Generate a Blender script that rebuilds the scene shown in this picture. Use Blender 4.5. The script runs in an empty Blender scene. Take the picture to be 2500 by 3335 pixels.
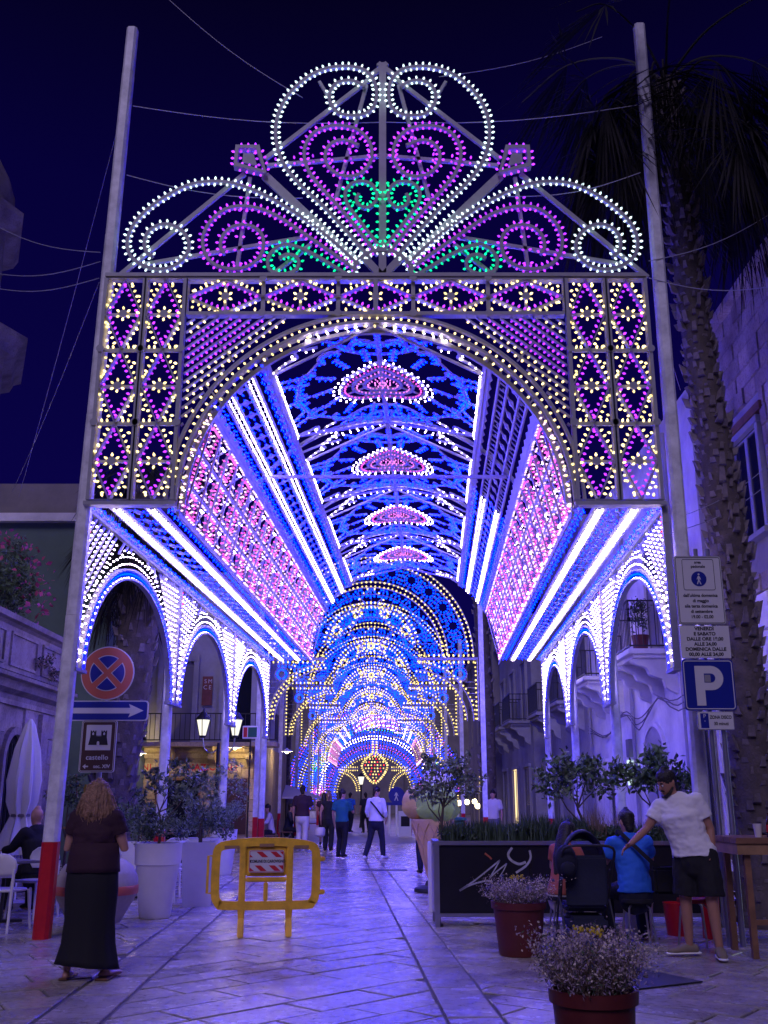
import bpy, bmesh, math, random
import numpy as np
from mathutils import Vector, Matrix, Euler
PI = math.pi; RAD = math.radians
rnd = random.Random(11); nrg = np.random.default_rng(11)
sc = bpy.context.scene; col = sc.collection
V = Vector

# ------------------------------------------------------------------ camera
PITCH = RAD(16.06); FPX = 3237.0; CAMZ = 1.5
cam_d = bpy.data.cameras.new('camera'); cam = bpy.data.objects.new('camera', cam_d); col.objects.link(cam)
cam.location = (0, 0, CAMZ); cam.rotation_euler = (PI/2 + PITCH, 0, 0)
cam_d.sensor_fit = 'VERTICAL'; cam_d.sensor_height = 24; cam_d.lens = 24*FPX/3335
cam_d.clip_end = 2000; sc.camera = cam
# ------------------------------------------------------------------ world: clear deep blue night sky
w = bpy.data.worlds.new('World'); sc.world = w; w.use_nodes = True
nt = w.node_tree; bgn = nt.nodes['Background']
tc = nt.nodes.new('ShaderNodeTexCoord'); sp = nt.nodes.new('ShaderNodeSeparateXYZ'); rmp = nt.nodes.new('ShaderNodeValToRGB')
nt.links.new(tc.outputs['Generated'], sp.inputs[0]); nt.links.new(sp.outputs['Z'], rmp.inputs[0]); nt.links.new(rmp.outputs[0], bgn.inputs[0])
e = rmp.color_ramp.elements
e[0].position = 0.0; e[0].color = (.0022, .001, .048, 1)
e[1].position = 0.85; e[1].color = (.0006, .0003, .003, 1)
m_ = e.new(0.55); m_.color = (.0011, .0003, .023, 1)
m_ = e.new(0.69); m_.color = (.0008, .0003, .008, 1)
bgn.inputs[1].default_value = 1.0
# soft violet fill added behind the viewer to brighten fronts, no actual moonlight
sun_d = bpy.data.lights.new('fill_sun', 'SUN'); sun_d.energy = .68; sun_d.angle = RAD(25); sun_d.color = (.66, .55, 1)
sun = bpy.data.objects.new('fill_sun', sun_d); col.objects.link(sun); sun.rotation_euler = (RAD(48), 0, RAD(-14))
sc.view_settings.view_transform = 'Standard'; sc.view_settings.look = 'None'
sc.view_settings.gamma = 1; sc.view_settings.exposure = 0.72; sc.view_settings.use_curve_mapping = False
sc.cycles.use_denoising = True; sc.cycles.use_light_tree = True
try: sc.cycles.denoiser = 'OPENIMAGEDENOISE'
except Exception: pass
sc.cycles.max_bounces = 5; sc.cycles.diffuse_bounces = 3; sc.cycles.glossy_bounces = 2
sc.cycles.sample_clamp_indirect = 4; sc.cycles.caustics_reflective = False; sc.cycles.caustics_refractive = False

# ------------------------------------------------------------------ pixel -> place (photo is 2500 x 3335)
def ray(u, v):
    y = (1667.5 - v)/FPX
    return (u - 1250)/FPX, math.cos(PITCH) - y*math.sin(PITCH), math.sin(PITCH) + y*math.cos(PITCH)
def at(u, v, Y):
    x, a, z = ray(u, v); t = Y/a; return V((x*t, Y, CAMZ + z*t))
def gnd(u, v, z=0.0):
    x, a, zz = ray(u, v); t = (z - CAMZ)/zz; return V((x*t, a*t, z))

# ------------------------------------------------------------------ materials
M = {}
def mat(name, c, rough=.6, metal=0., var=.0, scale=4., bump=.0, bscale=None, spec=.5, dark=None, coat=0.):
    m = bpy.data.materials.new(name); m.use_nodes = True; n = m.node_tree.nodes; l = m.node_tree.links
    b = n['Principled BSDF']; b.inputs['Roughness'].default_value = rough; b.inputs['Metallic'].default_value = metal
    b.inputs['Specular IOR Level'].default_value = spec; b.inputs['Coat Weight'].default_value = coat
    b.inputs['Base Color'].default_value = (*c, 1)
    if var > 0 or bump > 0:
        t = n.new('ShaderNodeTexCoord'); nz = n.new('ShaderNodeTexNoise'); nz.inputs['Scale'].default_value = scale
        nz.inputs['Detail'].default_value = 6; nz.inputs['Roughness'].default_value = .65; l.new(t.outputs['Object'], nz.inputs['Vector'])
    if var > 0:
        r = n.new('ShaderNodeValToRGB'); d = dark or tuple(x*(1 - var) for x in c); h = tuple(min(1, x*(1 + var*.6)) for x in c)
        r.color_ramp.elements[0].position = .32; r.color_ramp.elements[1].position = .68
        r.color_ramp.elements[0].color = (*d, 1); r.color_ramp.elements[1].color = (*h, 1)
        l.new(nz.outputs['Fac'], r.inputs[0]); l.new(r.outputs[0], b.inputs['Base Color'])
    if bump > 0:
        nb = n.new('ShaderNodeTexNoise'); nb.inputs['Scale'].default_value = bscale or scale*6; nb.inputs['Detail'].default_value = 5
        l.new(t.outputs['Object'], nb.inputs['Vector'])
        bp = n.new('ShaderNodeBump'); bp.inputs['Strength'].default_value = bump; bp.inputs['Distance'].default_value = .02
        l.new(nb.outputs['Fac'], bp.inputs['Height']); l.new(bp.outputs[0], b.inputs['Normal'])
    M[name] = m; return m
def emat(name, c, s):
    m = bpy.data.materials.new(name); m.use_nodes = True; n = m.node_tree.nodes; l = m.node_tree.links
    n.remove(n['Principled BSDF']); e_ = n.new('ShaderNodeEmission'); e_.inputs[0].default_value = (*c, 1); e_.inputs[1].default_value = s
    l.new(e_.outputs[0], n['Material Output'].inputs[0]); M[name] = m; return m
def stone_mat(name, c, dark, rough=(.2, .5), scale=1.3, bump=.15):
    """worn limestone: large stains, fine pitting, uneven polish"""
    m = mat(name, c, .4); n = m.node_tree.nodes; l = m.node_tree.links; b = n['Principled BSDF']
    g = n.new('ShaderNodeNewGeometry')
    oi = n.new('ShaderNodeObjectInfo')
    def noise(s, d=6, rg=.6):
        q = n.new('ShaderNodeTexNoise'); q.inputs['Scale'].default_value = s; q.inputs['Detail'].default_value = d; q.inputs['Roughness'].default_value = rg
        l.new(g.outputs['Position'], q.inputs['Vector']); return q
    n1 = noise(scale); n2 = noise(scale*14, 8, .7); n3 = noise(scale*2.7)
    r1 = n.new('ShaderNodeValToRGB'); r1.color_ramp.elements[0].position = .33; r1.color_ramp.elements[1].position = .62
    r1.color_ramp.elements[0].color = (*dark, 1); r1.color_ramp.elements[1].color = (*c, 1); l.new(n1.outputs['Fac'], r1.inputs[0])
    r2 = n.new('ShaderNodeValToRGB'); r2.color_ramp.elements[0].position = .36; r2.color_ramp.elements[1].position = .5
    r2.color_ramp.elements[0].color = (.55, .53, .5, 1); r2.color_ramp.elements[1].color = (1, 1, 1, 1); l.new(n2.outputs['Fac'], r2.inputs[0])
    mx = n.new('ShaderNodeMixRGB'); mx.blend_type = 'MULTIPLY'; mx.inputs[0].default_value = .8
    l.new(r1.outputs[0], mx.inputs[1]); l.new(r2.outputs[0], mx.inputs[2])
    wn = n.new('ShaderNodeTexWhiteNoise'); wn.noise_dimensions = '1D'; l.new(g.outputs['Random Per Island'], wn.inputs['W'])
    ad = n.new('ShaderNodeMath'); ad.operation = 'ADD'; l.new(wn.outputs['Value'], ad.inputs[0]); l.new(oi.outputs['Random'], ad.inputs[1])
    fr = n.new('ShaderNodeMath'); fr.operation = 'FRACT'; l.new(ad.outputs[0], fr.inputs[0])
    mr = n.new('ShaderNodeMapRange'); mr.inputs[3].default_value = .74; mr.inputs[4].default_value = 1.12; l.new(fr.outputs[0], mr.inputs[0])
    m3 = n.new('ShaderNodeMixRGB'); m3.blend_type = 'MULTIPLY'; m3.inputs[0].default_value = 1
    l.new(mx.outputs[0], m3.inputs[1]); l.new(mr.outputs[0], m3.inputs[2]); l.new(m3.outputs[0], b.inputs['Base Color'])
    mr2 = n.new('ShaderNodeMapRange'); mr2.inputs[1].default_value = .3; mr2.inputs[2].default_value = .7
    mr2.inputs[3].default_value = rough[0]; mr2.inputs[4].default_value = rough[1]; l.new(n3.outputs['Fac'], mr2.inputs[0]); l.new(mr2.outputs[0], b.inputs['Roughness'])
    bp = n.new('ShaderNodeBump'); bp.inputs['Strength'].default_value = bump; bp.inputs['Distance'].default_value = .012
    l.new(n2.outputs['Fac'], bp.inputs['Height']); l.new(bp.outputs[0], b.inputs['Normal'])
    return m

stone_mat('paving', (.50, .455, .41), (.27, .245, .225), (.11, .36), 1.1, .32)
stone_mat('palazzo', (.42, .37, .33), (.20, .17, .15), (.6, .9), 1.6, .5)
stone_mat('masonry', (.45, .38, .32), (.20, .16, .14), (.7, .95), 1.5, .8)
stone_mat('tufa', (.50, .40, .24), (.30, .22, .12), (.65, .9), 1.4, .4)
mat('joint', (.11, .10, .09), .9, var=.3, scale=3)
mat('street', (.33, .30, .27), .42, var=.35, scale=.8, bump=.15)
mat('plaster', (.74, .72, .70), .85, var=.30, scale=.9, bump=.15, bscale=9)
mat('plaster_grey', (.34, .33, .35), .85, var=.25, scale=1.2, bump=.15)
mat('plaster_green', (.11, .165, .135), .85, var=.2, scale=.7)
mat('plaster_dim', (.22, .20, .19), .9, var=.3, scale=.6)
mat('frame', (.34, .34, .37), .45, var=.12, scale=7)
mat('pole_white', (.72, .72, .75), .45, var=.30, scale=5, bump=.1)
mat('pole_red', (.52, .010, .02), .3, var=.15, scale=6)
mat('iron', (.018, .018, .02), .5)
mat('cable', (.02, .02, .02), .7)
mat('wire', (.35, .35, .38), .5)
mat('yellow_plastic', (.85, .50, .03), .45, var=.30, scale=6)
mat('white_plastic', (.72, .71, .70), .42, var=.07, scale=3)
mat('white_paint', (.78, .78, .78), .5)
mat('sign_white', (.60, .60, .60), .4)
mat('sign_blue', (.008, .018, .24), .35)
mat('sign_red', (.52, .12, .07), .4)
mat('sign_red2', (.55, .02, .03), .4)
mat('sign_brown', (.060, .026, .022), .4)
mat('sign_black', (.01, .01, .012), .5)
mat('sign_grey', (.25, .25, .26), .5)
mat('burgundy', (.105, .014, .014), .5, var=.25, scale=4)
mat('soil', (.03, .022, .016), .95)
mat('black_panel', (.008, .008, .011), .35, var=.3, scale=3)
mat('steel', (.45, .45, .48), .32, metal=.9, var=.12, scale=5)
mat('wood', (.20, .10, .05), .5, var=.4, scale=5, bump=.1)
mat('wood_pale', (.34, .20, .09), .5, var=.3, scale=5)
mat('bark', (.10, .075, .055), .9, var=.4, scale=9, bump=.5)
mat('palm_bark', (.10, .08, .075), .9, var=.45, scale=5, bump=.6)
mat('palm_boot', (.20, .17, .18), .85, var=.4, scale=7, bump=.3)
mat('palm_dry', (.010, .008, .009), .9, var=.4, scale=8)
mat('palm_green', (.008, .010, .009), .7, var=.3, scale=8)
mat('leaf_olive', (.22, .27, .16), .55, var=.4, scale=5)
mat('leaf_green', (.11, .19, .07), .5, var=.45, scale=5)
mat('leaf_dark', (.06, .10, .05), .55, var=.45, scale=6)
mat('leaf_sage', (.20, .26, .19), .6, var=.4, scale=6)
mat('grass', (.055, .095, .05), .6, var=.4, scale=9)
mat('flower_pink', (.42, .06, .16), .6)
mat('dry_stem', (.24, .17, .12), .8, var=.3, scale=9)
mat('dry_violet', (.36, .27, .38), .8, var=.3, scale=9)
mat('dry_pale', (.66, .56, .50), .8, var=.2, scale=9)
mat('thistle', (.07, .08, .20), .8)
mat('dry_yellow', (.55, .42, .03), .8)
mat('skin', (.50, .27, .19), .5, var=.08, scale=12)
mat('skin_tan', (.38, .19, .12), .5, var=.08, scale=12)
mat('hair_dark', (.012, .009, .008), .5, bump=.5, bscale=60)
mat('hair_blond', (.30, .17, .10), .5, var=.5, scale=22, bump=.6, bscale=70)
mat('cloth_plum', (.035, .010, .022), .85, var=.2, scale=5, bump=.2, bscale=18)
mat('cloth_black', (.007, .007, .010), .85, bump=.15, bscale=20)
mat('faded_banner', (.20, .06, .05), .8, var=.4, scale=3)
mat('cloth_navy', (.008, .010, .028), .85, bump=.15, bscale=20)
mat('cloth_white', (.74, .73, .73), .85, bump=.3, bscale=12)
mat('cloth_blue', (.02, .14, .60), .8, bump=.3, bscale=12)
mat('cloth_teal', (.012, .13, .15), .85, bump=.2, bscale=14)
mat('cloth_cream', (.60, .56, .53), .85, bump=.2, bscale=14)
mat('cloth_grey', (.16, .15, .17), .85)
mat('cloth_red', (.34, .03, .03), .85)
mat('cloth_orange', (.40, .10, .06), .8)
mat('suede', (.20, .16, .11), .9)
mat('pram', (.010, .014, .038), .75, bump=.15, bscale=30)
mat('wafer', (.62, .40, .21), .6, var=.14, scale=3)
mat('gelato_green', (.40, .62, .13), .6, var=.12, scale=6, bump=.35, bscale=24)
mat('gelato_yellow', (.74, .52, .16), .6, var=.12, scale=6, bump=.35, bscale=24)
mat('gelato_white', (.74, .70, .66), .6, bump=.3, bscale=20)
mat('rubber', (.02, .02, .024), .7)
mat('red_shutter', (.32, .035, .015), .55, var=.2, scale=4)
mat('glass_dark', (.012, .014, .022), .12)
mat('shutter_grey', (.16, .15, .17), .6)
mat('spray', (.42, .42, .46), .7, var=.3, scale=14)
mat('concrete', (.42, .39, .34), .8, var=.2, scale=3, bump=.25)
mat('paper_white', (.7, .7, .7), .6)
mat('gold', (.50, .33, .06), .35, metal=.6)
mat('cup', (.66, .63, .60), .5)
mat('bottle_brown', (.05, .018, .006), .15)
mat('bin_green', (.02, .12, .07), .5)
# light sources
BC = {'W': ((.90, .70, 1), 17.0), 'C': ((.66, .88, .92), 1.6), 'Y': ((1, .74, .27), 2.0), 'A': ((1, .72, .22), 1.35), 'P': ((1, .09, .70), 1.5), 'K': ((.95, .22, .95), 1.1), 'L': ((1, .60, .88), 1.3),
      'M': ((.34, .028, 1), 1.75), 'B': ((.0, .0016, 1), 110.0), 'D': ((.0, .018, 1), 9.0), 'G': ((.003, 1, .36), 1.0), 'R': ((1, .02, .02), 2.2)}
for k, (c, s) in BC.items():
    m = emat('bulb_'+k, c, s)
    if k in 'YAPKMGL':      # uneven bulbs: some burn brighter than others
        n = m.node_tree.nodes; l = m.node_tree.links; g_ = n.new('ShaderNodeNewGeometry'); oi = n.new('ShaderNodeObjectInfo'); ad = n.new('ShaderNodeMath'); ad.operation = 'ADD'; fr = n.new('ShaderNodeMath'); fr.operation = 'FRACT'; mr = n.new('ShaderNodeMapRange')
        l.new(g_.outputs['Random Per Island'], ad.inputs[0]); l.new(oi.outputs['Random'], ad.inputs[1]); l.new(ad.outputs[0], fr.inputs[0]); l.new(fr.outputs[0], mr.inputs[0])
        mr.inputs[3].default_value = s*.55; mr.inputs[4].default_value = s*1.5; l.new(mr.outputs[0], [q for q in n if q.type == 'EMISSION'][0].inputs[1])
emat('lamp_warm', (1, .80, .45), 5.0); emat('lamp_white', (1, .95, .80), .75); emat('window_lit', (1, .72, .36), 1.0)
emat('shop_white', (.75, 1, .92), .7); emat('exit_green', (.5, 1, .75), 2.0); emat('blue_rope', (.0, .012, 1), 3.0)

# ------------------------------------------------------------------ objects
WM = {}
def reg(o, parent=None, m=None):
    col.objects.link(o); o.parent = parent
    base = WM[parent.name] if parent else Matrix()
    WM[o.name] = base @ (m or Matrix()); return o
def tag(o, label=None, cat=None, group=None, kind=None):
    for k, v in (('label', label), ('category', cat), ('group', group), ('kind', kind)):
        if v: o[k] = v
    return o
def thing(name, loc, label, cat, rz=0., group=None, kind=None):
    o = bpy.data.objects.new(name, None); o.empty_display_size = .2
    o.location = loc; o.rotation_euler = (0, 0, rz)
    reg(o, None, Matrix.Translation(V(loc)) @ Matrix.Rotation(rz, 4, 'Z')); return tag(o, label, cat, group, kind)
def mesh_np(name, vs, fs, mi=None, mats=(), smooth=False):
    """fast mesh: vs (n,3), fs (m,k) all the same size"""
    me = bpy.data.meshes.new(name); n, (m, k) = len(vs), fs.shape
    me.vertices.add(n); me.vertices.foreach_set('co', np.asarray(vs, np.float32).ravel())
    me.loops.add(m*k); me.loops.foreach_set('vertex_index', np.asarray(fs, np.int32).ravel())
    me.polygons.add(m); me.polygons.foreach_set('loop_start', np.arange(0, m*k, k, dtype=np.int32))
    if mi is not None: me.polygons.foreach_set('material_index', np.asarray(mi, np.int32))
    if smooth: me.polygons.foreach_set('use_smooth', np.ones(m, bool))
    for q in mats: me.materials.append(M[q])
    me.update(calc_edges=True); return me
def add(name, me, parent=None, loc=None, kind=None):
    o = bpy.data.objects.new(name, me)
    if loc is not None: o.location = loc
    reg(o, parent, Matrix.Translation(V(loc)) if loc is not None else None)
    if kind: o['kind'] = kind
    return o
class MB:
    def __init__(s): s.v = []; s.f = []; s.m = []; s.cm = 0
    def q(s, pts, fcs):
        b = len(s.v); s.v += [V(p) for p in pts]; s.f += [tuple(b+i for i in f) for f in fcs]; s.m += [s.cm]*len(fcs); return s
    def box(s, c, d, rz=0., R_=None):
        x, y, z = (k/2 for k in d); mt = R_ or Matrix.Rotation(rz, 3, 'Z')
        ps = [V(c) + mt @ V((a*x, b*y, g*z)) for a in (-1, 1) for b in (-1, 1) for g in (-1, 1)]
        return s.q(ps, [(0, 1, 3, 2), (4, 6, 7, 5), (0, 4, 5, 1), (2, 3, 7, 6), (0, 2, 6, 4), (1, 5, 7, 3)])
    def b2(s, a, b):
        a = V(a); b = V(b); return s.box((a+b)/2, (abs(b.x-a.x), abs(b.y-a.y), abs(b.z-a.z)))
    def sweep(s, pts, w, h, nrm, closed=False):
        """flat bar of width w in the plane and depth h along nrm (vector or list)"""
        n = len(pts); pts = [V(p) for p in pts]; ring = []
        for i, p in enumerate(pts):
            a = pts[(i-1) % n] if (i or closed) else p; b = pts[(i+1) % n] if (i < n-1 or closed) else p
            t = (b-a).normalized(); N = V(nrm[i]) if isinstance(nrm, list) else V(nrm)
            sd = t.cross(N)
            if sd.length < 1e-6: sd = t.orthogonal()
            sd.normalize(); N = sd.cross(t).normalized()
            ring += [p + sd*w/2 + N*h/2, p - sd*w/2 + N*h/2, p - sd*w/2 - N*h/2, p + sd*w/2 - N*h/2]
        fc = []
        for i in range(n if closed else n-1):
            j = (i+1) % n
            for k in range(4): fc.append((4*i+k, 4*i+(k+1) % 4, 4*j+(k+1) % 4, 4*j+k))
        if not closed: fc += [(3, 2, 1, 0), tuple(4*(n-1)+k for k in range(4))]
        return s.q(ring, fc)
    def tube(s, pts, r, n=6, cap=True):
        pts = [V(p) for p in pts]; k = len(pts); rs = r if isinstance(r, (list, tuple)) else [r]*k; ring = []
        up = None
        for i, p in enumerate(pts):
            t = (pts[min(i+1, k-1)] - pts[max(i-1, 0)]).normalized()
            if up is None: up = t.orthogonal().normalized()
            up = (up - t*up.dot(t)); up = up.normalized() if up.length > 1e-6 else t.orthogonal().normalized()
            sd = t.cross(up)
            for j in range(n):
                a = 2*PI*j/n; ring.append(p + (up*math.cos(a) + sd*math.sin(a))*rs[i])
        fc = [(i*n+j, i*n+(j+1) % n, (i+1)*n+(j+1) % n, (i+1)*n+j) for i in range(k-1) for j in range(n)]
        if cap: fc += [tuple(range(n-1, -1, -1)), tuple((k-1)*n+j for j in range(n))]
        return s.q(ring, fc)
    def lathe(s, prof, n=24, c=(0, 0, 0), sx=1., sy=1., cap=True):
        c = V(c); k = len(prof)
        ring = [c + V((r*sx*math.cos(2*PI*j/n), r*sy*math.sin(2*PI*j/n), z)) for r, z in prof for j in range(n)]
        fc = [(i*n+j, i*n+(j+1) % n, (i+1)*n+(j+1) % n, (i+1)*n+j) for i in range(k-1) for j in range(n)]
        if cap: fc += [tuple(range(n-1, -1, -1)), tuple((k-1)*n+j for j in range(n))]
        return s.q(ring, fc)
    def prism(s, poly, d, f=None):
        """polygon in (a,b) mapped by f(a,b)->V, extruded by vector d"""
        n = len(poly); f = f or (lambda a, b: V((a, 0, b))); ps = [f(a, b) for a, b in poly]; d = V(d)
        return s.q(ps + [p+d for p in ps], [tuple(range(n)), tuple(range(2*n-1, n-1, -1))] + [((i+1) % n, i, n+i, n+(i+1) % n) for i in range(n)])
    def ball(s, c, r, n=10, k=7, sc_=(1, 1, 1)):
        prof = [(r*math.sin(PI*(i+.0)/(k-1)) + 1e-4, -r*math.cos(PI*i/(k-1))) for i in range(k)]
        b = len(s.v); s.lathe(prof, n, (0, 0, 0)); c = V(c)
        for i in range(b, len(s.v)): p = s.v[i]; s.v[i] = c + V((p.x*sc_[0], p.y*sc_[1], p.z*sc_[2]))
        return s
    def mesh(s, name, mats, inv=None, smooth=False):
        me = bpy.data.meshes.new(name)
        vs = [inv @ p for p in s.v] if inv is not None else s.v
        me.from_pydata([tuple(p) for p in vs], [], s.f)
        for q in ([mats] if isinstance(mats, str) else mats): me.materials.append(M[q])
        if any(s.m): me.polygons.foreach_set('material_index', s.m)
        if smooth:
            me.polygons.foreach_set('use_smooth', [True]*len(me.polygons))
            try: me.set_sharp_from_angle(angle=RAD(40))
            except Exception: pass
        return me
    def build(s, name, mats, parent=None, smooth=False, bevel=0., local=False, kind=None, fix=True):
        inv = WM[parent.name].inverted() if (parent is not None and not local) else None
        me = s.mesh(name, mats, inv, smooth)
        if fix:
            bm = bmesh.new(); bm.from_mesh(me); bmesh.ops.recalc_face_normals(bm, faces=bm.faces)
            if bevel > 0: bmesh.ops.bevel(bm, geom=[g for g in bm.edges if g.is_manifold and g.calc_face_angle(0) > .5], offset=bevel, segments=2, affect='EDGES', clamp_overlap=True)
            bm.to_mesh(me); bm.free()
        return add(name, me, parent, kind=kind)
def copy_tree(o, parent=None):
    c = o.copy(); col.objects.link(c); c.parent = parent; WM[c.name] = WM[o.name]
    for ch in o.children: copy_tree(ch, c)
    return c
def text(body, size, pos, parent, m, rz=0., rx=PI/2, ext=.002, align='CENTER', name='lettering', bold=0., sx=1., space=1.):
    c = bpy.data.curves.new(name, 'FONT'); c.body = body; c.size = size; c.align_x = align; c.align_y = 'CENTER'; c.extrude = ext
    c.offset = bold; c.space_character = space; c.materials.append(M[m]); o = bpy.data.objects.new(name, c); TMP.collection.objects.link(o)
    mt = Matrix.Translation(V(pos)) @ Euler((rx, 0, rz)).to_matrix().to_4x4() @ Matrix.Diagonal((sx, 1, 1, 1))
    dg = tmp_dg(); me = bpy.data.meshes.new_from_object(o.evaluated_get(dg), depsgraph=dg); bpy.data.objects.remove(o); bpy.data.curves.remove(c)
    me.transform(WM[parent.name].inverted() @ mt if parent else mt); return add(name, me, parent)
TMP = bpy.data.scenes.new('workbench')      # scratch scene: modifiers are applied here, then it is emptied
def tmp_dg(): vl = TMP.view_layers[0]; vl.update(); return vl.depsgraph
def spl(pts, n=6, closed=False):
    """Catmull-Rom through 2-D/3-D points"""
    P = [np.array(p, float) for p in pts]; k = len(P); out = []
    rg = range(k if closed else k-1)
    for i in rg:
        p0 = P[(i-1) % k] if (i or closed) else P[0]*2-P[1]; p1 = P[i]; p2 = P[(i+1) % k]; p3 = P[(i+2) % k] if (i < k-2 or closed) else P[-1]*2-P[-2]
        for j in range(n):
            t = j/n; out.append(.5*((2*p1) + (-p0+p2)*t + (2*p0-5*p1+4*p2-p3)*t*t + (-p0+3*p1-3*p2+p3)*t**3))
    if not closed: out.append(P[-1])
    return [tuple(o) for o in out]
def circ(c, r, a0=0., a1=2*PI, n=24, rz=None):
    rz = rz or r
    return [(c[0]+r*math.cos(a0+(a1-a0)*i/n), c[1]+rz*math.sin(a0+(a1-a0)*i/n)) for i in range(n+1)]
# ================================================================== GROUND
g = MB(); g.q([(-300, -60, -.03), (300, -60, -.03), (300, 600, -.03), (-300, 600, -.03)], [(0, 1, 2, 3)])
ground = tag(g.build('ground', 'street', fix=False), kind='structure')
g = MB(); g.q([(-9, 3, -.016), (9, 3, -.016), (9, 36.2, -.016), (-9, 36.2, -.016)], [(0, 1, 2, 3)])
pavement = tag(g.build('pavement', 'joint', fix=False), kind='structure')
def clip(poly, a, b):
    """keep the part of poly left of the line a->b"""
    out = []; n = len(poly)
    sd = lambda p: (b[0]-a[0])*(p[1]-a[1]) - (b[1]-a[1])*(p[0]-a[0])
    for i in range(n):
        p, q = poly[i], poly[(i+1) % n]; sp_, sq = sd(p), sd(q)
        if sp_ >= 0: out.append(p)
        if sp_*sq < 0:
            t = sp_/(sp_-sq); out.append((p[0]+(q[0]-p[0])*t, p[1]+(q[1]-p[1])*t))
    return out
def area(p): return abs(sum(p[i][0]*p[(i+1) % len(p)][1]-p[(i+1) % len(p)][0]*p[i][1] for i in range(len(p))))/2
STONES = []
def lay(zone, ang, cw, l0, l1, seed):
    """courses of slabs at angle ang clipped to a convex counter-clockwise zone"""
    r = random.Random(seed); ca, sa = math.cos(ang), math.sin(ang)
    loc = [(p[0]*ca+p[1]*sa, -p[0]*sa+p[1]*ca) for p in zone]
    u0, u1 = min(p[0] for p in loc), max(p[0] for p in loc); v0, v1 = min(p[1] for p in loc), max(p[1] for p in loc)
    v = v0
    while v < v1:
        c = cw*r.uniform(.85, 1.18); u = u0 - r.uniform(0, l1)
        while u < u1:
            L = r.uniform(l0, l1); j = .014
            k = lambda: r.uniform(.004, j)
            pl = [(u+k(), v+k()), (u+L-k(), v+k()), (u+L-k(), v+c-k()), (u+k(), v+c-k())]
            if r.random() < .10:     # broken corner
                d = r.uniform(.05, .14); pl = [pl[0], pl[1], (pl[2][0], pl[2][1]-d), (pl[2][0]-d*r.uniform(.6, 1.6), pl[2][1]), pl[3]]
            pl = [(p[0]*ca-p[1]*sa, p[0]*sa+p[1]*ca) for p in pl]
            for i in range(len(zone)):
                pl = clip(pl, zone[i], zone[(i+1) % len(zone)])
                if len(pl) < 3: break
            if len(pl) >= 3 and area(pl) > .012: STONES.append((pl, r.uniform(-.004, .003)))
            u += L
        v += c
Yn, Yf = 6.0, 36.0
xs = lambda y, x9, k: x9 + k*(y-9.2)      # strip edges drift left with distance
A0 = lambda y: xs(y, .37, -.048); A1 = lambda y: xs(y, .77, -.052)
B0 = lambda y: xs(y, -2.52, -.035); B1 = lambda y: xs(y, -2.02, -.035)
gap = .012
lay([(B1(Yn)+gap, Yn), (A0(Yn)-gap, Yn), (A0(Yf)-gap, Yf), (B1(Yf)+gap, Yf)], RAD(45), .37, .6, 1.15, 1)
lay([(A0(Yn)+gap, Yn), (A1(Yn)-gap, Yn), (A1(Yf)-gap, Yf), (A0(Yf)+gap, Yf)], RAD(92.8), .42, .8, 1.2, 2)
lay([(A1(Yn)+gap, Yn), (7.5, Yn), (7.5, Yf), (A1(Yf)+gap, Yf)], RAD(-38), .36, .6, 1.1, 3)
lay([(B0(Yn)+gap, Yn), (B1(Yn)-gap, Yn), (B1(Yf)-gap, Yf), (B0(Yf)+gap, Yf)], RAD(92), .5, .7, 1.2, 4)
lay([(-8, Yn), (B0(Yn)-gap, Yn), (B0(Yf)-gap, Yf), (-8, Yf)], RAD(28), .40, .6, 1.1, 5)
def stone_mesh(mb, pl, dz, o=(0, 0)):
    n = len(pl); cx = sum(p[0] for p in pl)/n; cy = sum(p[1] for p in pl)/n
    def ins(p, d): v = V((cx-p[0], cy-p[1])); L = v.length; v = v*(min(d, L*.4)/L); return (p[0]+v.x-o[0], p[1]+v.y-o[1])
    bt = [(p[0]-o[0], p[1]-o[1], -.028) for p in pl]; md = [(p[0]-o[0], p[1]-o[1], dz-.007) for p in pl]; tp = [(*ins(p, .009), dz) for p in pl]
    fc = [tuple(2*n+i for i in range(n))]
    for a in (0, n): fc += [(a+i, a+(i+1) % n, a+n+(i+1) % n, a+n+i) for i in range(n)]
    mb.q(bt+md+tp, fc)
def showsize(pl):
    cx = sum(p[0] for p in pl)/len(pl); cy = sum(p[1] for p in pl)/len(pl)
    if abs(cx)/cy > .40 or cy < 6.6: return 0
    return area(pl)/cy**3
STONES.sort(key=lambda t: -showsize(t[0]))
rest = MB()
for i, (pl, dz) in enumerate(STONES):
    if i < 300:
        mb = MB(); n = len(pl); o = (sum(p[0] for p in pl)/n, sum(p[1] for p in pl)/n); stone_mesh(mb, pl, dz, o)
        add('paving_stone', mb.mesh('paving_stone', 'paving'), pavement, (o[0], o[1], 0))
    else: stone_mesh(rest, pl, dz)
rest.build('paving_stone_field', 'paving', pavement, fix=False, kind='stuff')
# drain grates across the street
for (u, v, wd) in ((1250, 2834, 1.0), (690, 2942, .7)):
    c = gnd(u, v); t = thing('drain_grate', (c.x, c.y, 0), {1250: 'slotted metal drain grate in the middle of the street', 690: 'slotted metal drain grate beside the white planters'}[u], 'grate')
    f = MB()
    f.box((c.x, c.y-.14, .006), (wd, .025, .02)); f.box((c.x, c.y+.14, .006), (wd, .025, .02)); f.build('frame', 'steel', t, kind='stuff')
    n = int(wd/.045)
    for k in range(n): MB().box((c.x-wd/2+(k+.5)*wd/n, c.y, .006), (.02, .255, .016)).build('slat', 'steel', t)
p = gnd(2080, 3190); t = tag(MB().box((p.x, p.y, .006), (.75, .75, .012), .5).build('manhole_cover', 'iron', bevel=.004), 'dark square manhole cover beside the nearest flower pot', 'manhole cover')

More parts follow.
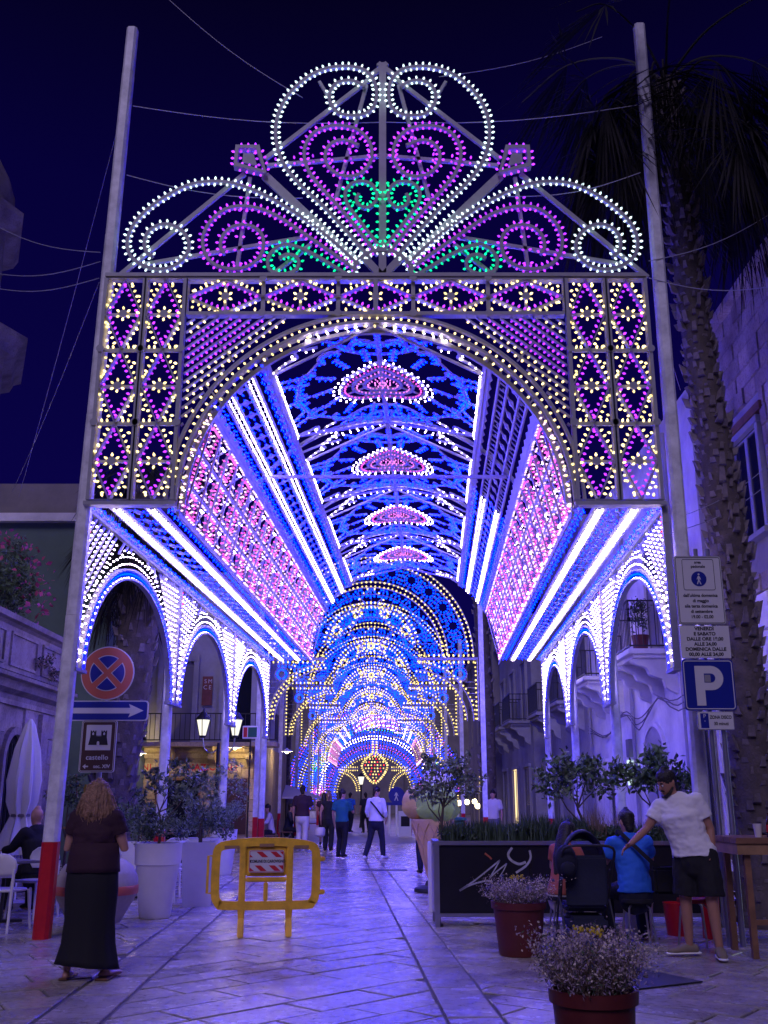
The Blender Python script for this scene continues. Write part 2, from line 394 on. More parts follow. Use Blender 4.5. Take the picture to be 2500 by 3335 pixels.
# ================================================================== LUMINARIE KIT
BULBS = {}
def bulb_mesh(c):
    if c not in BULBS:
        b = MB(); b.lathe([(.011, -.018), (.011, .006)], 6); b.cm = 1
        b.lathe([(.010, .004), (.0185, .016), (.0195, .030), (.011, .048), (.002, .060)], 7)
        BULBS[c] = b.mesh('bulb_'+c, ['frame', 'bulb_'+c], smooth=True)
    return BULBS[c]
def template(n, prof):
    vs = [(r*math.cos(2*PI*j/n), r*math.sin(2*PI*j/n), z) for r, z in prof for j in range(n)]
    fs = []
    for i in range(len(prof)-1):
        for j in range(n):
            a, b, c, d = i*n+j, i*n+(j+1) % n, (i+1)*n+(j+1) % n, (i+1)*n+j; fs += [(a, b, c), (a, c, d)]
    return np.array(vs), np.array(fs)
T_NEAR = template(6, [(.009, 0), (.0190, .018), (.0175, .036), (.002, .056)])
T_FAR = template(4, [(.003, 0), (.024, .022), (.003, .052)])
def bulbs_mesh(name, bl, tmpl, size=1.):
    tv, tf = tmpl; keys = sorted(set(b[2] for b in bl)); n = len(bl); nv = len(tv)
    P = np.array([tuple(b[0]) for b in bl]); D = np.array([tuple(b[1]) for b in bl]); D /= np.linalg.norm(D, axis=1)[:, None]+1e-9
    ref = np.where(np.abs(D[:, 2:3]) > .9, np.array([[1., 0, 0]]), np.array([[0, 0, 1.]]))
    X = np.cross(ref, D); X /= np.linalg.norm(X, axis=1)[:, None]; Yv = np.cross(D, X)
    sz = np.array([size*(1.2 if b[2] == 'A' else 1.) for b in bl])[:, None, None]
    vs = P[:, None, :] + sz*(tv[None, :, 0:1]*X[:, None, :] + tv[None, :, 1:2]*Yv[:, None, :] + tv[None, :, 2:3]*D[:, None, :])
    fs = (tf[None] + (np.arange(n)*nv)[:, None, None]).reshape(-1, 3)
    mi = np.repeat(np.array([keys.index(b[2]) for b in bl]), len(tf))
    return mesh_np(name, vs.reshape(-1, 3), fs, mi, ['bulb_'+k for k in keys], smooth=True)
def put_bulbs(t, bl, single=300, tmpl=T_NEAR, size=1.):
    """the bulbs that show largest become parts of their own, the rest one string"""
    inv = WM[t.name].inverted(); bl = sorted(bl, key=lambda b: (b[0]-cam.location).length)
    for p, d, c in bl[:single]:
        o = add('bulb', bulb_mesh(c), t, inv @ p); o.scale = (size,)*3; o.rotation_mode = 'QUATERNION'; o.rotation_quaternion = V(d).to_track_quat('Z', 'Y')
    bl = [(inv @ p, d, c) for p, d, c in bl[single:]]
    if bl: add('bulb_string', bulbs_mesh('bulb_string', bl, tmpl, size), t, kind='stuff')
class Sheet:
    """2-D drawing (a,b) laid on a surface f(a,b) whose lit face looks along n(a,b)"""
    def __init__(s, t, f, n): s.t = t; s.f = f; s.n = n; s.b = []; s.acc = MB(); s.lift = .0
    def P(s, a, b): return s.f(a, b) + s.n(a, b)*s.lift
    def line(s, pts, w=.045, d=.035, name='bar', m='frame', part=True, closed=False):
        mb = MB() if part else s.acc
        mb.sweep([s.P(*p) for p in pts], w, d, [s.n(*p) for p in pts], closed)
        if part: return mb.build(name, m, s.t, fix=False)
    def plate(s, poly, d=.02, name='plate', m='frame', part=True, off=.0):
        mb = MB() if part else s.acc; c = poly[0]; N = s.n(*c)
        mb.prism(poly, N*d, lambda a, b: s.P(a, b) + N*off)
        if part: return mb.build(name, m, s.t)
    def dot(s, a, b, c, da=0., db=0., tilt=.35, off=0., lift=.012):
        p0 = s.f(a, b); N = s.n(a, b); d = N*.0001
        if da or db:
            L = math.hypot(da, db); t = s.f(a+da/L*.01, b+db/L*.01) - p0; t.normalize(); d = t + N*tilt; p0 = s.f(a+da/L*off, b+db/L*off)
        else: d = N
        d = d + V((rnd.gauss(0, .12), rnd.gauss(0, .12), rnd.gauss(0, .12)))
        s.b.append((p0 + N*(lift+s.lift), d.normalized(), c))
    def dots(s, pts, sp, c, off=.03, sides=(1, -1), tilt=.35, start=.5, face=False, sk=None, lift=.012):
        """bulbs every sp along the 2-D polyline, on one or both sides"""
        acc = sp*(1-start) if start < 1 else 0.; k = 0
        for (x0, y0), (x1, y1) in zip(pts[:-1], pts[1:]):
            L = math.hypot(x1-x0, y1-y0)
            if L < 1e-9: continue
            tx, ty = (x1-x0)/L, (y1-y0)/L; q = sp-acc
            while q <= L:
                x, y = x0+tx*q, y0+ty*q; k += 1
                if not (sk and sk(x, y)):
                    for sd in sides:
                        nx, ny = -ty*sd, tx*sd
                        if face: s.dot(x+nx*off, y+ny*off, c, lift=lift)
                        else: s.dot(x, y, c, nx, ny, tilt, off, lift)
                q += sp
            acc = (acc + L) % sp
    def done(s, single=300, tmpl=T_NEAR, size=1.):
        if s.acc.v: s.acc.build('frame', 'frame', s.t, fix=False, kind='stuff')
        put_bulbs(s.t, s.b, single, tmpl, size)

F0 = 11.85; GX = -.11; LV = 14.4; SH = math.tan(RAD(2.7))   # facade distance, centre, gallery length, drift of its axis
NF = lambda a, b: V((0, -1, 0))

# ------------------------------------------------------------------ crest (fan of scrolls above the gate)
crest = thing('illuminated_crest', (-.02, F0, 8.13), 'white fan-shaped crest of scrolls with white, pink and green bulbs crowning the front gate', 'light ornament')
cs = Sheet(crest, lambda a, b: V((a-.02, F0, b)), NF)
def cp(x, y):
    p = at(300 + x/1.658, 150 + y/1.658, F0); return (p.x+.02, p.z)
CURVES = {
 'A': ('C', [(1440, 1190), (1300, 1060), (1150, 940), (1000, 845), (880, 785), (760, 745), (640, 735), (520, 755), (400, 815), (290, 895), (220, 975), (190, 1060), (205, 1130), (260, 1180), (330, 1205), (400, 1205), (470, 1175), (515, 1120), (522, 1060), (490, 1005), (430, 970), (370, 968), (310, 1000), (283, 1055), (290, 1110), (325, 1140)]),
 'B': ('M', [(1430, 1215), (1280, 1110), (1150, 1020), (1030, 940), (930, 890), (820, 868), (720, 885), (640, 950), (600, 1030), (605, 1110), (650, 1175), (730, 1205), (820, 1200), (890, 1160), (922, 1100), (920, 1030), (880, 985), (815, 968), (750, 985), (705, 1030), (693, 1085), (712, 1125)]),
 'Cc': ('G', [(1400, 1250), (1300, 1190), (1200, 1130), (1100, 1085), (1040, 1075), (985, 1100), (950, 1150), (955, 1205), (1000, 1232), (1060, 1230), (1105, 1205), (1115, 1165), (1090, 1135), (1045, 1130), (1010, 1150)]),
 'D': ('C', [(1500, 1150), (1380, 1010), (1250, 870), (1130, 760), (1040, 650), (1000, 550), (990, 460), (1005, 370), (1050, 280), (1120, 205), (1200, 150), (1290, 120), (1390, 115), (1470, 135), (1520, 190), (1535, 260), (1520, 330), (1470, 370), (1400, 380), (1330, 365), (1285, 310), (1285, 250), (1320, 205), (1380, 190), (1430, 200), (1470, 225)]),
 'E': ('M', [(1540, 1130), (1440, 1000), (1330, 870), (1230, 760), (1170, 680), (1145, 600), (1155, 530), (1200, 470), (1270, 440), (1350, 435), (1430, 455), (1490, 510), (1510, 580), (1490, 650), (1430, 700), (1360, 705), (1300, 680), (1262, 630), (1262, 570), (1300, 525), (1360, 512), (1440, 540)]),
 'H': ('G', [(1570, 1110), (1500, 1020), (1430, 930), (1380, 860), (1365, 800), (1390, 755), (1440, 735), (1500, 745), (1535, 790), (1530, 840), (1490, 875), (1445, 865), (1425, 830), (1440, 800)])}
for key, (c, pts) in CURVES.items():
    for sd in (1, -1):
        q = [(sd*a, b) for a, b in (cp(*p) for p in pts)]; q = spl(q, 5)
        cs.line(q, .042, .06, 'scroll'); cs.dots(q, .088 if c != 'G' else .095, c, .028)
STR = [((130, 1240), (820, 680), .06), ((930, 600), (1500, 165), .06), ((930, 690), (1440, 1170), .12), ((940, 635), (1590, 580), .05), ((850, 700), (770, 1250), .05),
       ((1480, 200), (1300, 870), .05), ((270, 1170), (1170, 1020), .05), ((1225, 180), (1275, 265), .04), ((940, 1250), (1180, 1060), .05), ((1500, 150), (1592, 82), .07)]
cs.lift = -.05
for a, b, wd in STR:
    for sd in (1, -1):
        p, q = cp(*a), cp(*b); cs.line([(sd*p[0], p[1]), (sd*q[0], q[1])], wd, .045, 'strut')
top = cp(1590, 80)[1]
cs.line([(0, 8.13), (0, top)], .10, .05, 'post')
cs.lift = 0.
for sd in (1, -1):
    p, q = cp(930, 690), cp(1440, 1170)
    cs.dots([(sd*(p[0]*.55+q[0]*.45), p[1]*.55+q[1]*.45), (sd*q[0], q[1])], .085, 'C', .045)
    p, q = cp(940, 635), cp(1590, 580); cs.dots([(sd*p[0], p[1]), (sd*q[0], q[1])], .26, 'M', .03)
    p, q = cp(1440, 470), cp(1300, 870); cs.dots([(sd*p[0], p[1]), (sd*q[0], q[1])], .2, 'M', .03)
    p, q = cp(835, 720), cp(775, 1240); cs.dots([(sd*p[0], p[1]), (sd*q[0], q[1])], .2, 'M', .03)
    K = [cp(785, 555), cp(895, 555), cp(935, 690), cp(775, 650)]; K = [(sd*a, b) for a, b in K]
    cs.line(K, .07, .12, 'kite_box', closed=True); cs.dots(K+[K[0]], .10, 'M', .035)
    cc = (sum(k[0] for k in K)/4, sum(k[1] for k in K)/4); cs.plate([((k[0]+cc[0])/2*1.0, (k[1]+cc[1])/2) for k in K], .02, 'back_plate')
cs.dots([(0, cp(1590, 1100)[1]), (0, cp(1590, 740)[1])], .12, 'G', .05)
hub = circ((0, 8.16), .40, 0, PI, 18)
cs.line(hub, .05, .07, 'hub_ring'); cs.dots(hub, .095, 'C', .03)
for an in (50, 90, 130): cs.line([(0, 8.16), (.38*math.cos(RAD(an)), 8.16+.38*math.sin(RAD(an)))], .10, .05, 'spoke')
cs.done(300, T_NEAR, .82)

# ------------------------------------------------------------------ gate: beam, two pillars of diamonds, slatted spandrels, arch rim
gate = thing('illuminated_gate', (GX, F0, 5.05), 'square gate front of pink and warm white bulb diamonds with an arched opening', 'light gate')
gs = Sheet(gate, lambda a, b: V((GX+a, F0, b)), NF)
HW = 3.58; PW = 1.07; ZB = 5.06; ZT = 8.12; ZBM = 7.61
def diamonds(x0, z0, x1, z1, n, vert):
    for i in range(n):
        if vert: c = ((x0+x1)/2, z0+(z1-z0)*(i+.5)/n); hx, hz = (x1-x0)/2-.02, (z1-z0)/n/2
        else: c = (x0+(x1-x0)*(i+.5)/n, (z0+z1)/2); hx, hz = (x1-x0)/n/2, (z1-z0)/2-.02
        D = [(c[0], c[1]+hz), (c[0]+hx, c[1]), (c[0], c[1]-hz), (c[0]-hx, c[1])]
        gs.line(D, .022, .10, 'diamond_frame', closed=True)
        for k in range(4):
            p, q = D[k], D[(k+1) % 4]
            # pull inside / push outside the diamond edge
            gs.dots([(p[0]*.94+c[0]*.06, p[1]*.94+c[1]*.06), (q[0]*.94+c[0]*.06, q[1]*.94+c[1]*.06)], .083, 'M', .012, (-1,), .6)
            gs.dots([((p[0]*.85+q[0]*.15), (p[1]*.85+q[1]*.15)), ((q[0]*.85+p[0]*.15), (q[1]*.85+p[1]*.15))], .082, 'Y', .022, (1,), .6)
        gs.plate(circ(c, .058, PI/6, 2*PI+PI/6, 6)[:-1], .03, 'star_hub', off=.02)
        for k in range(6):
            an = PI/6+k*PI/3; gs.dot(c[0]+.06*math.cos(an), c[1]+.06*math.sin(an), 'Y', math.cos(an), math.sin(an), .3, 0, .03)
        if vert: gs.line([(c[0]-hx, c[1]), (c[0]+hx, c[1])], .035, .03, 'cross_bar')
        else: gs.line([(c[0], c[1]-hz), (c[0], c[1]+hz)], .035, .03, 'cross_bar')
        if i:
            if vert:
                zj = z0+(z1-z0)*i/n; gs.line([(x0, zj), (x1, zj)], .05, .03, 'cross_bar')
                for xe in (x0, x1): gs.plate(circ((xe, zj), .05, 0, 2*PI, 12)[:-1], .02, 'joint_disc', off=.055)
                for k in (-.17, -.1, .1, .17): gs.dot(c[0]+k, zj+.02, 'Y', 0, 1, .5)
            else:
                xj = x0+(x1-x0)*i/n; gs.line([(xj, z0), (xj, z1)], .05, .03, 'cross_bar')
                for ze in (z0, z1): gs.plate(circ((xj, ze), .05, 0, 2*PI, 12)[:-1], .02, 'joint_disc', off=.055)
    R_ = [(x0, z0), (x1, z0), (x1, z1), (x0, z1)]; gs.line(R_, .045, .12, 'panel_frame', closed=True)
    I_ = [(x0+.05, z0+.05), (x1-.05, z0+.05), (x1-.05, z1-.05), (x0+.05, z1-.05)]
    for k in range(4): gs.dots([I_[k], I_[(k+1) % 4]], .24, 'Y', .0, (1,), .6)
for sd in (-1, 1):
    xi = sd*(HW-PW); xm = sd*(HW-PW/2); xo = sd*HW
    diamonds(min(xi, xm)+.012, ZB, max(xi, xm)-.012, ZT, 3, True); diamonds(min(xo, xm)+.012, ZB, max(xo, xm)-.012, ZT, 3, True)
diamonds(-(HW-PW)+.03, ZBM, (HW-PW)-.03, ZT, 5, False)
gs.line([(-HW, ZT+.045), (HW, ZT+.045)], .05, .16, 'top_rail'); gs.line([(0, ZBM), (0, ZT)], .06, .13, 'mid_post')
for sd in (-1, 1): gs.line([(sd*(HW-PW-.03), ZB-.05), (sd*(HW+.03), ZB-.05)], .05, .16, 'bottom_rail')
ARC = 2.52; AZ = 5.02; XI = HW-PW-.03
for sd in (-1, 1):
    for k in range(20):
        z0 = ZBM-.02-.118*(k+1); run = []
        for i in range(80):
            x = i*.035; z = z0+.80*x; a = -XI+x
            if z < ZBM-.03 and math.hypot(a, z-AZ) > ARC+.14 and z > ZB: run.append((sd*a, z))
            elif run and math.hypot(a, z-AZ) <= ARC+.14: break
        if len(run) < 2: continue
        c = 'M' if 2 <= k <= 6 else 'Y'
        gs.line([run[0], run[-1]], .018, .05, 'slat'); gs.dots([run[0], run[-1]], .11 if c == 'Y' else .075, c, .020, (-sd,), .5)
        if k % 4 == 1: gs.line([run[len(run)//2], (run[len(run)//2][0]+sd*.22, run[len(run)//2][1]-.27)], .02, .03, 'slat_tie')
for r_, wd, dy in ((ARC+.09, .035, 0), (ARC-.03, .035, 0), (ARC-.10, .05, -.16)):
    gs.lift = dy; q = circ((0, AZ), r_, RAD(1), RAD(179), 60); gs.line(q, wd, .06, 'arch_rim')
gs.lift = 0
gs.dots(circ((0, AZ), ARC+.03, RAD(1), RAD(179), 90), .105, 'Y', 0., (1,), .8)
gs.dots(circ((0, AZ), ARC-.06, RAD(1), RAD(179), 90), .13, 'Y', .02, (1,), .2)
gs.done(300, T_NEAR, .84)

# ------------------------------------------------------------------ gallery behind the gate: barrel vault, soffits, arcades
def axis(y): return GX + SH*y
def barrel(R_):      # a = arc length from the crown (left negative), b = distance into the gallery
    def f(a, b): th = a/R_; return V((axis(b)+R_*math.sin(th), F0+b, AZ+R_*math.cos(th)))
    def n(a, b): th = a/R_; return V((-math.sin(th), 0, -math.cos(th)))
    return f, n
VR = 2.46; bf, bn = barrel(VR)
TH_CR = RAD(36); TH_BL = RAD(59); TH_PK = RAD(93.5)
def strip_panel(s, a0, a1, L, b0=.12, lit=None, rows=2, sp=.098):
    """two glowing white strips, blue clusters between them, blue scallops along both edges"""
    w_ = a1-a0; rr = .05
    for q in (.0, 1.):
        a = a0+q*w_; s.line([(a, b0), (a, L)], .09, .03, 'edge_board')
    for q in (.29, .71):
        a = a0+q*w_
        for k in (-.075, .075): s.line([(a+k, b0), (a+k, L)], .03, .035, 'strip_rail')
        n = int((L-b0)/sp)
        for i in range(n):
            b = b0+(i+.5)*sp
            for k in (np.linspace(-.034, .034, rows)): 
                if lit is None or lit(b): s.dot(a+k, b+(.03 if rows > 2 and abs(k) < .01 else 0), 'W')
            if i % 2: s.acc.sweep([s.P(a-.06, b), s.P(a+.06, b)], .016, .015, s.n(a, b))
    n = int((L-b0)/.44)
    for i in range(n):
        b = b0+(i+.5)*.44; a = (a0+a1)/2
        s.plate([(a-.07, b-.07), (a+.02, b-.1), (a+.07, b+.07), (a-.02, b+.1)], .01, part=False)
        s.line([(a0+.3*w_, b-.2), (a0+.7*w_, b+.2)], .022, .02, part=False)
        for k in range(6):
            an = k*PI/3+.5; 
            if lit is None or lit(b): s.dot(a+.075*math.cos(an)*1.3, b+.1*math.sin(an)*1.3, 'B', math.cos(an), math.sin(an), 1.)
    n = int((L-b0)/.30)
    for e_, dr in ((a0, 1), (a1, -1)):
        for i in range(n):
            b = b0+(i+.5)*.30
            s.plate([(e_, b-.14), (e_+dr*.05, b-.12), (e_+dr*.085, b), (e_+dr*.05, b+.12), (e_, b+.14)], .008, part=False)
            for k in range(5):
                an = RAD(-75+k*37.5)
                if lit is None or lit(b): s.dot(e_+dr*.105*math.cos(an), b+.13*math.sin(an), 'B', dr*math.cos(an), math.sin(an), 1.)
def check_panel(s, a0, a1, L, rows, b0=.26, step=.575, dens=1.):
    """rows of pink-edged squares alternating with white triangle fields"""
    n = int((L-b0)/step); cw = (a1-a0)/rows
    for r in range(rows+1): s.line([(a0+r*cw, .03), (a0+r*cw, L)], .06, .03, 'lattice_rail')
    for i in range(n+1): s.line([(a0, b0+i*step), (a1, b0+i*step)], .03, .025, part=False)
    for i in range(-1, n):
        for r in range(rows):
            ca, cb = a0+(r+.5)*cw, b0+(i+.5)*step
            if i < 0: cb = b0*.5
            h, g_ = cw/2-.055, (step/2-.05 if i >= 0 else b0*.5-.04)
            if i >= 0 and i % 2 == 0:
                hh, gg = h*.80, g_*.80; sq = [(ca-hh, cb-gg), (ca+hh, cb-gg), (ca+hh, cb+gg), (ca-hh, cb+gg), (ca-hh, cb-gg)]
                s.line([(x+(x-ca)*.10, y+(y-cb)*.10) for x, y in sq[:-1]], .022, .04, part=False, closed=True)
                s.dots(sq, .058/dens, 'P', 0, (1,), 1., face=True)
                s.plate(circ((ca, cb), .045, 0, 2*PI, 6)[:-1], .01, part=False)
                for k in range(6): s.dot(ca+.085*math.cos(k*PI/3), cb+.095*math.sin(k*PI/3), 'L')
                for sa in (-1, 1): s.dots([(ca+sa*h*1.02, cb-g_), (ca+sa*h*1.02, cb+g_)], .125/dens, 'L', 0, (1,), face=True)
            else:
                s.line([(ca-h, cb-g_), (ca+h, cb+g_)], .025, .02, part=False); s.line([(ca-h, cb+g_), (ca+h, cb-g_)], .025, .02, part=False)
                for sa in (-1, 1):
                    s.dots([(ca+sa*h, cb-g_*.8), (ca+sa*h, cb+g_*.8)], .10/dens, 'L', 0, (1,), face=True); s.dots([(ca+sa*h*.55, cb-g_*.45), (ca+sa*h*.55, cb+g_*.5)], .10/dens, 'W' if sa > 0 else 'L', 0, (1,), face=True)
                    s.dots([(ca-h*.75, cb+sa*g_), (ca+h*.75, cb+sa*g_)], .10/dens, 'P' if sa > 0 else 'L', 0, (1,), face=True)
vault_side = []
for sd, nm in ((-1, 'left'), (1, 'right')):
    t = thing('light_lattice', (axis(0)+sd*2.4, F0, AZ), f'lattice vault panel of pink and white bulb squares on the {nm} side of the gallery', 'light panel')
    s = Sheet(t, bf, bn); a0, a1 = sd*VR*TH_PK, sd*VR*TH_BL
    check_panel(s, min(a0, a1)+.03, max(a0, a1)-.03, LV, 3); s.done(300, T_NEAR, .72)
    t = thing('light_strip_bank', (axis(0)+sd*2.0, F0, AZ+1.5), 'half unlit vault panel with white strips and blue bulbs on the right of the gallery' if sd > 0 else 'fully lit vault panel with white strips and blue bulbs on the left of the gallery', 'light panel')
    s = Sheet(t, bf, bn); a0, a1 = sd*VR*TH_BL, sd*VR*TH_CR
    strip_panel(s, min(a0, a1)+.05, max(a0, a1)-.05, LV, lit=(lambda b: b > 5.6) if sd > 0 else None); s.done(300, T_NEAR, .52)
    t = thing('soffit_panel', (axis(0)+sd*3.05, F0, AZ), f'flat soffit panel with two white light strips and blue bulbs over the {nm} arcade', 'light panel')
    s = Sheet(t, lambda a, b: V((axis(b)+a, F0+b, AZ-.01)), lambda a, b: V((0, 0, -1)))
    a0, a1 = sd*2.52, sd*3.56
    strip_panel(s, min(a0, a1), max(a0, a1), LV, rows=3, sp=.105); s.done(300, T_NEAR, .52)
# crown of the vault: four alike ceiling sections
HEART = [(0, -1.05), (.40, -.72), (.80, -.30), (.97, .15), (.88, .55), (.55, .82), (.0, .80)]
HEART = HEART + [(-a, b) for a, b in HEART[-2:0:-1]]
def crown(s, b0, L):
    W_ = VR*TH_CR; mir = lambda pts, sx, fl: [(sx*a, b0+(L-b if fl else b)) for a, b in pts]
    hc = b0+L*.53
    for sx in (-1, 1):
        s.line(mir([(W_, 0), (W_, L)], sx, 0), .06, .05, 'side_rail')
        s.dots(mir([(W_-.05, .62), (W_-.05, L-.62)], sx, 0), .088, 'W', 0, (1,), face=True)
        for fl in (0, 1):
            q1 = spl([(W_, .60), (W_-.25, .52), (W_-.42, .50), (W_-.40, .36), (W_-.50, .22), (W_-.72, .16)], 4)
            q2 = spl([(W_-.72, .42), (W_-.52, .34), (W_-.58, .18), (W_-.70, .04)], 4)
            s.line(mir(q1, sx, fl), .035, .03, 'bracket'); s.dots(mir(q1, sx, fl), .105, 'W', .035, (sx*(1-2*fl),))
            s.line(mir(q2, sx, fl), .03, .03, 'bracket'); s.dots(mir(q2, sx, fl), .105, 'W', .03, (sx*(1-2*fl),))
            s.line(mir([(W_, .15), (W_-.5, .3)], sx, fl), .03, .03, 'bracket'); s.line(mir([(W_, .62), (.0, .05)], sx, fl), .04, .03, 'strut')
        s.dots(mir([(.06, .05), (.9, .16)], sx, 0), .13, 'W', .03)
    s.line([(0, b0), (0, b0+L)], .07, .05, 'spine')
    for k in (-1, 1): s.dots([(k*.06, b0+.25), (k*.06, b0+.85)], .095, 'B', .02, (k,)); s.dots([(k*.06, b0+L-.75), (k*.06, b0+L-.1)], .095, 'B', .02, (k,))
    for sc_ in (.66, .47, .29):
        q = spl([(a*sc_, hc+b*sc_) for a, b in HEART], 4, True); q.append(q[0]); s.line(q[:-1], .045, .04, 'heart_ring', closed=True)
        s.dots(q, .084, 'K' if sc_ < .6 else 'P', .045, (1,), .9)
    for k in range(10): an = k*PI/5+.3; s.dot(.12*math.cos(an), hc+.12*math.sin(an), 'K'); s.dot(.05*math.cos(an), hc+.06*math.sin(an), 'K')
    q = spl([(a*.74, hc+b*.74) for a, b in HEART], 4, True); q.append(q[0]); s.dots(q, .125, 'W', .03, (1, -1), .4)
    for k in range(12):
        s.line([(.29*math.cos(k*PI/6), hc+.29*math.sin(k*PI/6)), (.68*math.cos(k*PI/6)*.95, hc+.62*math.sin(k*PI/6))], .025, .02, part=False)
    pet = []
    for k in range(14):
        an = RAD(-90+ (k+.5)*360/14); ca, sb = math.cos(an), math.sin(an); r0, r1 = .80, 1.02+.06*math.cos(2*an)
        p0, p1 = (r0*ca*.95, hc+r0*sb), (r1*ca, hc+r1*sb*1.22)
        s.line([p0, p1], .04, .03, 'ray'); s.dots([p0, p1], .105, 'B', .025, (1, -1))
        pc = (r1*ca*1.12, hc+r1*sb*1.36); U = circ(pc, .16, an-RAD(115), an+RAD(115), 12); s.line(U, .035, .03, 'petal'); s.dots(U, .085, 'B', .02, (1,))
        pet.append((r1*ca*1.22, hc+r1*sb*1.46))
    for k in range(14):
        p, q = pet[k], pet[(k+1) % 14]
        if max(abs(p[0]), abs(q[0])) < W_-.05: s.line([p, q], .03, .025, 'petal_tie'); s.dots([p, q], .12, 'B', .025, (1,))
    for sx in (-1, 1):
        for q in ([(W_-.05, .95), (.95, 1.25)], [(W_-.05, L-.95), (.95, L-1.2)], [(W_-.05, L*.5), (1.1, L*.52)], [(.75, .25), (.45, .62)], [(.75, L-.25), (.45, L-.6)], [(.25, .12), (.62, .5)], [(.25, L-.12), (.62, L-.5)]):
            qq = mir(q, sx, 0); s.line(qq, .03, .025, 'lattice_bar'); s.dots(qq, .12, 'B', .025)
        q = mir(spl([(W_-.08, L*.32), (W_-.30, L*.38), (W_-.22, L*.5), (W_-.30, L*.62), (W_-.08, L*.68)], 4), sx, 0); s.line(q, .03, .03, 'scroll'); s.dots(q, .10, 'B', .025)
    for b_ in (.30, L-.22):
        q = circ((0, b0+b_), .34, 0, PI, 12) if b_ < 1 else circ((0, b0+b_), .34, PI, 2*PI, 12); s.line(q, .035, .03, 'ripple'); s.dots(q, .09, 'B', .02)
        q = circ((0, b0+b_), .62, RAD(10), RAD(170), 14) if b_ < 1 else circ((0, b0+b_), .62, RAD(190), RAD(350), 14); s.line(q, .03, .03, 'ripple'); s.dots(q, .11, 'B', .02, (1,))
for k in range(4):
    L = LV/4
    t = thing('ceiling_panel', (axis(k*L), F0+k*L, AZ+VR), 'openwork ceiling panel with a pink heart among blue petals, ' + ('nearest of the four', 'second from the front', 'third from the front', 'farthest of the four')[k], 'light panel', group='heart ceiling panels of the gallery')
    s = Sheet(t, bf, bn); crown(s, k*L, L); s.done(300 if k == 0 else 0, T_NEAR, .60)
# ribs that carry the vault
for k in range(5):
    b = min(LV-.02, max(.1, k*LV/4))
    t = thing('vault_rib', (axis(b), F0+b, AZ), ('nearest', 'second', 'third', 'fourth', 'farthest')[k] + ' pale half-round rib carrying the light gallery', 'rib', group='ribs of the light gallery')
    q = circ((0, 0), VR+.06, 0, PI, 40); mb = MB(); mb.sweep([V((axis(b)+x, F0+b, AZ+z)) for x, z in q], .05, .08, (0, -1, 0)); mb.build('arch_bar', 'frame', t, fix=False)
    MB().box((axis(b), F0+b, AZ+VR*.62), (2*VR*.79, .05, .05)).build('tie_bar', 'frame', t) if k == 1 else None

# arcades: three arches hang between the poles on each side
BAY = LV/3; SX = 3.60
for sd, nm in ((-1, 'left'), (1, 'right')):
    for k in range(3):
        b0 = k*BAY
        t = thing('arcade_arch', (axis(b0)+sd*SX, F0+b0, 3.0), ('nearest', 'middle', 'farthest')[k] + f' arch of white bulbs with a blue ring on the {nm} side of the gallery', 'light arch', group=f'{nm} arcade arches')
        s = Sheet(t, lambda a, b, sd=sd, b0=b0: V((axis(b0+a)+sd*SX, F0+b0+a, b)), lambda a, b, sd=sd: V((-sd, 0, 0)))
        c = BAY/2; zb = 3.0; rx, rz = BAY/2-.36, 1.52
        ell = lambda e_, n=48: [(c+(rx+e_)*math.cos(PI*i/n), zb+(rz+e_)*math.sin(PI*i/n)) for i in range(n+1)]
        s.line(ell(0), .03, .08, 'arch_ring'); s.dots(ell(-.02), .115, 'W', .02, (-1 if sd < 0 else -1,), .5)
        s.line(ell(.13), .03, .08, 'arch_ring'); s.dots(ell(.07), .10, 'B', 0, (1,), face=True)
        rope = MB(); rope.tube([s.P(*p)+s.n(0, 0)*-.02 for p in ell(.07)], .030, 6); rope.build('blue_tube', 'blue_rope', t, smooth=True, fix=False)
        s.dots(ell(.21), .12, 'W', .0, (1,), face=True); s.dots(ell(.31), .15, 'W', .0, (1,), face=True)
        s.line([(.04, zb), (.04, AZ-.05)], .05, .08, 'side_post'); s.line([(BAY-.04, zb), (BAY-.04, AZ-.05)], .05, .08, 'side_post')
        s.line([(.02, AZ-.04), (BAY-.02, AZ-.04)], .06, .08, 'top_rail')
        for e0 in (.02, BAY-.40): s.line([(e0, zb-.02), (e0+.38, zb-.02)], .04, .10, 'foot_board')
        for i in range(20):       # spandrel slats
            for h in (0, 1):
                run = []
                for j in range(60):
                    x = .07+j*.04; z = AZ-.10-.165*i+.95*(x-.07)
                    ok = z < AZ-.08 and x < c and ((x-c)/(rx+.36))**2+((max(z, zb)-zb)/(rz+.36))**2 > 1 and z > zb+.05
                    if ok: run.append((x if h == 0 else BAY-x, z))
                    elif run: break
                if len(run) > 2:
                    s.line([run[0], run[-1]], .022, .03, 'slat'); s.dots([run[0], run[-1]], .115, 'W', .055, (1,) if h else (-1,), 1.0, face=True)
        for h in (0, 1):
            xx = .16 if h == 0 else BAY-.16; s.dots([(xx, zb+.1), (xx, zb+.9)], .17, 'W', 0, (1,), face=True)
        for j in range(5): s.dot(.12+.03*(j % 2), AZ-.14-.06*j, 'R')
        s.plate([(.07, AZ-.42), (.20, AZ-.42), (.20, AZ-.1), (.07, AZ-.1)], .01, 'lamp_plate', off=-.02)
        s.done(110 if k == 0 else 0 if k == 2 else 40, T_NEAR, .52)

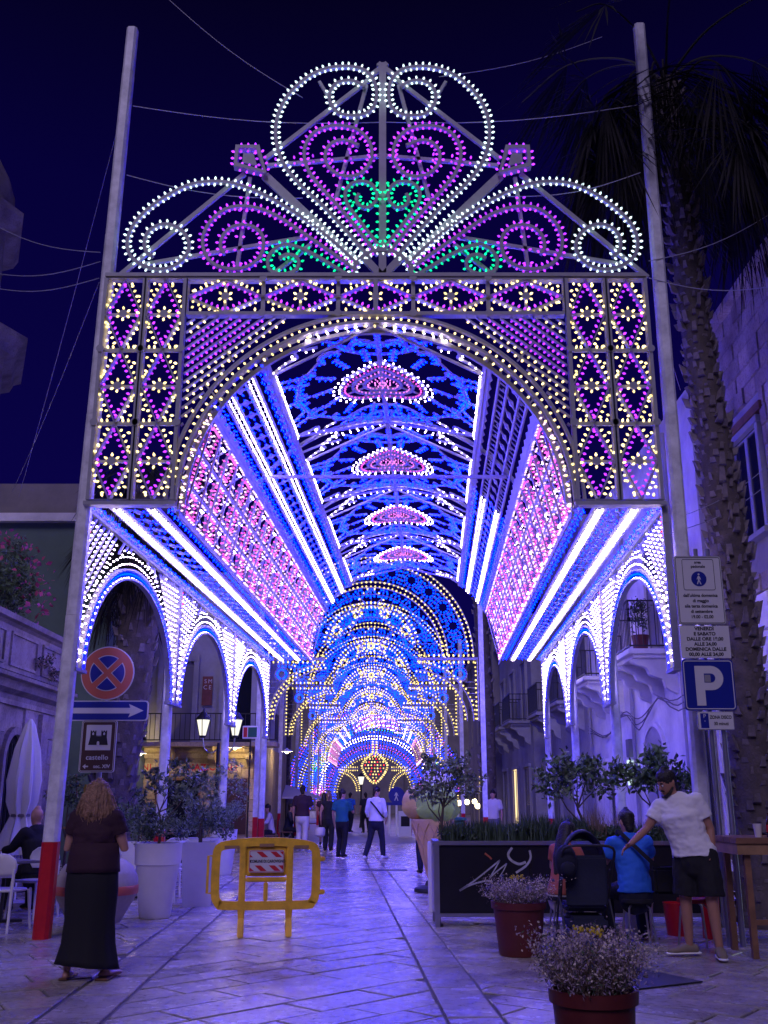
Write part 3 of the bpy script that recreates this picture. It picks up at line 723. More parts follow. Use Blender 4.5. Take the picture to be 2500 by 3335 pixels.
# ------------------------------------------------------------------ poles
def pole(x, y, h, lab, wd=.15, red=1.0, lean=0., stem='support_pole', group=None):
    t = thing(stem, (x, y, 0), lab, 'pole', group=group); tp = V((x+lean, y, h))
    def seg(z0, z1, w0, m, nm):
        a = V((x, y, 0)).lerp(tp, z0/h); b = V((x, y, 0)).lerp(tp, z1/h)
        mb = MB(); c = .25*w0
        sec = [(-.5, -.5+.2), (-.5+.2, -.5), (.5-.2, -.5), (.5, -.5+.2), (.5, .5-.2), (.5-.2, .5), (-.5+.2, .5), (-.5, .5-.2)]
        mb.q([a+V((p*w0, q*w0, 0)) for p, q in sec]+[b+V((p*w0, q*w0, 0)) for p, q in sec], [tuple(range(7, -1, -1)), tuple(range(8, 16))]+[(i, (i+1) % 8, 8+(i+1) % 8, 8+i) for i in range(8)])
        mb.build(nm, m, t)
    seg(0, red, wd*1.06, 'pole_red', 'red_base'); z = red; k = 0
    while z < h-.01:
        z2 = min(h, z+2.6); seg(z+.004, z2, wd*(1-.03*k), 'pole_white', 'shaft'); z = z2; k += 1
    return t
pole(-3.80, F0+.06, 12.2, 'tall white mast with red foot beside the woman in the plum top', .17, 1.02, .16, 'tall_mast', 'masts of the front gate')
pole(3.66, F0+.10, 12.3, 'tall white mast behind the parking signs', .17, 1.02, .05, 'tall_mast', 'masts of the front gate')
for k in (1, 2, 3):
    for sd, nm in ((-1, 'left'), (1, 'right')):
        x = axis(k*BAY)+sd*(SX+.09)
        pole(x, F0+k*BAY+(.0 if k < 3 else .2), 5.0, f'white pole with red foot on the {nm}, ' + ('first', 'second', 'third')[k-1] + ' behind the front mast', .15, 1.0, 0, 'support_pole', 'poles carrying the light gallery')

# ------------------------------------------------------------------ free-standing arches farther down the street
def street_arch(t, x0, Y):
    zb = 5.35; hw = 3.02; ri = 2.02; ro = 2.92
    s = Sheet(t, lambda a, b: V((x0+a, Y, b)), NF)
    o = lambda r: circ((0, zb), r, 0, PI, 44)
    for r in (ro, ro-.17, ri, ri+.17): s.line(o(r), .03, .05, 'arch_bar')
    for r in (ro-.085, ri+.085): s.dots(o(r), .13, 'A', .06, (1, -1), face=True)
    for k in range(13):
        an = PI*(k+.5)/13; c = ((ri+.44)*math.cos(an)*1.02, zb+(ri+.44)*math.sin(an)*1.02); q = circ(c, .21, 0, 2*PI, 14)
        s.line(q[:-1], .014, .02, part=False, closed=True); s.dots(q, .12, 'D', .03, (1, -1), .5)
        an2 = PI*(k+1)/13; q = [((ri+.2)*math.cos(an2), zb+(ri+.2)*math.sin(an2)), ((ro-.2)*math.cos(an2), zb+(ro-.2)*math.sin(an2))]; s.line(q, .014, .02, part=False); s.dots(q, .12, 'D', .03)
    # lace inside the inner arch: swags, rays and a hanging chandelier
    for r, c in ((1.62, 'D'), (1.30, 'A'), (.95, 'D')):
        q = circ((0, zb+.2), r, RAD(8), RAD(172), 30); s.line(q, .014, .02, part=False); s.dots(q, .12, c, .035)
    for k in range(15):
        an = PI*(k+1)/16; p, q = (.9*math.cos(an), zb+.2+.9*math.sin(an)), (1.95*math.cos(an), zb+1.98*math.sin(an)); s.line([p, q], .012, .015, part=False); s.dots([p, q], .19, 'D', .05)
        c = (1.80*math.cos(an), zb+.05+1.78*math.sin(an)); s.dots(circ(c, .13, 0, 2*PI, 10), .13, 'D', 0, (1,), face=True)
    for k in range(9):
        an = PI*(k+.5)/9; c = (1.12*math.cos(an), zb+.2+1.12*math.sin(an)); q = circ(c, .17, 0, 2*PI, 10); s.line(q[:-1], .012, .015, part=False, closed=True); s.dots(q, .12, 'A' if k % 2 else 'D', .02, (1,))
    ch = [(.0, 1.98), (.12, 1.85), (.30, 1.70), (.18, 1.55), (.34, 1.25), (.46, .95), (.62, .72), (.40, .55), (.26, .36), (.34, .18), (.16, .02), (.0, -.12)]
    for sd in (1, -1):
        q = spl([(sd*a, zb+b) for a, b in ch], 3); s.line(q, .025, .03, 'chandelier_bar'); s.dots(q, .17, 'A', .03, (sd,))
        
    s.dots(circ((0, zb+.32), .14, 0, 2*PI, 10), .085, 'A', .02, (1, -1)); s.plate(circ((0, zb+.32), .1, 0, 2*PI, 8)[:-1], .02, 'boss')
    for sd in (1, -1):
        q = [(sd*1.3, zb-.05), (sd*hw, zb-.05)]; s.line(q, .07, .08, 'shoulder_beam'); s.dots(q, .14, 'A', .06)
        q = [(sd*hw, zb), (sd*hw, zb-1.78)]; s.line(q, .035, .05, 'side_bar'); s.dots([(sd*(hw-.06), zb-.1), (sd*(hw-.06), zb-1.75)], .12, 'A', 0, (1,), face=True)
        for r in (1.60, 1.42): 
            q = [(sd*(hw-.32+ (r-1.42)*0 - 1.42 + r*math.cos(a)), zb-1.78+r*math.sin(a)) for a in (PI/2*i/14 for i in range(15))]; s.line(q, .028, .05, 'bracket_bar'); s.dots(q, .12, 'A', -.05 if r > 1.5 else .05, (1,), face=True)
        c = (sd*(hw-.50), zb-.48); q = circ(c, .20, 0, 2*PI, 14); s.line(q[:-1], .03, .04, 'ring', closed=True); s.dots(q, .085, 'D', .04, (1,))
        q = spl([(sd*(hw-1.5), zb-.18), (sd*(hw-1.0), zb-.34), (sd*(hw-.72), zb-.22), (sd*(hw-.35), zb-.2)], 4); s.line(q, .025, .03, 'scroll'); s.dots(q, .10, 'D', .03)
        for j in range(6): 
            q = [(sd*(hw-.08), zb-.7-.16*j), (sd*(hw-.36+.03*j), zb-.7-.16*j)]; s.line(q, .012, .015, part=False)
    s.done(0, T_NEAR, 1.15)
    for sd in (1, -1):
        for m, z0, z1, nm in (('pole_red', 0, 1.0, 'red_base'), ('pole_white', 1.004, zb+1.6, 'shaft')):
            MB().box((x0+sd*(hw+.12), Y+.05, (z0+z1)/2), (.13, .13, z1-z0)).build(nm, m, t)
arch_x = lambda Y: -.07-.0106*Y
t0 = thing('street_arch', (arch_x(28.3), 28.3, 0), 'nearest free-standing arch of yellow and blue bulbs behind the gallery', 'light arch', group='free-standing light arches'); street_arch(t0, arch_x(28.3), 28.3)
for Y, lb in ((35.3, 'second'), (43., 'third'), (51.5, 'fourth'), (60., 'fifth')):
    c = copy_tree(t0); c.location = (arch_x(Y), Y, 0); WM[c.name] = Matrix.Translation(c.location); c['label'] = lb + ' free-standing arch of yellow and blue bulbs behind the gallery'
# ------------------------------------------------------------------ second gallery far down the street
fx, fy, fl_ = -.55, 66.0, 13.0
t = thing('far_gallery', (fx, fy, 0), 'distant light gallery with pink lattice and blue and white strips at the street end', 'light gallery')
def fmap(a, b): th = a/3.1; return V((fx+3.1*math.sin(th), fy+b, 3.7+3.1*math.cos(th)))
fs_ = Sheet(t, fmap, lambda a, b: V((-math.sin(a/3.1), 0, -math.cos(a/3.1))))
for sd in (1, -1):
    a0, a1 = sorted((sd*3.1*RAD(88), sd*3.1*RAD(58))); check_panel(fs_, a0, a1, fl_, 3, step=.62, dens=.8)
    a0, a1 = sorted((sd*3.1*RAD(57), sd*3.1*RAD(36))); strip_panel(fs_, a0, a1, fl_, sp=.14)
for r in range(9):
    for k in range(16): fs_.dots(circ((-1.5+r*.37, .5+k*.8), .22, 0, 2*PI, 8), .2, ('B', 'K', 'W', 'B', 'P')[(r+k) % 5], 0, (1,), face=True)
fs_.b = [(p_, d_, 'D' if c_ == 'B' else 'L' if c_ == 'W' and i_ % 2 else c_) for i_, (p_, d_, c_) in enumerate(fs_.b)]
fs_.done(0, T_NEAR, 1.0)
s2 = Sheet(t, lambda a, b: V((fx+a, fy-.1, b)), NF)
for r in (3.15, 3.4): s2.line(circ((0, 3.7), r, 0, PI, 40), .05, .05, 'arch_bar'); s2.dots(circ((0, 3.7), r, 0, PI, 40), .16, 'Y', .05)
for sd in (1, -1):
    for a in (3.3, 3.7, 4.1): s2.line([(sd*a, 1.2), (sd*a, 5.2)], .05, .05, 'side_bar'); s2.dots([(sd*a, 1.4), (sd*a, 5.2)], .14, 'W' if a != 3.7 else 'B', .05)
    for k in range(4):
        q = circ((sd*3.7, 1.9+k*.85), .32, 0, 2*PI, 14); s2.line(q[:-1], .03, .04, 'ring', closed=True); s2.dots(q, .12, ('P', 'B', 'G', 'B')[k], .05); s2.dots(circ((sd*3.7, 1.9+k*.85), .17, 0, 2*PI, 12), .12, ('P', 'B', 'W', 'P')[k], .03)
s2.b = [(p_, d_, {'B': 'D', 'W': 'A'}.get(c_, c_)) for p_, d_, c_ in s2.b]
s2.done(0, T_NEAR, 1.2)
for sd in (1, -1):
    MB().box((fx+sd*3.3, fy, .6), (.16, .16, 1.2)).build('leg', 'pole_white', t)
# last arch with the golden pendant
t = thing('pendant_arch', (fx-.2, 82., 0), 'last multicoloured light arch with a golden heart-shaped pendant hanging in its opening', 'light arch')
s = Sheet(t, lambda a, b: V((fx-.2+a, 82., b)), NF)
for r, c in ((3.1, 'A'), (3.45, 'D'), (3.8, 'P'), (4.15, 'D'), (4.5, 'W'), (4.85, 'D'), (5.2, 'G'), (5.6, 'D'), (6.0, 'A'), (6.4, 'D'), (6.8, 'P')):
    q = circ((0, 1.7), r, RAD(2), RAD(178), 44); s.line(q, .06, .06, 'arch_bar'); s.dots(q, .22, c, .07); s.dots(circ((0, 1.7), r+.17, RAD(2), RAD(178), 44), .26, 'D', .05)
for sd in (1, -1):
    for i, a in enumerate((3.2, 3.6, 4.0, 4.5, 5.0, 5.5, 6.0, 6.5)): s.line([(sd*a, .5), (sd*a, 1.75)], .06, .06, 'side_bar'); s.dots([(sd*a, .6), (sd*a, 1.75)], .2, ('D', 'A', 'D', 'K', 'D', 'W', 'D', 'A')[i], .07)
    q = [(sd*1.3, 3.75), (sd*2.7, 3.75)]; s.line(q, .08, .08, 'shoulder_beam'); s.dots(q, .17, 'A', .08)
    q = circ((sd*2.9, 2.0), 1.6, PI/2 if sd > 0 else 0, PI if sd > 0 else PI/2, 14); s.line(q, .05, .05, 'bracket_bar'); s.dots(q, .15, 'A', .07)
q = spl([(0, 4.95), (.5, 4.6), (.95, 4.05), (.8, 3.55), (.45, 3.05), (0, 2.7), (-.45, 3.05), (-.8, 3.55), (-.95, 4.05), (-.5, 4.6)], 4, True); s.line(q, .05, .05, 'pendant_rim', closed=True)
s.done(0, T_NEAR, 1.6); s = Sheet(t, s.f, NF)
for k in range(9):
    rr = [.12, .5, .78, .88, .82, .66, .46, .26, .1][k]; z = 4.75-.24*k
    for j in range(max(2, int(rr*9))): a = -rr+2*rr*(j+.5)/max(2, int(rr*9)); s.dot(a, z, 'A' if (j+k) % 3 else 'R', lift=.06)
s.dots(q+[q[0]], .16, 'A', .0, (1,), lift=.06)
s.line([(0, 4.95), (0, 6.2)], .05, .05, 'pendant_rod'); s.dots([(0, 4.95), (0, 6.2)], .2, 'A', .08)
s.done(0, T_NEAR, 2.6)
for sd in (1, -1): MB().box((fx-.2+sd*4.9, 82.1, .25), (3.6, .2, .5)).build('plinth', 'pole_white', t)

# ------------------------------------------------------------------ guy wires
WI = [(at(540, -10, F0+1), at(985, 318, F0+.1), 'thin wire slanting down from the sky behind the crest, upper left'), (at(432, 345, F0), at(1250, 398, F0+.1), 'thin wire from the left mast into the middle of the crest'),
      (at(1250, 398, F0+.1), at(2088, 340, F0), 'thin wire from the right mast into the middle of the crest'), (at(412, 570, F0), at(985, 645, F0+.1), 'thin wire from the left mast to the left shoulder of the crest'),
      (at(1650, 640, F0+.1), at(2085, 562, F0), 'thin wire from the right mast to the right shoulder of the crest'), (at(-20, 732, 14), at(326, 822, F0), 'topmost wire leaving the left mast toward the church'),
      (at(-20, 890, 14), at(326, 852, F0), 'middle wire leaving the left mast toward the church'), (at(-20, 938, 14), at(322, 906, F0), 'lowest wire leaving the left mast toward the church'),
      (at(405, 330, F0), at(60, 1620, 17), 'long thin wire dropping from the left mast to the green house'), (at(322, 920, F0), at(40, 1600, 18), 'steep wire dropping from the left mast beside the panel'),
      (at(2112, 850, F0), at(2520, 690, 12), 'upper wire from the right mast to the palm side'), (at(2112, 905, F0), at(2520, 932, 12), 'lower wire from the right mast to the palm side'),
      (at(2165, 1700, F0), at(2520, 1500, 14), 'wire from the right mast up to the old window'), (at(2170, 1740, F0), at(2520, 1560, 14), 'wire just below from the right mast to the old window'),
      (at(1430, 250, F0), at(1960, 120, F0+2), 'thin wire from the top right of the crest to the palm'), (at(2130, 940, F0), at(2215, 1270, 16), 'wire dropping from the right mast to the white gable')]
for a, b, lb in WI:
    pts = [a.lerp(b, i/10) - V((0, 0, .12*math.sin(PI*i/10))) for i in range(11)]
    tag(MB().tube(pts, .006, 4).build('guy_wire', 'wire', fix=False), lb, 'wire', 'guy wires')
# ================================================================== BUILDINGS
def blocks(parent, O, U, N, Wd, z0, z1, ch, bw, m, holes=(), seed=1, dep=.05, gap=.012, name='stone_block', jit=.012):
    """ashlar blocks laid on a wall: O corner (x,y), U unit along, N outward; holes (u0,u1,z0,z1)"""
    r = random.Random(seed); z = z0; U = V((*U, 0)); N = V((*N, 0)); O = V((*O, 0))
    while z < z1-.05:
        h = min(ch*r.uniform(.9, 1.1), z1-z); u = -r.uniform(0, bw)
        if z1-z-h < .1: h = z1-z
        while u < Wd:
            L = bw*r.uniform(.7, 1.35); a, b = max(u, 0), min(u+L, Wd); u += L
            segs = [(a, b)]
            for (h0, h1, k0, k1) in holes:
                if k0 < z+h-.01 and k1 > z+.01:
                    segs = [q for s_ in segs for q in ((s_[0], min(s_[1], h0)), (max(s_[0], h1), s_[1])) if q[1]-q[0] > .04]
            for (p, q) in segs:
                if q-p < .05: continue
                d = dep + r.uniform(-jit, jit); mb = MB(); e_ = gap/2; ch_ = .008
                f = lambda uu, nn, zz: O + U*uu + N*nn + V((0, 0, zz))
                ps = [f(p+e_, 0, z+e_), f(q-e_, 0, z+e_), f(q-e_, 0, z+h-e_), f(p+e_, 0, z+h-e_)]
                pt = [f(p+e_+ch_, d, z+e_+ch_), f(q-e_-ch_, d, z+e_+ch_), f(q-e_-ch_, d, z+h-e_-ch_), f(p+e_+ch_, d, z+h-e_-ch_)]
                mb.q(ps+pt, [(4, 5, 6, 7)]+[(i, (i+1) % 4, 4+(i+1) % 4, 4+i) for i in range(4)]); mb.build(name, m, parent)
        z += h
def mould(parent, path, prof, m, name='cornice', up=(0, 0, 1)):
    """profile (out, z) swept along a horizontal polyline; out is to the right of the direction"""
    mb = MB(); n = len(prof); ring = []
    for i, p in enumerate(path):
        p = V(p); a = V(path[max(i-1, 0)]); b = V(path[min(i+1, len(path)-1)]); t = (b-a).normalized(); s_ = t.cross(V(up)).normalized()
        ring += [p + s_*o + V((0, 0, z)) for o, z in prof]
    fc = [(i*n+k, i*n+(k+1) % n, (i+1)*n+(k+1) % n, (i+1)*n+k) for i in range(len(path)-1) for k in range(n)]
    fc += [tuple(range(n)), tuple((len(path)-1)*n+k for k in range(n-1, -1, -1))]
    mb.q(ring, fc); return mb.build(name, m, parent)
CORN = [(0, -.25), (.06, -.25), (.08, -.16), (.16, -.12), (.18, -.04), (.26, 0), (.26, .06), (0, .08)]
def railing(parent, pts, h, m='iron', step=.12):
    """each baluster is a part; rails follow the polyline"""
    for z in (.06, h): MB().sweep([V(p)+V((0, 0, z)) for p in pts], .035, .03, (0, 0, 1)).build('hand_rail' if z > .5 else 'bottom_rail', m, parent, fix=False)
    for a, b in zip(pts[:-1], pts[1:]):
        a, b = V(a), V(b); L = (b-a).length; n = max(1, int(L/step))
        for k in range(n+1):
            p = a.lerp(b, k/n); MB().box(p+V((0, 0, h/2+.03)), (.016, .016, h-.06)).build('baluster', m, parent)
def opening(parent, x, y0, y1, z0, z1, sgn, kind='door', fr='plaster', pane='glass_dark', arch=False):
    """door or window in a wall facing sgn*x: surround proud of the wall, leaves set in it"""
    w_ = .11; o = sgn
    d = MB().box((x+o*.012, (y0+y1)/2, (z0+z1)/2), (.02, y1-y0, z1-z0)).build(kind, pane, parent)
    for yy in (y0-w_/2, y1+w_/2): MB().box((x+o*.045, yy, (z0+z1)/2), (.09, w_, z1-z0)).build('jamb', fr, parent)
    MB().box((x+o*.055, (y0+y1)/2, z1+w_/2+.002), (.11, y1-y0+2*w_+.06, w_)).build('lintel', fr, parent)
    for k in (0, 1):
        ya, yb = y0+(y1-y0)*k/2+.03, y0+(y1-y0)*(k+1)/2-.03
        mb = MB(); mb.sweep([V((x+o*.03, ya, z0+.05)), V((x+o*.03, yb, z0+.05)), V((x+o*.03, yb, z1-.05)), V((x+o*.03, ya, z1-.05))], .06, .02, (o, 0, 0), True); mb.build('sash', 'shutter_grey' if kind == 'door' else 'frame', d)
    if kind == 'window': MB().box((x+o*.08, (y0+y1)/2, z0-.05), (.16, y1-y0+.3, .08)).build('sill', fr, parent)
    return d

# ---- white house on the right
XW = 5.7
wb = thing('white_house', (XW, 17.3, 0), 'white plastered house with two iron balconies behind the right arcade', 'building')
MB().b2((XW, 17.3, 0), (13, 28.0, 8.9)).build('wall', 'plaster', wb)
mould(wb, [(XW, 28.0, 8.85), (XW, 17.3, 8.85)], [(0, -.3), (-.08, -.3), (-.1, -.1), (-.2, 0), (-.2, .08), (0, .08)], 'plaster')
mould(wb, [(XW, 28.0, 4.1), (XW, 17.3, 4.1)], [(0, -.06), (-.06, -.06), (-.06, .06), (0, .08)], 'plaster', 'string_course')
def balcony(parent, x, y0, y1, z, out, rail=.95, br=3, m='plaster', sgn=-1):
    xo = x+sgn*out; f = MB(); f.b2((x, y0, z-.10), (xo, y1, z)); f.b2((x, y0+.06, z-.18), (xo-sgn*.1, y1-.06, z-.101)); sl = f.build('balcony_slab', m, parent, bevel=.01)
    n = br
    for k in range(n):
        yy = y0+.2+(y1-y0-.4)*k/(n-1); mb = MB()
        pr = spl([(0, -.18), (out*.85, -.18), (out*.86, -.28), (out*.62, -.36), (out*.55, -.50), (out*.30, -.58), (out*.24, -.74), (0, -.86)], 3)
        mb.prism([(sgn*a, b) for a, b in pr], (0, .16, 0), lambda a, b: V((x+a, yy-.08, z+b))); mb.build('bracket', m, sl)
    railing(parent, [(x, y0+.05, z), (xo-sgn*.06, y0+.05, z), (xo-sgn*.06, y1-.05, z), (x, y1-.05, z)], rail, 'iron')
    return sl
balcony(wb, XW, 19.3, 21.7, 4.3, .95); balcony(wb, XW, 23.8, 26.3, 4.3, .95)
opening(wb, XW, 19.9, 21.1, 4.32, 6.6, -1, 'door', 'plaster', 'shutter_grey'); opening(wb, XW, 24.5, 25.6, 4.32, 6.6, -1, 'door', 'plaster', 'shutter_grey')
opening(wb, XW, 24.6, 25.7, 0, 2.35, -1, 'door', 'plaster', 'glass_dark')
opening(wb, XW, 17.55, 18.5, 0, 2.7, -1, 'door', 'palazzo', 'glass_dark')
nm_ = MB(); nm_.prism([(20.6, .8), (22.2, .8), (22.2, 2.3)]+[(21.4+.8*math.cos(a), 2.3+.65*math.sin(a)) for a in (PI*i/10 for i in range(1, 10))]+[(20.6, 2.3)], (.02, 0, 0), lambda a, b: V((XW-.025, a, b))); nm_.build('blind_arch', 'plaster_grey', wb)
nm_ = MB(); nm_.sweep([V((XW-.03, 20.55, .8)), V((XW-.03, 20.55, 2.3))]+[V((XW-.03, 21.4-.85*math.cos(a), 2.3+.7*math.sin(a))) for a in (PI*i/12 for i in range(1, 12))]+[V((XW-.03, 22.25, 2.3)), V((XW-.03, 22.25, .8))], .1, .06, (-1, 0, 0)); nm_.build('arch_surround', 'plaster', wb, fix=False)
MB().box((XW-.10, 23.1, 2.05), (.18, .30, .55)).build('lit_niche', 'shop_white', wb)
for yy in (27.7, 22.9, 18.9): MB().tube([(XW-.07, yy, 0), (XW-.07, yy, 8.6)], .045, 8).build('downpipe', 'plaster_grey', wb, smooth=True)
MB().b2((XW-.035, 18.75, 0), (XW-.001, 24.3, .75)).build('plinth', 'plaster_grey', wb)
for yy, zz in ((19.6, 1.7), (23.4, 2.6)): MB().box((XW-.06, yy, zz), (.12, .3, .4)).build('meter_box', 'shutter_grey', wb, bevel=.01)
for j in range(3):
    r_ = random.Random(j); pts = spl([(XW-.08, 17.4, 3.35+.12*j), (XW-.1, 19.2, 3.1+.1*j), (XW-.1, 20.6, 3.45), (XW-.1, 22.3, 2.95+.1*j), (XW-.1, 23.6, 3.35+.05*j), (XW-.1, 25.6, 3.0), (XW-.08, 27.9, 3.2+.1*j)], 5)
    tag(MB().tube([V(p)+V((0, 0, r_.uniform(-.03, .03))) for p in pts], .013, 5).build('facade_cable', 'cloth_grey', fix=False), ('thickest', 'middle', 'uppermost')[j] + ' sagging cable along the white house under its balconies', 'cable', 'cables on the white house')
pl_ = thing('balcony_plant', (5.1, 19.7, 4.31), 'small potted bush on the nearest balcony of the white house', 'plant')
MB().lathe([(.13, 0), (.18, .3)], 12, (5.1, 19.7, 4.31)).build('pot', 'burgundy', pl_)

# ---- old stone house at the right edge
XS = 5.95
sb = thing('stone_house', (XS, 10.5, 0), 'old rough stone house with a weathered window at the right edge', 'building')
MB().b2((XS, 10.4, 0), (13, 17.2, 9.5)).build('wall', 'plaster_grey', sb)
HOL = [(1.15, 2.65, 5.2, 7.5)]
blocks(sb, (XS, 17.2), (0, -1), (-1, 0), 5.2, 4.6, 9.5, .30, .52, 'masonry', HOL, 5, .05, .010, jit=.02)
blocks(sb, (XS, 17.2), (0, -1), (-1, 0), 5.2, 2.75, 4.6, .6, 1.1, 'plaster', [(0, 2.9, 2.75, 3.0)], 6, .03, .006, 'render_patch', .006)
MB().box((XS-.06, 14.6, 9.55), (.3, 5.4, .12)).build('coping', 'masonry', sb)
d = opening(sb, XS, 14.75, 15.85, 5.5, 7.2, -1, 'window', 'frame', 'glass_dark')
MB().box((XS-.03, 15.3, 7.42), (.14, 1.7, .14)).build('lintel_beam', 'wood', sb)
for y0, y1, nm in ((16.75, 17.15, 'pilaster'), (15.6, 15.95, 'pilaster')):
    MB().b2((XS-.12, y0, .9), (XS, y1, 2.7)).build(nm, 'plaster', sb); MB().b2((XS-.2, y0-.06, 0), (XS, y1+.06, .84)).build('plinth', 'plaster', sb, bevel=.02); MB().b2((XS-.16, y0-.03, .842), (XS, y1+.03, .898)).build('base_moulding', 'plaster', sb, bevel=.01)
opening(sb, XS, 16.05, 16.65, 0, 2.7, -1, 'door', 'plaster', 'wood')
opening(sb, XS, 13.3, 14.7, 0, 2.6, -1, 'door', 'plaster', 'shop_white')

# ---- dark houses farther down on the right
def far_house(y0, y1, x, h, m, lab, sgn, ny, bal=True, lit=False, zf=4.2):
    t = thing('town_house', (x, y0, 0), lab, 'building', group='houses along the far street'); o = -sgn
    MB().b2((x, y0, 0), (x+sgn*7, y1, h)).build('wall', m, t)
    n = ny
    for k in range(n):
        yc = y0+(y1-y0)*(k+.5)/n
        if bal: balcony(t, x, yc-1.1, yc+1.1, zf, .8, .95, 2, m, o)
        opening(t, x, yc-.55, yc+.55, zf+.02, zf+2.2, o, 'door', m, 'shutter_grey')
        opening(t, x, yc-.7, yc+.7, 0, 2.6, o, 'door', m, 'window_lit' if (lit and k % 2) else 'glass_dark')
        if h > 8: opening(t, x, yc-.5, yc+.5, zf+3.4, zf+5, o, 'window', m, 'shutter_grey')
    MB().b2((x+o*.25, y0, h-.02), (x-o*.1, y1, h+.22)).build('cornice', m, t)
    return t
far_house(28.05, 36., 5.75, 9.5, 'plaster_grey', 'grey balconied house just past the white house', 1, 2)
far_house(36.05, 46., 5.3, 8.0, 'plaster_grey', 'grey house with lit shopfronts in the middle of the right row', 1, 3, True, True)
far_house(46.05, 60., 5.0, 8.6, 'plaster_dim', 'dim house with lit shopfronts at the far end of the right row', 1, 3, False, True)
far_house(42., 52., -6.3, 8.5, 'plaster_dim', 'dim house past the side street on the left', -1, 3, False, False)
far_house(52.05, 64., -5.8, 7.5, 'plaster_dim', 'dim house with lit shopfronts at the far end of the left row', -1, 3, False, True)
# ---- old wall closing the street
rw = thing('old_castle_wall', (-.5, 100, 0), 'tall pale wall closing the street behind the last light arch', 'building')
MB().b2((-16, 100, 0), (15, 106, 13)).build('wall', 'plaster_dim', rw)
for x in (-9, -5, -1.6, 1.4, 5, 9): MB().b2((x-.5, 99.7, 0), (x+.5, 99.995, 12.6)).build('buttress', 'plaster_dim', rw)
MB().b2((-16.2, 99.5, 12.6), (15.2, 106, 13.2)).build('coping', 'plaster_grey', rw)

# ---- corner house with the shop lettering
vb = thing('corner_shop_house', (-3.6, 30, 0), 'honey stone corner house with red shop lettering and a long balcony', 'building')
YV = 30.0; XV = -3.62
MB().b2((-11.6, YV, 0), (XV, YV+8, 3.0)).build('ground_floor_wall', 'tufa', vb)
MB().b2((-11.6, YV+.03, 3.001), (XV-.03, YV+8, 8.2)).build('upper_wall', 'plaster_grey', vb)
holes = [(1.05, 1.75, 0, 2.15), (2.0, 3.25, 0, 1.95), (4.1, 5.3, 0, 2.15)]
blocks(vb, (XV, YV), (-1, 0), (0, -1), 7.9, 0, 2.62, .29, 1.3, 'tufa', [(.35, 1.05, .5, 2.05), (1.75, 2.95, .35, 2.02), (4.15, 4.9, 0, 2.2)]+[(.55, 4.2, 2.2, 2.5)], 9, .035, .016)
MB().b2((-7.9, YV-.03, 2.22), (XV-.55, YV-.001, 2.49)).build('name_band', 'tufa', vb)
text('NAZIONALI', .25, (-5.02, YV-.036, 2.36), vb, 'sign_red2', bold=.006, space=1.12); text('VINI', .25, (-7.05, YV-.036, 2.36), vb, 'sign_red2', bold=.006, space=1.12)
MB().lathe([(.05, 0), (.05, .03)], 10, (0, 0, 0)).build('boss', 'sign_brown', vb, local=True).location = (-2.5, -.05, 2.36)
# shop window, door, board
MB().b2((-6.57, YV-.02, .35), (-5.37, YV-.005, 2.0)).build('shop_window', 'glass_dark', vb)
for a, b in (((-6.62, YV-.07, .30), (-6.55, YV-.0, 2.06)), ((-5.39, YV-.07, .30), (-5.32, YV-.0, 2.06)), ((-6.549, YV-.07, 2.0), (-5.391, YV-.0, 2.06)), ((-6.549, YV-.07, .30), (-5.391, YV-.0, .36))): MB().b2(a, b).build('window_frame', 'wood', vb)
MB().b2((-4.66, YV-.02, .5), (-3.98, YV-.004, 2.04)).build('brown_shutter', 'sign_brown', vb)
MB().b2((-4.95, YV-.10, .95), (-4.72, YV-.04, 1.55)).build('menu_board', 'burgundy', vb)
bb = MB(); bb.b2((-8.2, YV-.95, 2.92), (XV+.55, YV, 3.04)); bb.build('balcony_slab', 'tufa', vb, bevel=.01)
mould(vb, [(XV, YV, 2.80), (-11.6, YV, 2.80)], [(0, -.18), (-.10, -.18), (-.12, -.05), (-.22, 0), (-.22, .1), (0, .1)], 'tufa')
for x in (-7.6, -6.2, -5.0, -3.9):
    pr = spl([(0, -.12), (.8, -.12), (.78, -.22), (.5, -.3), (.42, -.46), (.12, -.6), (0, -.75)], 3); mb = MB(); mb.prism([(a, b) for a, b in pr], (.2, 0, 0), lambda a, b, x=x: V((x-.1, YV-a, 3.04+b))); mb.build('bracket', 'tufa', vb)
railing(vb, [(-8.15, YV-.9, 3.04), (XV+.5, YV-.9, 3.04), (XV+.5, YV-.05, 3.04)], .8, 'iron', .14)
for x0, x1, mm in ((-6.6, -5.7, 'shutter_grey'), (-4.75, -3.95, 'glass_dark')):
    MB().b2((x0, YV-.03, 3.06), (x1, YV-.005, 5.3)).build('balcony_door', mm, vb)
    for a in (x0-.08, x1+.08): MB().b2((a-.08, YV-.08, 3.06), (a+.08, YV+.01, 5.45)).build('jamb', 'plaster_grey', vb)
    MB().b2((x0-.16, YV-.09, 5.455), (x1+.16, YV+.01, 5.65)).build('lintel', 'plaster_grey', vb)
MB().b2((-5.42, YV-.06, 4.15), (-5.12, YV-.02, 5.0)).build('faded_banner', 'faded_banner', vb)
for k, c_ in enumerate('SMCE'): text(c_, .17, (-5.33+.14*(k % 2), YV-.066, 4.85-.18*(k//2)), vb, 'sign_white')
sh = thing('roller_shutter', (-7.9, YV-.1, 0), 'red roller shutter lit from above on the left of the corner house', 'shutter')
for k in range(22): MB().box((-7.95, YV-.10, .05+.1*k), (1.2, .035, .088)).build('slat', 'red_shutter', sh)
MB().b2((-8.6, YV-.16, 2.25), (-7.3, YV-.02, 2.42)).build('shutter_box', 'shutter_grey', sh)
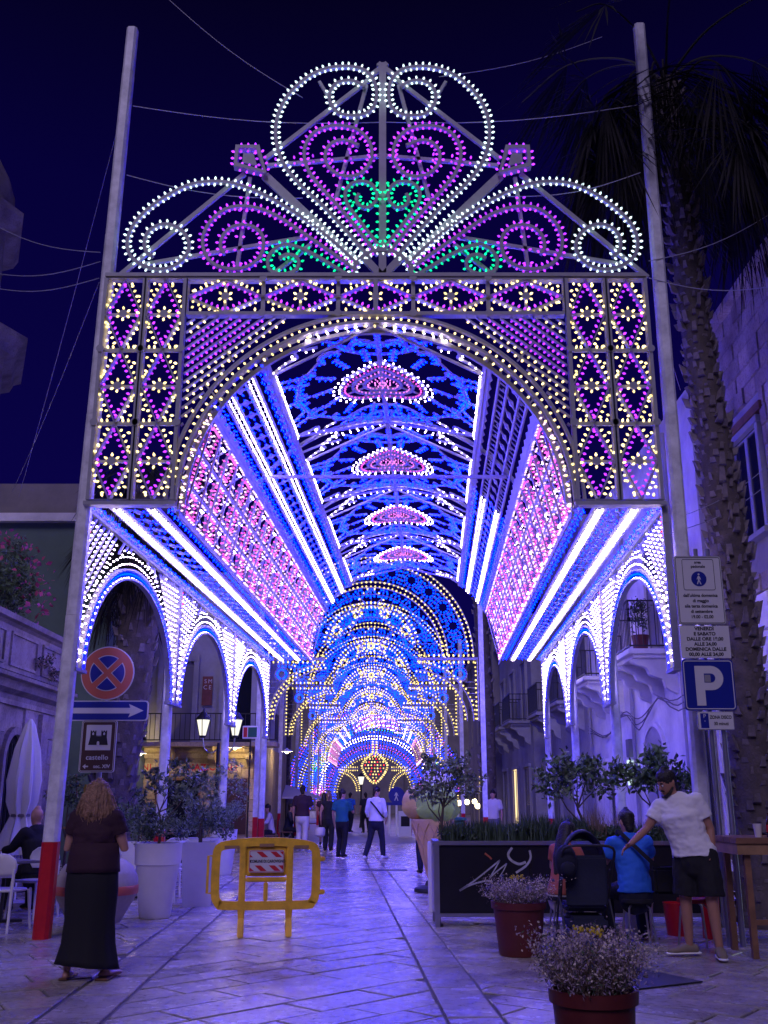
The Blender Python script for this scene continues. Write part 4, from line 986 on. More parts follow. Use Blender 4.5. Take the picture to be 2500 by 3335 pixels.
tag(MB().b2((-7.95, YV-.30, 2.46), (-7.65, YV-.2, 2.58)).build('exit_light', 'exit_green'), 'small glowing green-white light above the red shutter', 'light')
def pendant_lamp(x, y, z, lab, pw, dr=.5):
    t = thing('hanging_lamp', (x, y, z), lab, 'lamp'); MB().tube([(x, y, z+.06), (x, y, z+dr)], .008, 5).build('cord', 'iron', t)
    MB().lathe([(.02, .10), (.05, .07), (.19, .0), (.20, -.01)], 16, (x, y, z), cap=False).build('shade', 'white_paint', t, smooth=True)
    MB().ball((x, y, z-.01), .065).build('bulb', 'lamp_warm', t, smooth=True)
    l = bpy.data.lights.new('lamp_light', 'POINT'); l.energy = pw; l.color = (1, .74, .36); l.shadow_soft_size = .08; lo = bpy.data.objects.new('lamp_light', l); reg(lo, t); lo.location = (0, 0, -.12)
pendant_lamp(*at(765, 2434, 29.2), 'round hanging lamp under the balcony of the corner house', 18, .35)
pendant_lamp(*at(934, 2447, 33.), 'round hanging lamp over the side street beyond the corner house', 14, 1.0)
pendant_lamp(-6.9, 28.9, 2.72, 'hanging lamp under the balcony near the red shutter', 17, .2)
# lit balcony wall lamp
t = thing('wall_lamp', (-6.95, YV-.1, 3.6), 'small flood lamp lighting the wall above the balcony', 'lamp'); MB().box((-6.95, YV-.75, 3.16), (.22, .12, .1)).build('housing', 'iron', t); MB().box((-6.95, YV-.69, 3.19), (.18, .02, .07)).build('lens', 'lamp_warm', t)
l = bpy.data.lights.new('lamp_light', 'SPOT'); l.energy = 8; l.color = (1, .75, .36); l.spot_size = RAD(110); lo = bpy.data.objects.new('lamp_light', l); reg(lo, t); lo.location = (0, -.5, -.35); lo.rotation_euler = (RAD(115), 0, 0)

# ---- low palazzo on the left with a parapet
XP = -6.05
pb = thing('palazzo', (XP, 12, 0), 'weathered stone palazzo with panelled parapet and arched window on the left', 'building')
MB().b2((-14, 9.5, 0), (XP, 18.7, 3.45)).build('wall', 'palazzo', pb)
AH = (16.15, 16.95)
blocks(pb, (XP, 9.5), (0, 1), (1, 0), 9.2, 0, 2.95, .42, .8, 'palazzo', [(AH[0]-9.5, AH[1]-9.5, .9, 2.55)], 12, .03, .012)
mould(pb, [(XP, 9.5, 3.3), (XP, 18.75, 3.3)], [(0, -.32), (.06, -.32), (.08, -.2), (.2, -.14), (.24, -.02), (.34, 0), (.34, .06), (0, .10)], 'palazzo')
mould(pb, [(XP, 9.5, 2.98), (XP, 18.72, 2.98)], [(0, -.04), (.07, -.04), (.07, .04), (0, .05)], 'palazzo', 'string_course')
MB().b2((XP-.35, 9.5, 3.452), (XP+.10, 18.7, 4.15)).build('parapet', 'palazzo', pb)
for k in range(6):
    y0 = 9.8+k*1.5
    MB().sweep([V((XP+.115, y0, 3.55)), V((XP+.115, y0+1.2, 3.55)), V((XP+.115, y0+1.2, 4.05)), V((XP+.115, y0, 4.05))], .05, .04, (1, 0, 0), True).build('panel_moulding', 'palazzo', pb)
mould(pb, [(XP+.1, 9.5, 4.15), (XP+.1, 18.75, 4.15)], [(-.5, 0), (.0, 0), (.06, .04), (.14, .06), (.16, .14), (-.5, .16)], 'palazzo', 'coping')
aw = MB(); aw.prism([(AH[0], .9), (AH[1], .9), (AH[1], 2.1)]+[((AH[0]+AH[1])/2+.4*math.cos(a), 2.1+.4*math.sin(a)) for a in (PI*i/10 for i in range(1, 10))]+[(AH[0], 2.1)], (.01, 0, 0), lambda a, b: V((XP+.012, a, b))); aw.build('arched_window', 'glass_dark', pb)
aw = MB(); aw.sweep([V((XP+.05, AH[0]-.06, .9)), V((XP+.05, AH[0]-.06, 2.1))]+[V((XP+.05, 16.55-.46*math.cos(a), 2.1+.46*math.sin(a))) for a in (PI*i/12 for i in range(1, 12))]+[V((XP+.05, AH[1]+.06, 2.1)), V((XP+.05, AH[1]+.06, .9))], .12, .08, (1, 0, 0)); aw.build('arch_surround', 'palazzo', pb, fix=False)
for k in range(4): MB().box((XP+.04, AH[0]+.16+.16*k, 1.6), (.02, .02, 1.5)).build('window_bar', 'iron', pb)
for yb in (15.2, 17.6): MB().b2((XP, yb, 0), (XP+.12, yb+.35, 2.9)).build('pilaster', 'palazzo', pb)

gh = thing('green_house', (-9, 25, 0), 'tall green plastered house behind the parapet on the left', 'building')
MB().b2((-20, 25, 0), (-7.0, 31, 8.4)).build('wall', 'plaster_green', gh); MB().b2((-20, 24.8, 8.4), (-6.9, 31, 8.62)).build('cornice', 'plaster', gh); MB().b2((-20, 25.4, 8.62), (-8.0, 31, 9.6)).build('terrace_wall', 'plaster_dim', gh)
MB().b2((-20, 31.01, 0), (-11.61, 33, 6)).build('back_wing', 'plaster_dim', gh)
ct = thing('church_tower', (-13.6, 27, 0), 'stone church tower with stepped cornices at the upper left edge', 'building')
MB().lathe([(3.6, 9), (3.6, 14.2)], 8, (-15.05, 27.5, 0)).build('lower_drum', 'palazzo', ct); MB().lathe([(3.6, 14.2), (3.9, 14.3), (4.0, 14.55), (4.25, 14.7), (4.25, 14.9), (3.5, 15.2)], 8, (-15.05, 27.5, 0)).build('lower_cornice', 'palazzo', ct)
MB().lathe([(3.2, 15.0), (3.2, 18.6)], 8, (-15.05, 27.5, 0)).build('upper_drum', 'palazzo', ct); MB().lathe([(3.2, 18.6), (3.55, 18.7), (3.7, 19.0), (3.7, 19.2), (3.0, 19.4)], 8, (-15.05, 27.5, 0)).build('upper_cornice', 'palazzo', ct)
MB().lathe([(3.2, 19.4), (3.1, 20.5), (2.4, 21.8), (1.2, 22.6), (.1, 22.9)], 16, (-15.05, 27.5, 0)).build('dome', 'palazzo', ct, smooth=True)
gw = thing('grey_side_wall', (-8.6, 24, 0), 'plain dim wall between the palazzo and the corner house', 'wall')
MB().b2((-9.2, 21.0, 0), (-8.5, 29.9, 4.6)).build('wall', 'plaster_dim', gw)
# ================================================================== PLANTS
def leaf_mesh(name, C, size, m, seed=0, aspect=2.2, up=.2, droop=None):
    """one pointed leaf (two triangles folded on the midrib) at every point of C"""
    g = np.random.default_rng(seed); n = len(C); C = np.asarray(C, float)
    d = g.normal(size=(n, 3)); d[:, 2] += up; d /= np.linalg.norm(d, axis=1)[:, None]
    r = g.normal(size=(n, 3)); s_ = np.cross(d, r); s_ /= np.linalg.norm(s_, axis=1)[:, None]; nn = np.cross(d, s_)
    L = size*g.uniform(.6, 1.3, n)[:, None]; W_ = L/aspect
    vs = np.stack([C, C+d*L*.5+s_*W_*.5+nn*W_*.15, C+d*L, C+d*L*.5-s_*W_*.5+nn*W_*.15], 1).reshape(-1, 3)
    b = np.arange(n)[:, None]*4; fs = np.concatenate([b+np.array([[0, 1, 2]]), b+np.array([[0, 2, 3]])])
    mats = [m] if isinstance(m, str) else list(m)
    mi = np.tile(g.integers(0, len(mats), n), 2)
    return mesh_np(name, vs, fs, mi, mats)
def blob(c, r, n, seed, shell=.55):
    g = np.random.default_rng(seed); d = g.normal(size=(n, 3)); d /= np.linalg.norm(d, axis=1)[:, None]
    return np.array(c) + d*np.array(r)*(shell+(1-shell)*g.random(n)**.6)[:, None]
def put(name, me, t, kind=None):
    """mesh in world coordinates under thing t"""
    me.transform(WM[t.name].inverted()); return add(name, me, t, kind=kind)
def small_tree(name, base, trunk, crowns, leaf, m, lab, seed, n=420, tr=.03, cat='tree'):
    """tapered trunk, limbs into each clump of the crown, leaves in uneven clumps"""
    t = thing(name, base, lab, cat); B = V(base); r = random.Random(seed)
    P = [B+V(p) for p in trunk]; mb = MB(); k = len(P)
    mb.tube(P, [tr*(1-.45*i/(k-1)) for i in range(k)], 8); mb.build('trunk', 'bark', t, smooth=True)
    pts = []
    for i, (c, rr) in enumerate(crowns):
        c = B+V(c); q = P[-1 if i % 3 else max(0, k-2)]; md = q.lerp(c, .5)+V((r.uniform(-.04, .04), r.uniform(-.04, .04), -.03))
        MB().tube([q, md, c], [tr*.45, tr*.32, tr*.12], 5).build('limb', 'bark', t, smooth=True)
        rr *= .9; pts.append(blob(c, (rr, rr, rr*.82), int(.42*n*(rr/.2)**2), seed*31+i, .3))
        for j in range(7):      # twigs that break the outline
            d = V((r.uniform(-1, 1), r.uniform(-1, 1), r.uniform(-.4, 1))).normalized(); e_ = c+d*rr*r.uniform(.95, 1.35); pts.append(np.array(c.lerp(e_, .6)) + (np.array(e_)-np.array(c))*nrg.random((16, 1))*.5+nrg.normal(size=(16, 3))*.018)
    put('crown', leaf_mesh('crown', np.concatenate(pts), leaf, m, seed), t)
    return t
def shrub(t, c, r, n, leaf, m, seed, name='foliage'):
    g = random.Random(seed); pts = []
    for i in range(12):
        d = V((g.uniform(-1, 1), g.uniform(-1, 1), g.uniform(-.2, .9))); p = V(c)+V((d.x*r[0]*.7, d.y*r[1]*.7, d.z*r[2]*.8)); k = g.uniform(.28, .5); pts.append(blob(p, (r[0]*k, r[1]*k, r[2]*k), n//12, seed*17+i, .2))
    return put(name, leaf_mesh(name, np.concatenate(pts), leaf, m, seed, 2.6, .5), t)
def blades(t, n, area_, h, m, seed, wd=.008, lean=.45, name='blades'):
    """thin arching blades; area_ = (x0,x1,y0,y1,z)"""
    g = np.random.default_rng(seed); x0, x1, y0, y1, z = area_
    # tufts
    k = max(1, n//60); tx = g.uniform(x0, x1, k); ty = g.uniform(y0, y1, k); w_ = g.integers(0, k, n)
    b = np.stack([tx[w_]+g.normal(size=n)*.05, ty[w_]+g.normal(size=n)*.05, np.full(n, z)], 1)
    a = g.uniform(0, 2*PI, n); ln = lean*g.random(n)*h; H = h*g.uniform(.5, 1.1, n)*(.7+.5*g.random(k)[w_])
    d = np.stack([np.cos(a), np.sin(a), 0*a], 1); s_ = np.stack([-np.sin(a), np.cos(a), 0*a], 1)*wd
    m1 = b+d*(ln*.35)[:, None]; m1[:, 2] += H*.6; tp = b+d*ln[:, None]; tp[:, 2] += H
    vs = np.stack([b-s_, b+s_, m1+s_*.8, m1-s_*.8, tp], 1).reshape(-1, 3); i = np.arange(n)[:, None]*5
    fs = np.concatenate([i+np.array([[0, 1, 2]]), i+np.array([[0, 2, 3]]), i+np.array([[3, 2, 4]])])
    return put(name, mesh_np(name, vs, fs, None, [m]), t, 'stuff')
def palm(base, pts, rad, lab, seed, boots=300, crown=True, bs=.16, skirt=False):
    t = thing('palm_tree', base, lab, 'palm tree'); r = random.Random(seed); P = [V(p) for p in pts]; k = len(P)
    pp = [V(p) for p in spl([tuple(p) for p in P], 6)]; rs = [rad[0]+(rad[1]-rad[0])*i/(len(pp)-1) for i in range(len(pp))]
    MB().tube(pp, rs, 14).build('trunk', 'palm_bark', t, smooth=True)
    mb = MB(); N = len(pp)
    for i in range(boots):      # stubs of old leaf stalks in spirals
        f = (i+.5)/boots*(N-1); a = int(f); p = pp[a].lerp(pp[min(a+1, N-1)], f-a); R_ = rs[a]; an = i*2.39996+r.uniform(-.2, .2)
        o = V((math.cos(an), math.sin(an), 0)); s_ = V((-math.sin(an), math.cos(an), 0)); L = bs*r.choice((.35, .7, 1., 1.2, 1.7))*r.uniform(.8, 1.2); wd = bs*r.uniform(.4, 1.0)
        b = p+o*R_*.86; tip = b+o*L*.62+V((0, 0, L*r.uniform(.5, 1.0))); md = b+o*L*.42+V((0, 0, L*.12))
        q = [b-s_*wd/2, b+s_*wd/2, md+s_*wd*.4, md-s_*wd*.4, tip+s_*wd*.28, tip-s_*wd*.28, b+V((0, 0, L*.55)), tip-o*.02+V((0, 0, .01))]
        mb.q(q, [(0, 1, 2, 3), (3, 2, 4, 5), (6, 5, 4), (0, 3, 6), (3, 5, 6), (1, 6, 2), (2, 6, 4)])
    mb.build('leaf_stub_cover', 'palm_boot', t, fix=False, kind='stuff')
    top = pp[-1]
    if crown:
        for i in range(54 if skirt else 26):
            an = 2*PI*i/26*1.0+r.uniform(-.2, .2); dn = r.random() < (.75 if skirt else .35); L = r.uniform(2.0, 3.2) if skirt else r.uniform(1.3, 1.9)
            o = V((math.cos(an), math.sin(an), 0)); z0 = top-V((0, 0, r.uniform(.0, 1.6) if dn else 0))
            ctl = [z0, z0+o*L*.25+V((0, 0, .1 if dn else .5)), z0+o*L*(.42 if dn else .6)+V((0, 0, -.5 if dn else .5)), z0+o*L*(.5 if dn else .9)+V((0, 0, -1.5 if dn else -.1))]
            q = [V(p) for p in spl([tuple(p) for p in ctl], 5)]; fm = MB(); fm.tube(q, [.025*(1-.7*j/(len(q)-1)) for j in range(len(q))], 4)
            c = q[len(q)*2//3 if not dn else len(q)//2]; s_ = V((-o.y, o.x, 0))
            for j in range(34):      # fan blades
                w_ = RAD(-80+160*j/33); d = (q[-1]-c).normalized()*math.cos(w_)+s_*math.sin(w_); Lb = L*r.uniform(.45, .7); e_ = c+d*Lb+V((0, 0, -.25*Lb*r.uniform(.5, 2.2))); pw = d.cross(V((0, 0, 1))); pw = (pw.normalized() if pw.length > .01 else s_)*.018
                m1 = c.lerp(e_, .55)+V((0, 0, .05)); fm.q([c, m1+pw, e_, m1-pw], [(0, 1, 2, 3)])
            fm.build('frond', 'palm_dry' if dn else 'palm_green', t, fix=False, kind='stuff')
    return t
# big palm on the right
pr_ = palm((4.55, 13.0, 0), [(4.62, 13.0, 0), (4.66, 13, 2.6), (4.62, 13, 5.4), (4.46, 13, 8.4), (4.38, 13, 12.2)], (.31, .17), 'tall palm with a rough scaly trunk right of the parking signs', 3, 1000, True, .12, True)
palm((-5.2, 20, 0), [(-5.35, 20, 0), (-5.2, 20, 2.2), (-5.0, 20, 4.5), (-4.85, 20, 7.6)], (.44, .36), 'thick palm trunk standing behind the left arcade', 5, 330, True, .17)
palm((3.35, 33, 0), [(3.3, 33, 0), (3.35, 33, 4), (3.2, 33, 8.5)], (.28, .22), 'palm trunk beside the right row of far houses', 7, 150, False, .14)
palm((-4.1, 41, 0), [(-4.2, 41, 0), (-4.0, 41, 3), (-3.9, 41, 7)], (.27, .2), 'slim palm trunk at the mouth of the side street', 8, 120, False, .14)
palm((-6.2, 24.2, 0), [(-6.3, 24.2, 0), (-6.2, 24.2, 4), (-6.25, 24.2, 7.3)], (.3, .24), 'palm with drooping fronds showing left of the gate pillar', 9, 120, True, .14)

# planters and shrubs on the left
def round_pot(x, y, r, h, lab, m='white_plastic', rr=.68, band=True):
    t = thing('planter', (x, y, 0), lab, 'planter'); pr = [(r*rr*.94, 0), (r*rr, .02), (r*.95, h*.70)] + ([(r*.955, h*.705), (r*1.0, h*.71)] if band else []) + [(r*1.03, h*.98), (r*1.05, h), (r*.95, h), (r*.92, h-.06)]
    MB().lathe(pr, 32, (x, y, 0)).build('pot', m, t, smooth=True); MB().lathe([(r*.92, h-.065), (.01, h-.05)], 20, (x, y, 0)).build('soil', 'soil', t); return t
def square_pot(x, y, s_, h, lab, rz=.15):
    t = thing('planter', (x, y, 0), lab, 'planter'); mb = MB(); a = s_*.40; b = s_*.5; R_ = Matrix.Rotation(rz, 3, 'Z')
    ps = [V((x, y, z))+R_ @ V((sx*w_, sy*w_, 0)) for w_, z in ((a, 0), (b, h), (b-.035, h), (b-.04, h-.06)) for sx, sy in ((-1, -1), (1, -1), (1, 1), (-1, 1))]
    mb.q(ps, [(3, 2, 1, 0)]+[(4*i+k, 4*i+(k+1) % 4, 4*i+4+(k+1) % 4, 4*i+4+k) for i in range(3) for k in range(4)]+[(12, 13, 14, 15)]); mb.build('pot', 'white_plastic', t); return t
round_pot(-3.0, 13.95, .30, .93, 'tall round white planter nearest the yellow barrier')
square_pot(-2.72, 15.45, .50, .88, 'square white planter behind the nearest round one')
round_pot(-3.05, 17.6, .27, .86, 'round white planter behind the square one'); round_pot(-3.3, 21.5, .27, .88, 'farthest round white planter of the left row')
MB_ = thing('planter', (-3.9, 17.4, 0), 'low white trough planter behind the white chairs', 'planter'); MB().b2((-4.5, 17.2, 0), (-3.75, 17.7, .8)).build('pot', 'white_plastic', MB_, bevel=.02)
def bush(c, r, n, leaf, m, lab, seed): t = thing('shrub', (c[0], c[1], c[2]), lab, 'shrub'); shrub(t, (c[0], c[1], c[2]+r[2]*.55), r, n, leaf, m, seed); MB().tube([(c[0], c[1], c[2]-.08), (c[0]+.01, c[1], c[2]+r[2])], [.02, .008], 6).build('stem', 'bark', t); return t
bush((-3.0, 13.95, .90), (.36, .36, .28), 1500, .055, ['leaf_dark', 'leaf_sage'], 'dark bushy herb in the nearest round white planter', 1)
bush((-2.70, 15.45, .84), (.50, .42, .34), 2000, .055, ['leaf_sage', 'leaf_dark'], 'grey-green trailing shrub in the square white planter', 2)
bush((-3.05, 17.6, .84), (.42, .4, .36), 1400, .06, ['leaf_dark', 'leaf_sage'], 'dark shrub in the round planter behind the square one', 3)
bush((-3.3, 21.5, .86), (.45, .4, .42), 1300, .06, ['leaf_sage'], 'grey shrub in the farthest planter of the left row', 4)
bush((-4.1, 17.45, .78), (.62, .4, .42), 1600, .07, ['leaf_dark', 'leaf_green'], 'dark bush in the low white trough', 5)
small_tree('olive_tree', (-3.0, 13.95, .9), [(0, 0, 0), (.02, 0, .25), (-.02, 0, .42)], [((-.30, 0, .56), .20), ((.05, .05, .72), .19), ((.28, 0, .62), .20), ((.42, .1, .86), .16), ((-.12, -.05, .88), .13), ((.2, .1, .98), .14)], .075, ['leaf_sage', 'leaf_dark', 'leaf_olive'], 'loose-crowned little olive tree in the nearest round white planter', 6, 150, .022)
small_tree('olive_tree', (-2.72, 15.45, .85), [(0, 0, 0), (.0, 0, .3), (.04, 0, .45)], [((-.15, 0, .62), .16), ((.15, 0, .6), .16), ((.0, 0, .8), .14)], .07, ['leaf_sage', 'leaf_olive'], 'little olive tree in the square white planter', 16, 170, .02)
small_tree('olive_tree', (-3.3, 21.5, .88), [(0, 0, 0), (.0, 0, .4), (.05, 0, .6)], [((-.3, 0, .9), .3), ((.25, 0, .85), .3), ((.05, 0, 1.25), .28)], .08, ['leaf_sage', 'leaf_olive'], 'olive tree in the farthest planter of the left row', 17, 160, .022)
small_tree('olive_tree', (-5.25, 17.2, 0), [(0, 0, 0), (.03, 0, .8), (.0, 0, 1.2)], [((-.15, 0, 1.5), .26), ((.2, 0, 1.45), .24), ((0, 0, 1.75), .22)], .075, ['leaf_green', 'leaf_dark'], 'small tree in front of the golden frame', 18, 240, .03)
bt = thing('bougainvillea', (-6.3, 16.4, 4.3), 'flowering pink bush spilling over the palazzo parapet', 'shrub')
shrub(bt, (-6.35, 16.2, 4.9), (.5, 1.7, .95), 2600, .10, ['leaf_dark', 'leaf_green'], 8); put('blossom', leaf_mesh('blossom', blob((-6.2, 16.2, 4.95), (.55, 1.6, .85), 260, 77, .7), .10, ['flower_pink'], 5, 1.3), bt)
shrub(pl_, (5.1, 19.7, 4.9), (.25, .25, .4), 420, .08, ['leaf_dark'], 21)
for i, (y, z) in enumerate(((17.1, 3.6), (17.9, 3.45))):
    t = thing('wall_weed', (XP+.15, y, z), ('larger', 'smaller')[i]+' dry weed growing out of the palazzo cornice', 'plant'); shrub(t, (XP+.25, y, z+.1), (.16, .25, .2), 260, .06, ['leaf_dark', 'dry_stem'], 30+i)
# big black planter box on the right with trees and grasses
bx_ = thing('planter_box', (.6, 12.93, 0), 'long black panelled planter box with white graffiti strokes', 'planter')
bx0, bx1, by0, by1 = .62, 4.15, 12.95, 13.65
MB().b2((bx0+.05, by0+.02, .12), (bx1-.05, by1-.02, .93)).build('inner_box', 'black_panel', bx_)
for xa, xb in ((bx0+.06, 1.78), (1.80, 2.94), (2.96, bx1-.06)): MB().b2((xa, by0, .16), (xb, by0+.018, .93)).build('panel', 'black_panel', bx_)
MB().b2((bx0-.006, by0+.06, .16), (bx0+.012, by1-.06, .93)).build('side_panel', 'steel', bx_)
for x in (bx0+.03, bx1-.03): 
    for y in (by0+.005, by1-.03): MB().b2((x-.03, y-.03, .0), (x+.03, y+.03, .94)).build('corner_post', 'steel', bx_)
MB().b2((bx0-.01, by0-.035, .941), (bx1+.01, by0+.05, .99)).build('top_rail', 'steel', bx_, bevel=.005); MB().b2((bx0-.01, by0+.051, .941), (bx0+.07, by1+.03, .99)).build('top_rail', 'steel', bx_); MB().b2((bx0-.01, by1-.04, .941), (bx1+.01, by1+.031, .985)).build('top_rail', 'steel', bx_)
MB().b2((bx0+.061, by0-.025, .115), (bx1-.061, by0+.03, .155)).build('bottom_rail', 'steel', bx_, bevel=.004)
MB().b2((bx0+.08, by0+.06, .90), (bx1-.02, by1-.05, .955)).build('soil', 'soil', bx_)
for x in (bx0+.05, 2.3, bx1-.05): MB().lathe([(.05, 0), (.05, .03), (.02, .04), (.02, .12)], 10, (x, by0+.05, 0)).build('foot', 'iron', bx_)
def gp(x, y): p = at(1300+x/3.16, 2450+y/3.16, by0); return (p.x, p.z)
def stroke(pts, wd, nm='graffiti_stroke', mm='spray'):
    q = spl([gp(*p) for p in pts], 6); mb = MB(); mb.sweep([V((a, by0-.004, b)) for a, b in q], wd, .002, (0, -1, 0)); mb.build(nm, mm, bx_, fix=False)
stroke([(620, 1420), (760, 1330), (900, 1220), (1035, 1110)], .018); stroke([(1035, 1110), (985, 1200), (930, 1290)], .015); stroke([(620, 1425), (720, 1370), (880, 1325), (960, 1330)], .020); stroke([(930, 1290), (1010, 1220), (1105, 1145)], .016); stroke([(1105, 1145), (1070, 1220), (1030, 1280)], .012)
stroke([(1160, 980), (1120, 1050), (1150, 1110), (1230, 1150), (1300, 1130)], .030); stroke([(1340, 1010), (1350, 1090), (1300, 1170), (1200, 1240)], .026)
stroke([(880, 1040), (920, 1070), (950, 1100)], .022, 'rust_mark', 'cloth_orange')
gt = thing('ornamental_grass', (1.3, 13.3, .95), 'tufts of wispy grass along the black planter box', 'grass', kind='stuff')
blades(gt, 2600, (.80, 1.5, 13.1, 13.5, .95), .25, 'grass', 3); blades(gt, 2600, (1.6, 2.5, 13.1, 13.5, .95), .31, 'grass', 4); blades(gt, 1800, (2.5, 4.0, 13.1, 13.5, .95), .25, 'grass', 5); blades(gt, 500, (2.2, 3.6, 13.15, 13.5, .95), .50, 'dry_stem', 6, .003)
for i, (x, lb) in enumerate(((.95, 'leftmost'), (1.75, 'second'), (2.6, 'third'), (3.5, 'rightmost'))):
    t = thing('ground_cover', (x, 13.3, .95), lb + ' low dark leafy plant in the black planter box', 'plant', group='low plants in the black planter'); shrub(t, (x, 13.25, 1.02), (.42, .26, .14), 900, .06, ['leaf_dark'], 50+i)
small_tree('olive_tree', (.74, 13.35, .80), [(0, 0, 0), (.0, 0, .40), (.02, 0, .58)], [((-.24, 0, .82), .23), ((.08, 0, .98), .25), ((.32, 0, .86), .21), ((.0, .1, .72), .18), ((-.1, 0, 1.1), .16), ((.25, 0, 1.1), .16)], .075, ['leaf_olive', 'leaf_sage', 'leaf_olive'], 'pale olive tree at the left end of the black planter box', 31, 300, .026)
small_tree('lemon_tree', (2.62, 13.4, .82), [(0, 0, 0), (-.02, 0, .3), (-.12, 0, .55)], [((-.42, 0, .85), .30), ((-.1, 0, .95), .28), ((.2, 0, .85), .28), ((-.3, 0, 1.08), .20), ((.08, 0, 1.08), .18)], .085, ['leaf_green', 'leaf_dark', 'leaf_olive'], 'round leafy citrus tree in the middle of the black planter box', 32, 300, .028)
small_tree('lemon_tree', (3.62, 13.4, .82), [(0, 0, 0), (.0, 0, .25), (.02, 0, .42)], [((-.3, 0, .9), .26), ((.0, 0, 1.0), .28), ((.28, 0, .85), .25), ((-.1, 0, 1.18), .18), ((-.48, 0, .98), .14)], .10, ['leaf_dark', 'leaf_green'], 'dark large-leaved citrus tree beside the man in the white shirt', 33, 230, .03)
# two burgundy pots of dried flowers
def flower_pot(x, y, r, h, lab, lab2, seed, H, n):
    t = thing('flower_pot', (x, y, 0), lab, 'flower pot'); MB().lathe([(r*.80, 0), (r*.82, .02), (r*.98, h-.07), (r*1.06, h-.065), (r*1.08, h), (r*.98, h), (r*.95, h-.05)], 36, (x, y, 0)).build('pot', 'burgundy', t, smooth=True); MB().lathe([(r*.96, h-.06), (.01, h-.04)], 20, (x, y, 0)).build('soil', 'soil', t)
    f = thing('dried_flowers', (x, y, h-.05), lab2, 'flowers'); g = np.random.default_rng(seed)
    a = g.uniform(0, 2*PI, n); rr = r*.8*np.sqrt(g.random(n)); b = np.stack([x+rr*np.cos(a), y+rr*np.sin(a), np.full(n, h-.05)], 1)
    hh = H*(.35+.65*g.random(n)); tp = b.copy(); tp[:, 0] += (b[:, 0]-x)*.95*hh/H+g.normal(size=n)*.05; tp[:, 1] += (b[:, 1]-y)*.95*hh/H+g.normal(size=n)*.05; tp[:, 2] += hh
    s_ = np.stack([-np.sin(a), np.cos(a), 0*a], 1)*.0022; md = (b+tp)/2; md[:, 2] += .03
    vs = np.stack([b-s_, b+s_, md+s_, md-s_, tp], 1).reshape(-1, 3); i = np.arange(n)[:, None]*5; fs = np.concatenate([i+np.array([[0, 1, 2]]), i+np.array([[0, 2, 3]]), i+np.array([[3, 2, 4]])])
    put('stem_bunch', mesh_np('stem_bunch', vs, fs, None, ['dry_stem']), f, 'stuff')
    # side sprigs and small leaves, then flower heads at the tips
    w_ = g.integers(0, n, n*14); k = g.random(n*14)[:, None]*.7+.3; sp_ = b[w_]*(1-k)+tp[w_]*k+g.normal(size=(n*14, 3))*.018
    put('sprig_cloud', leaf_mesh('sprig_cloud', sp_, .026, ['dry_violet', 'dry_stem', 'leaf_dark', 'dry_violet', 'dry_pale'], seed, 3.2, .6), f, 'stuff')
    w_ = g.integers(0, n, n*3); hd = tp[w_]+g.normal(size=(n*3, 3))*.020
    put('floret_cloud', leaf_mesh('floret_cloud', hd, .016, ['dry_pale', 'dry_violet', 'dry_pale', 'dry_violet'], seed+1, 1.2), f, 'stuff')
    for j in range(9):
        q = tp[g.integers(0, n)]; mb = MB(); c = V(q)
        for kx in range(22): d = V(g.normal(size=3)); d.normalize(); pw = d.orthogonal().normalized()*.005; mb.q([c+pw, c-pw, c+d*.026], [(0, 1, 2)])
        mb.ball(c, .013, 6, 5); mb.build('thistle_head', 'thistle', f, fix=False)
    for j in range(3): q = V((x-.06+.05*j, y-.05, h+H*.86)); mb = MB(); [mb.ball(q+V(g.normal(size=3))*.012, .008, 5, 4) for _ in range(14)]; mb.build('yellow_head', 'dry_yellow', f, fix=False, kind='stuff')
flower_pot(1.36, 10.75, .26, .50, 'burgundy flower pot in front of the black planter box', 'mauve dried flowers in the farther burgundy pot', 61, .27, 420)
flower_pot(1.10, 5.72, .218, .54, 'burgundy flower pot nearest the camera', 'pale and violet dried flowers in the nearest burgundy pot', 62, .33, 620)
# ================================================================== STREET THINGS
def rrect(w_, h, r, n=5, c=(0, 0)):
    out = []
    for cx, cy, a0 in ((w_/2-r, h/2-r, 0), (-w_/2+r, h/2-r, PI/2), (-w_/2+r, -h/2+r, PI), (w_/2-r, -h/2+r, 1.5*PI)):
        out += [(c[0]+cx+r*math.cos(a0+PI/2*i/n), c[1]+cy+r*math.sin(a0+PI/2*i/n)) for i in range(n+1)]
    return out
def local(x, y, z=0.): return V((x, y, z))
# ---- yellow plastic barrier (local x along it, front looks to -y)
bc = thing('road_barrier', (-1.36, 12.17, 0), 'yellow plastic road barrier with red and white town plate', 'barrier', RAD(7))
def B(mb, name, m='yellow_plastic', par=None, bevel=.012, **k): return mb.build(name, m, par or bc, local=True, bevel=bevel, **k)
xz = lambda y: (lambda a, b: V((a, y, b)))
fr_ = MB(); o_ = [(-.60, .46), (-.56, .36), (-.46, .325), (.46, .325), (.56, .36), (.60, .46), (.60, .86), (.56, .955), (.44, .985), (.2, 1.01), (0, 1.015), (-.2, 1.01), (-.44, .985), (-.56, .955), (-.60, .86)]
fr_.sweep([V((a*.955, 0, b)) for a, b in spl(o_, 3, True)], .095, .055, (0, -1, 0), True); B(fr_, 'outer_frame', bevel=0, fix=False, smooth=True)
for x in (-.27, .27): B(MB().box((x, 0, .665), (.075, .06, .64)), 'upright')
B(MB().box((0, -.002, .60), (.47, .052, .05)), 'cross_rail'); B(MB().box((0, 0, .47), (.05, .05, .21)), 'short_upright')
B(MB().box((0, .012, .80), (.466, .025, .33)), 'back_plate')
for x in (-.40, .0, .40): B(MB().box((x, -.031, .975 if x == 0 else .955), (.17, .006, .035)), 'grip_slot', 'wood_pale', bevel=.002)
